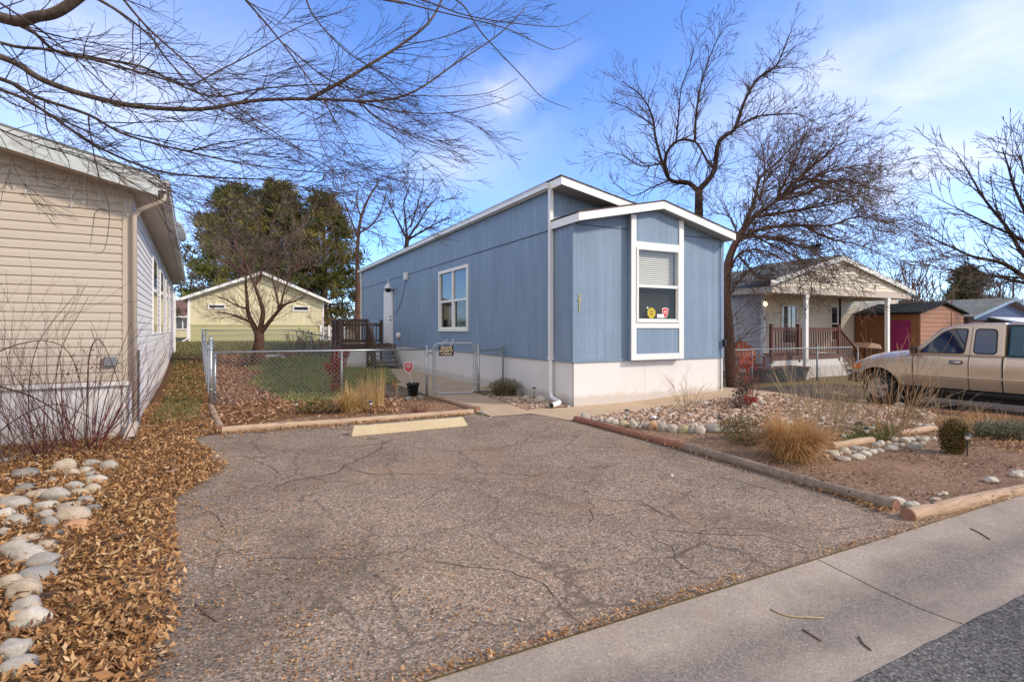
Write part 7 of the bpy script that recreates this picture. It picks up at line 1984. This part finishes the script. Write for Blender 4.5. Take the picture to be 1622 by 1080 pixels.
PR_ = dict(PF_); PR_.update(trop=Vector((-CT*.5, ST*.5, .5)), seg=.35, rmin=.010, rt=.028, kids=[0, 3, 5], bias=Vector((-CT*.25, ST*.25, .1)))
bare_tree('large bare tree reaching in from the right edge above the pickup', (1672, 530), 23,
 [(['base', (1672,470), (1668,400), (1660,330), (1650,270), (1640,225)], .30, .05, 0),
  (z8((1740,1060),(1622,980),(1540,930),(1430,905),(1330,860),(1240,820)), .13, .015, -1),
  (z8((1735,1000),(1622,900),(1560,800),(1480,700),(1420,600),(1370,520)), .12, .015, 1),
  (z8((1730,900),(1650,780),(1590,660),(1560,560),(1540,500)), .10, .015, -1),
  (z8((1730,940),(1622,850),(1520,800),(1400,740),(1300,690)), .09, .012, 1.5),
  (z8((1740,1070),(1640,1010),(1540,985),(1450,960),(1370,890)), .09, .012, 0),
  (z8((1730,860),(1660,700),(1620,580),(1590,480)), .08, .012, 1),
  (z8((1620,985),(1500,975),(1380,960),(1270,945)), .05, .010, -1.5)],
 M['bark_dark'], M['twig'], PR_, 3.6, 1.7, 2, 36, .25)
for k, (x, Z, ty, sd) in enumerate(((1462, 34, 447, 81), (1420, 32, 440, 82), (1600, 48, 440, 83))):
    b = W(x, 522, Z); b.z = h(b.x, b.y)
    shrub('bare_tree', ('many stemmed bare tree between the shed roof and the far spruce', 'many stemmed bare tree just right of the cream house gable', 'faint bare tree behind the blue gabled house at the right edge')[k], 'tree', b, 26, (CZ+(522-ty)*Z/FP-b.z)*.95, .42, .06, M['twig_mid'], sd, 2, .12, 6, .6, rmin=.017, part='branches')
for k, (x, Z, ty, sd) in enumerate(((525, 36, 500, 84), (552, 38, 497, 85), (470, 27, 528, 86), (505, 27, 524, 87))):
    b = W(x, 522, Z); b.z = h(b.x, b.y)
    shrub('bare_shrub', ('bare brown shrub at the right corner of the yellow house', 'bare brown shrub seen just left of the dark deck railing', 'thin bare shrub behind the back fence below the right slit window', 'thin bare shrub behind the back fence at the right wall end of the yellow house')[k], 'shrub', b, 18, (1.9, 2.0, 1.1, 1.2)[k], .6, .018, M['twig_mid'], sd, 2, .15, 4, .4, rmin=.008)

# ---- shrubs and plants close by
rg = random.Random(90)
p = G(112, 715)
th, tips = shrub('red_stemmed_bush', 'large leafless bush of dark red stems in front of the beige house', 'shrub', p, 62, 1.45, 1.05, .0085, M['redstem'], 91, 1, .075, 4, .55, ts=.02, rmin=.0018)
mb = MB()
rgd = random.Random(92)
for px, r0 in (([(0,612),(50,628),(95,655),(130,690),(152,722)], .012), ([(135,720),(138,640),(142,560),(160,540),(190,610),(215,690)], .010), ([(-10,690),(40,655),(90,640),(140,660),(205,700)], .009), ([(110,720),(90,650),(95,560),(140,470)], .008), ([(150,720),(165,640),(190,560),(208,510)], .008), ([(60,720),(45,640),(60,545),(118,468)], .008), ([(-10,560),(30,545),(75,540),(110,560),(130,620),(135,715)], .008), ([(0,720),(30,690),(60,670),(20,590),(-20,570)], .007)):
    limb(mb, [W(x, y, depth(p)-.15+.25*rgd.random()) for x, y in px], r0, .003, 5, 6)
mb.build('arching_stems', M['bark_red'], th)
lp = []
for _ in range(46):
    q = W(rgd.choice((45,55,108,112,120,142,148,150)) + rgd.gauss(0,7), 580 + rgd.gauss(0,18), depth(p) - .1 + rgd.random()*.3); lp.append(q)
foliage(th, 'dead_leaves', lp, .035, M['rusty'], 93, .6, .02, 2)
# thin bare twigs in the upper left in front of the wall belong to this bush too
p2 = G(30, 735)
shrub('bare_shrub', 'thin greyish twiggy shrub at the far left behind the river stones', 'shrub', p2, 22, 1.9, .8, .006, M['twig_mid'], 94, 2, .11, 4, .3, rmin=.0016)

def grass_clump(name, label, p, n, hgt, spread, mat, seed, width=.006, droop=(.3,.9), group=None, base=.10, segs=6, part='blades'):
    g = np.random.default_rng(seed); th = empty(name, p, label, 'ornamental grass', group)
    a_ = g.uniform(0, 2*np.pi, n); r_ = base*np.sqrt(g.random(n)); pos = np.column_stack([p.x + np.cos(a_)*r_, p.y + np.sin(a_)*r_, np.full(n, p.z-.01)])
    l_ = spread*g.random(n)**.65; a2 = a_ + g.normal(0, .8, n); l_ = l_*g.uniform(.6, 1.25, n)
    V, F, rn = blade_mesh(pos, hgt*g.uniform(.45, 1.15, n)*(1 + .16*np.sin(a_*2.3 + seed) + .1*np.sin(a_*5.1)), width*g.uniform(.6, 1.3, n), np.column_stack([np.cos(a2)*l_, np.sin(a2)*l_]), g.uniform(droop[0], droop[1], n)*l_/max(spread, 1e-3), seed+1, segs)
    npmesh(part, V, F, mat, rn, parent=th); return th
p = G(1256, 727)
grass_clump('ornamental_grass', 'dense dome of orange tan ornamental grass in the bare soil of the right bed', p, 5200, .60, .88, M['grasstan'], 110, .0075, (.5, 1.0), base=.21)
p = G(555, 653)
grass_clump('ornamental_grass', 'arching golden grass clump behind the yellow parking stop', p, 1500, .58, 1.05, M['grassgold'], 112, .009, (.4, 1.15), base=.16)
p = G(590, 645)
grass_clump('ornamental_grass', 'tall wispy straw grass just right of the arching golden clump', p, 420, .75, .40, M['grassgold'], 114, .006, (.0, .35), base=.22)
p = G(1302, 700)
grass_clump('ornamental_grass', 'pale feathery grass tuft behind the dense orange dome in the right bed', p, 500, .30, .9, M['grasstan'], 116, .005, (.1, .7), base=.2)
# stems
p = G(1088, 656); shrub('bare_shrub', 'small vase shaped leafless shrub in the gravel before the white skirting', 'shrub', p, 17, .66, .75, .0065, M['tanstem'], 120, 1, .07, 4, .07, ts=.05)
p = G(1300, 690); th, _ = shrub('dry_perennial', 'wide fan of tall dry tan stems behind the orange grass dome', 'plant', p, 46, 1.0, .62, .0052, M['tanstem'], 121, 1, .10, 4, .30, ts=.02, rmin=.0024)
p = G(1345, 672); shrub('dry_perennial', 'sparse dry stems between the tan fan and the rusty stems', 'plant', p, 20, .85, .5, .005, M['tanstem'], 124, 1, .06, 4, .22, ts=.03)
p = G(1408, 690); shrub('dry_perennial', 'upright rusty brown dry stems standing in front of the pickup front wheel', 'plant', p, 20, 1.2, .50, .006, M['ruststem'], 122, 1, .09, 4, .18, ts=.02, rmin=.0024)
p = G(1400, 695); shrub('bare_shrub', 'pale bare shrub with slanting stems beside the rusty stems near the pickup', 'shrub', p, 26, .95, 1.25, .006, M['tanstem'], 123, 1, .09, 4, .20, ts=.02, rmin=.0024)
p = G(1500, 660); shrub('bare_shrub', 'low bare twigs lying before the shade of the pickup', 'shrub', p, 12, .6, 1.5, .006, M['tanstem'], 125, 1, .08, 3, .3)
# leafy shrubs
def leafy(name, label, p, rx, rz, n, size, mat, seed, cat='shrub', stems=10, smat='twig_mid', shell=.35, zc=None, aspect=.45, per=5, ry=None):
    th, _ = shrub(name, label, cat, p, stems, rz*1.3, rx/rz*.8, .006, M[smat], seed, 1, .1, 3, rx*.3)
    pts = ellip(p + Vector((0, 0, rz if zc is None else zc)), rx, ry or rx*.85, rz, n, seed+1, shell)
    g = np.random.default_rng(seed); keep = np.array([mnoise.noise(Vector(tuple(q*np.array([1,1,1])*(2.2/rx)))) > -.22 for q in pts]); pts = pts[keep]
    pts = pts[pts[:,2] > p.z]
    foliage(th, 'foliage', pts, size, mat, seed+2, aspect, size*.6, per); return th
def twiggy(name, label, p, n, hgt, spread, mat, seed, base, width=.006, droop=(0,.3)):
    th = grass_clump(name, label, p, n, hgt, spread, mat, seed, width, droop, base=base, segs=4, part='sprays'); th['category'] = 'shrub'; return th
p = G(800, 628); th = twiggy('lavender_bush', 'rounded dull olive lavender bush at the foot of the gate panel and white skirting', p, 1900, .36, .75, M['lavender'], 130, .24, .009); foliage(th, 'flower_heads', ellip(p + Vector((0,0,.18)), .42, .36, .24, 700, 131, .7, 0), .03, M['lavender'], 132, .4, .02, 3)
p = G(1511, 718); th = twiggy('dwarf_evergreen', 'small upright dark evergreen turning rusty in the bare soil at the right', p, 1300, .36, .38, M['evergreen'], 134, .085, .011, (0,.1)); foliage(th, 'foliage', ellip(p + Vector((0,0,.20)), .145, .145, .22, 900, 135, .3), .035, M['evergreen'], 136, .35, .02, 5)
p = G(1190, 703); th = leafy('low_shrub', 'low green and rust leaved shrub at the left of the orange grass dome', p, .46, .20, 850, .036, M['greenred'], 138, stems=24, per=4)
p = G(1168, 650); th = leafy('dark_leaved_shrub', 'dark purple leaved shrub leaning beside the red berry bush', p, .16, .20, 110, .05, M['darkleaf'], 141, stems=8, per=4, aspect=.5)
foliage(th, 'foliage', ellip(p + Vector((.22,.1,.42)), .14, .14, .17, 80, 142, .3), .05, M['darkleaf'], 143, .5, .03, 4)
p = G(1184, 644); th, _ = shrub('red_berry_bush', 'upright bush covered in bright red berries by the right corner of the blue house', 'shrub', p, 16, .95, .30, .006, M['redstem'], 145, 1, .12, 4, .1)
pts = np.concatenate([ellip(p + Vector((0,0,.12)), .19, .19, .12, 120, 146, .2), ellip(p + Vector((.06,.1,.40)), .13, .12, .26, 60, 147, .2), ellip(p + Vector((.34,.3,.80)), .20, .16, .20, 90, 148, .2)])
foliage(th, 'berries', pts, .034, M['redleaf'], 149, .7, .02, 4)
p = G(1225, 605); th, _ = shrub('red_berry_bush', 'thin red twigged bush between the trough planter and the red berry bush', 'shrub', p, 9, .8, .5, .006, M['redstem'], 150, 1, .12, 4, .1); foliage(th, 'berries', ellip(p + Vector((-.2,0,.25)), .35, .2, .22, 60, 151, .2), .035, M['redleaf'], 152, .7, .02, 3)
p = G(533, 624); th, _ = shrub('red_vine', 'red leaved vine climbing the middle of the front chain link fence', 'vine', p, 14, 1.15, .16, .006, M['redstem'], 154, 1, .14, 4, .10)
pts = np.concatenate([ellip(p + Vector((.0,0,.28)), .13, .10, .28, 90, 155, .1), ellip(p + Vector((.06,0,.80)), .20, .14, .30, 210, 156, .1), ellip(p + Vector((-.12,0,.62)), .16, .12, .14, 70, 157, .1), ellip(p + Vector((.20,0,.95)), .12, .10, .12, 50, 161, .1)])
foliage(th, 'foliage', pts, .045, M['redleaf'], 158, .6, .02, 4)
mb = MB(); q = G(541, 626); mb.tube([q, q + Vector((0,0,.62))], .010, 6); tag(mb.build('stake', M['white'], at=q), 'thin white stake beside the red vine on the front fence', 'stake')
p = G(500, 655); leafy('low_shrub', 'small brown green shrub full of fallen leaves behind the left part of the tan log', p, .34, .13, 300, .04, M['greenred'], 160, stems=16, per=4)
p = G(664, 653); th = leafy('low_shrub', 'small reddish brown twiggy shrub in the corner bed before the gate', p, .28, .13, 60, .03, M['rusty'], 164, stems=34, smat='redstem', per=2)
p = G(626, 636); th, _ = shrub('young_tree', 'knee high sapling with tan stem and withered orange leaves near the black pot', 'sapling', p, 3, .36, .5, .010, M['tanstem'], 168, 2, .06, 5, .02); foliage(th, 'dead_leaves', ellip(p + Vector((-.02,0,.33)), .09, .09, .16, 34, 169, .2), .05, M['rusty'], 170, .4, .02, 2)
for k, (x, y, rx, lb) in enumerate(((1572, 693, .30, 'low grey green shrub nearest the dwarf evergreen at the right'), (1612, 695, .36, 'low grey green shrub at the very right edge of the soil bed'))):
    p = G(x, y); th = twiggy('low_shrub', lb, p, 900, .26, .9, M['greygreen'], 172+k*3, rx*.6, .008, (0,.4)); foliage(th, 'foliage', ellip(p + Vector((0,0,.10)), rx, rx*.7, .15, 420, 173+k*3, .5, 0), .03, M['greygreen'], 180+k, .5, .02, 4)
p = G(1535, 672); twiggy('dry_perennial', 'low row of dry seed heads along the red log by the pickup', p, 260, .24, .8, M['grasstan'], 190, .5, .006)['category'] = 'plant'
p = G(1590, 678); twiggy('ornamental_grass', 'reddish straw grass at the right edge behind the grey green shrubs', p, 420, .30, .8, M['grasstan'], 192, .45, .006)['category'] = 'ornamental grass'
p = G(1425, 672); leafy('low_shrub', 'small rust and green shrub between the two short tan logs', p + Vector((.45,.1,0)), .22, .10, 160, .03, M['greenred'], 194, stems=10, per=4)
p = G(572, 602); twiggy('low_shrub', 'tuft of brown green stems at the edge of the lawn by the path', p, 200, .3, .5, M['grassmixed'], 196, .2, .008)
p = G(1175, 608); leafy('low_shrub', 'brown leafy undergrowth at the foot of the tree by the garden chair', p, .55, .14, 380, .05, M['rusty'], 198, stems=24, per=3)

# fairy lights under the left eave
mb = MB(); rgl = random.Random(8); LFx = LF
pts = [LF((-1.55 + .075*k, -.06 - .02*math.sin(k), 3.55 + .22*(1-k/20) - .25*abs(math.sin(k*.9))*.4 - .02*k*.2)) for k in range(21)]
FL = empty('fairy_lights', pts[10], 'string of small white icicle fairy lights sagging under the beige gable', 'fairy lights')
mb.tube(pts, .003, 4); 
for q in pts[::2]: mb.tube([q, q - Vector((0,0,rgl.uniform(.1,.35)))], .002, 3)
mb.build('cord', M['white'], FL)
for q in pts[::2]:
    for _ in range(3):
        mb = MB(); c = q - Vector((rgl.uniform(-.03,.03), 0, rgl.uniform(.02,.33))); mb.tube([c, c + Vector((rgl.uniform(-.02,.02), 0, .03))], .006, 5); mb.build('bulb', M['lens'], FL)

# sticks dropped on the ground
for k, (px, lab) in enumerate((([(1220,1003),(1250,1012),(1305,1013)], 'pale dry stick lying across the concrete gutter near the bottom edge'), ([(1272,1032),(1285,1040),(1301,1050)], 'short brown stick on the gutter below the pale one'), ([(1360,1042),(1368,1055),(1380,1066)], 'curved stick at the edge of the street'), ([(1537,866),(1552,872),(1568,881)], 'short dark stick on the gutter slab at the right'), ([(622,952),(634,940),(645,936)], 'thin pale straw on the driveway centre'), ([(310,960),(325,975),(345,988)], 'thin bent twig on the asphalt at the lower left'), ([(205,1065),(220,1035),(232,1020)], 'pale straight stick among leaves at the lower left'))):
    pts = []
    for x, y in px:
        q = G(x, y); 
        if q.y < -6.6:
            pr = [(-7.9,-.036),(-7.42,-.034),(-7.35,-.040),(-7.2,-.044),(-7.0,-.034),(-6.8,-.012),(-6.66,.002),(-6.5,.006)]
            for (a0, z0), (a1, z1) in zip(pr[:-1], pr[1:]):
                if a0 <= q.y <= a1: q.z = z0 + (z1-z0)*(q.y-a0)/(a1-a0)
        else: q.z += .010
        pts.append(q + Vector((0,0,.0045)))
    mb = MB(); mb.smooth = True; mb.tube(catmull(pts, 4), .0045, 6); tag(mb.build('stick', M['tanstem'] if k in (0, 4, 6) else M['twig_mid'], at=pts[1]), lab, 'stick')

# distant line of trees along the horizon
g = np.random.default_rng(200); n = 26000
az = g.uniform(-1.25, 1.25, n); D = g.uniform(110, 150, n); X = np.sin(az)*D; Z = np.cos(az)*D
hh = np.array([4.2 + 3.0*mnoise.noise(Vector((a*9, 0, 0))) + 2.0*mnoise.noise(Vector((a*40, 3, 0))) for a in az]); z = g.random(n)**.8*np.maximum(1, hh)
C = np.column_stack([CT*X + ST*Z + CU, -ST*X + CT*Z + CV, z]); a = g.normal(0, 1, (n, 3)); a /= np.linalg.norm(a, axis=1)[:,None]; b = np.cross(a, g.normal(0, 1, (n, 3))); b /= np.linalg.norm(b, axis=1)[:,None]
L = g.uniform(.3, 1.0, n)[:,None]; V = np.stack([C-a*L*.5, C+b*L*.25, C+a*L*.5, C-b*L*.25], 1).reshape(-1, 3); i = np.arange(n)*4
o = npmesh('tree_line', V, np.stack([i, i+1, i+2, i+3], 1), M['greygreen'], g.random(n)); tag(o, 'hazy brown and green band of distant trees on the horizon', 'trees', kind='stuff')
# ================================================================== LIGHT, SKY, CAMERA
SUN_EL = R(33)
su = Vector((.737, -.676, 0)).normalized(); sdir = Vector((su.x*math.cos(SUN_EL), su.y*math.cos(SUN_EL), math.sin(SUN_EL)))
ld = bpy.data.lights.new('sun', 'SUN'); ld.energy = 2.2; ld.angle = R(5.0); ld.color = (1.0, 0.87, 0.72)
so_ = bpy.data.objects.new('sun', ld); COL.objects.link(so_); so_.rotation_euler = sdir.to_track_quat('Z', 'Y').to_euler(); so_.location = (20, -20, 30)
wd = bpy.data.worlds.new('World'); S.world = wd; wd.use_nodes = True
nt = wd.node_tree; N = nt.nodes; Lk = nt.links; bg = N['Background']
sky = N.new('ShaderNodeTexSky'); sky.sky_type = 'NISHITA'; sky.sun_disc = False; sky.sun_elevation = SUN_EL
sky.sun_rotation = math.atan2(sdir.x, sdir.y); sky.altitude = 1600; sky.air_density = 1.0; sky.dust_density = 0.6; sky.ozone_density = 1.6
tc = N.new('ShaderNodeTexCoord'); sp_ = N.new('ShaderNodeSeparateXYZ'); Lk.new(tc.outputs['Generated'], sp_.inputs[0])
def wm(op, a, b=0.0, clamp=False):
    x = N.new('ShaderNodeMath'); x.operation = op; x.use_clamp = clamp
    for i, v in enumerate((a, b)):
        if hasattr(v, 'links'): Lk.new(v, x.inputs[i])
        else: x.inputs[i].default_value = v
    return x.outputs[0]
# thin clouds: soft banks at fixed directions in the sky, frayed by noise
nz = N.new('ShaderNodeTexNoise'); nz.inputs['Scale'].default_value = 2.2; nz.inputs['Detail'].default_value = 6; nz.inputs['Roughness'].default_value = .55; Lk.new(tc.outputs['Generated'], nz.inputs['Vector'])
v1 = N.new('ShaderNodeVectorMath'); v1.operation = 'SUBTRACT'; Lk.new(nz.outputs['Color'], v1.inputs[0]); v1.inputs[1].default_value = (.5, .5, .5)
v2 = N.new('ShaderNodeVectorMath'); v2.operation = 'SCALE'; Lk.new(v1.outputs[0], v2.inputs[0]); v2.inputs['Scale'].default_value = .30
v3 = N.new('ShaderNodeVectorMath'); v3.operation = 'ADD'; Lk.new(tc.outputs['Generated'], v3.inputs[0]); Lk.new(v2.outputs[0], v3.inputs[1])
total = None
def bank(x, y, rx, ry, tilt, amt):
    """a cloud bank centred where the picture shows it, sizes in radians"""
    global total
    d = (W(x, y, 10) - Vector((CU, CV, CZ))).normalized(); right = d.cross(Vector((0,0,1))).normalized(); up = right.cross(d).normalized()
    a_ = right*math.cos(tilt) + up*math.sin(tilt); b_ = d.cross(a_)*-1
    m3 = Matrix((a_, b_, d)).transposed(); e = m3.to_euler()
    m = N.new('ShaderNodeMapping'); m.vector_type = 'TEXTURE'; m.inputs['Location'].default_value = d; m.inputs['Rotation'].default_value = e; m.inputs['Scale'].default_value = (rx, ry, 1.2)
    Lk.new(v3.outputs[0], m.inputs[0]); g_ = N.new('ShaderNodeTexGradient'); g_.gradient_type = 'QUADRATIC_SPHERE'; Lk.new(m.outputs[0], g_.inputs[0])
    f = wm('MULTIPLY', wm('POWER', g_.outputs['Fac'], .75), amt)
    total = f if total is None else wm('ADD', total, f)
for q in CLOUDS: bank(*q)
for d_, r_, a_ in COVER:  # bright cloud outside the frame, added as fill for shaded walls
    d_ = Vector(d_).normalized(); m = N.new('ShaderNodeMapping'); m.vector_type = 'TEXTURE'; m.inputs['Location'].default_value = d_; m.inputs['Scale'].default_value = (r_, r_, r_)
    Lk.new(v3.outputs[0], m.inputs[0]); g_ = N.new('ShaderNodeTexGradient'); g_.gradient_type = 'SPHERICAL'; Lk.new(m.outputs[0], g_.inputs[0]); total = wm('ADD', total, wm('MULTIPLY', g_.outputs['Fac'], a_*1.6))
fine = N.new('ShaderNodeTexNoise'); fine.inputs['Scale'].default_value = 3.2; fine.inputs['Detail'].default_value = 7; fine.inputs['Roughness'].default_value = .6; fine.inputs['Distortion'].default_value = .4
fm = N.new('ShaderNodeMapping'); fm.inputs['Scale'].default_value = (1, 1, 2.6); Lk.new(tc.outputs['Generated'], fm.inputs[0]); Lk.new(fm.outputs[0], fine.inputs['Vector'])
fr_ = N.new('ShaderNodeMapRange'); fr_.inputs['From Min'].default_value = .3; fr_.inputs['From Max'].default_value = .7; fr_.inputs['To Min'].default_value = .45; fr_.inputs['To Max'].default_value = 1.25; Lk.new(fine.outputs['Fac'], fr_.inputs['Value'])
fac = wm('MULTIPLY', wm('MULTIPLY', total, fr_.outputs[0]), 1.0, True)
mul = N.new('ShaderNodeMix'); mul.data_type = 'RGBA'; mul.blend_type = 'MULTIPLY'
def sock(n_, nm, ty, out=False):
    return [i for i in (n_.outputs if out else n_.inputs) if (out or i.name == nm) and i.type == ty][0]
sock(mul, 'Factor', 'VALUE').default_value = 1.0; Lk.new(sky.outputs[0], sock(mul, 'A', 'RGBA')); sock(mul, 'B', 'RGBA').default_value = (*SKY_TINT, 1)
mxc = N.new('ShaderNodeMix'); mxc.data_type = 'RGBA'
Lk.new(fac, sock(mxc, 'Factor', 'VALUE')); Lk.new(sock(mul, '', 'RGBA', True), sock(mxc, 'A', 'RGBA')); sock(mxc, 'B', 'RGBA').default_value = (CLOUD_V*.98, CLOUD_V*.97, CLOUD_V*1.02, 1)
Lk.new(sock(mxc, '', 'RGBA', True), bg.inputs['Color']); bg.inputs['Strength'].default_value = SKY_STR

cam = bpy.data.cameras.new('camera'); co = bpy.data.objects.new('camera', cam); COL.objects.link(co)
co.location = (CU, CV, CZ); co.rotation_euler = (R(90), 0, R(-27.5))
cam.sensor_fit = 'HORIZONTAL'; cam.sensor_width = 36; cam.lens = FP/1622*36; cam.shift_y = -18/1622; cam.clip_end = 3000; cam.clip_start = .05
S.camera = co
S.view_settings.view_transform = 'Standard'; S.view_settings.look = 'None'; S.view_settings.exposure = EXPO; S.view_settings.gamma = 1
S.render.engine = 'CYCLES'; S.cycles.use_denoising = DENOISE; S.cycles.max_bounces = 8; S.cycles.transparent_max_bounces = 12
try: S.cycles.denoiser = 'OPENIMAGEDENOISE'; S.cycles.denoising_input_passes = 'RGB_ALBEDO_NORMAL'; S.cycles.denoising_prefilter = 'NONE'
except Exception: pass
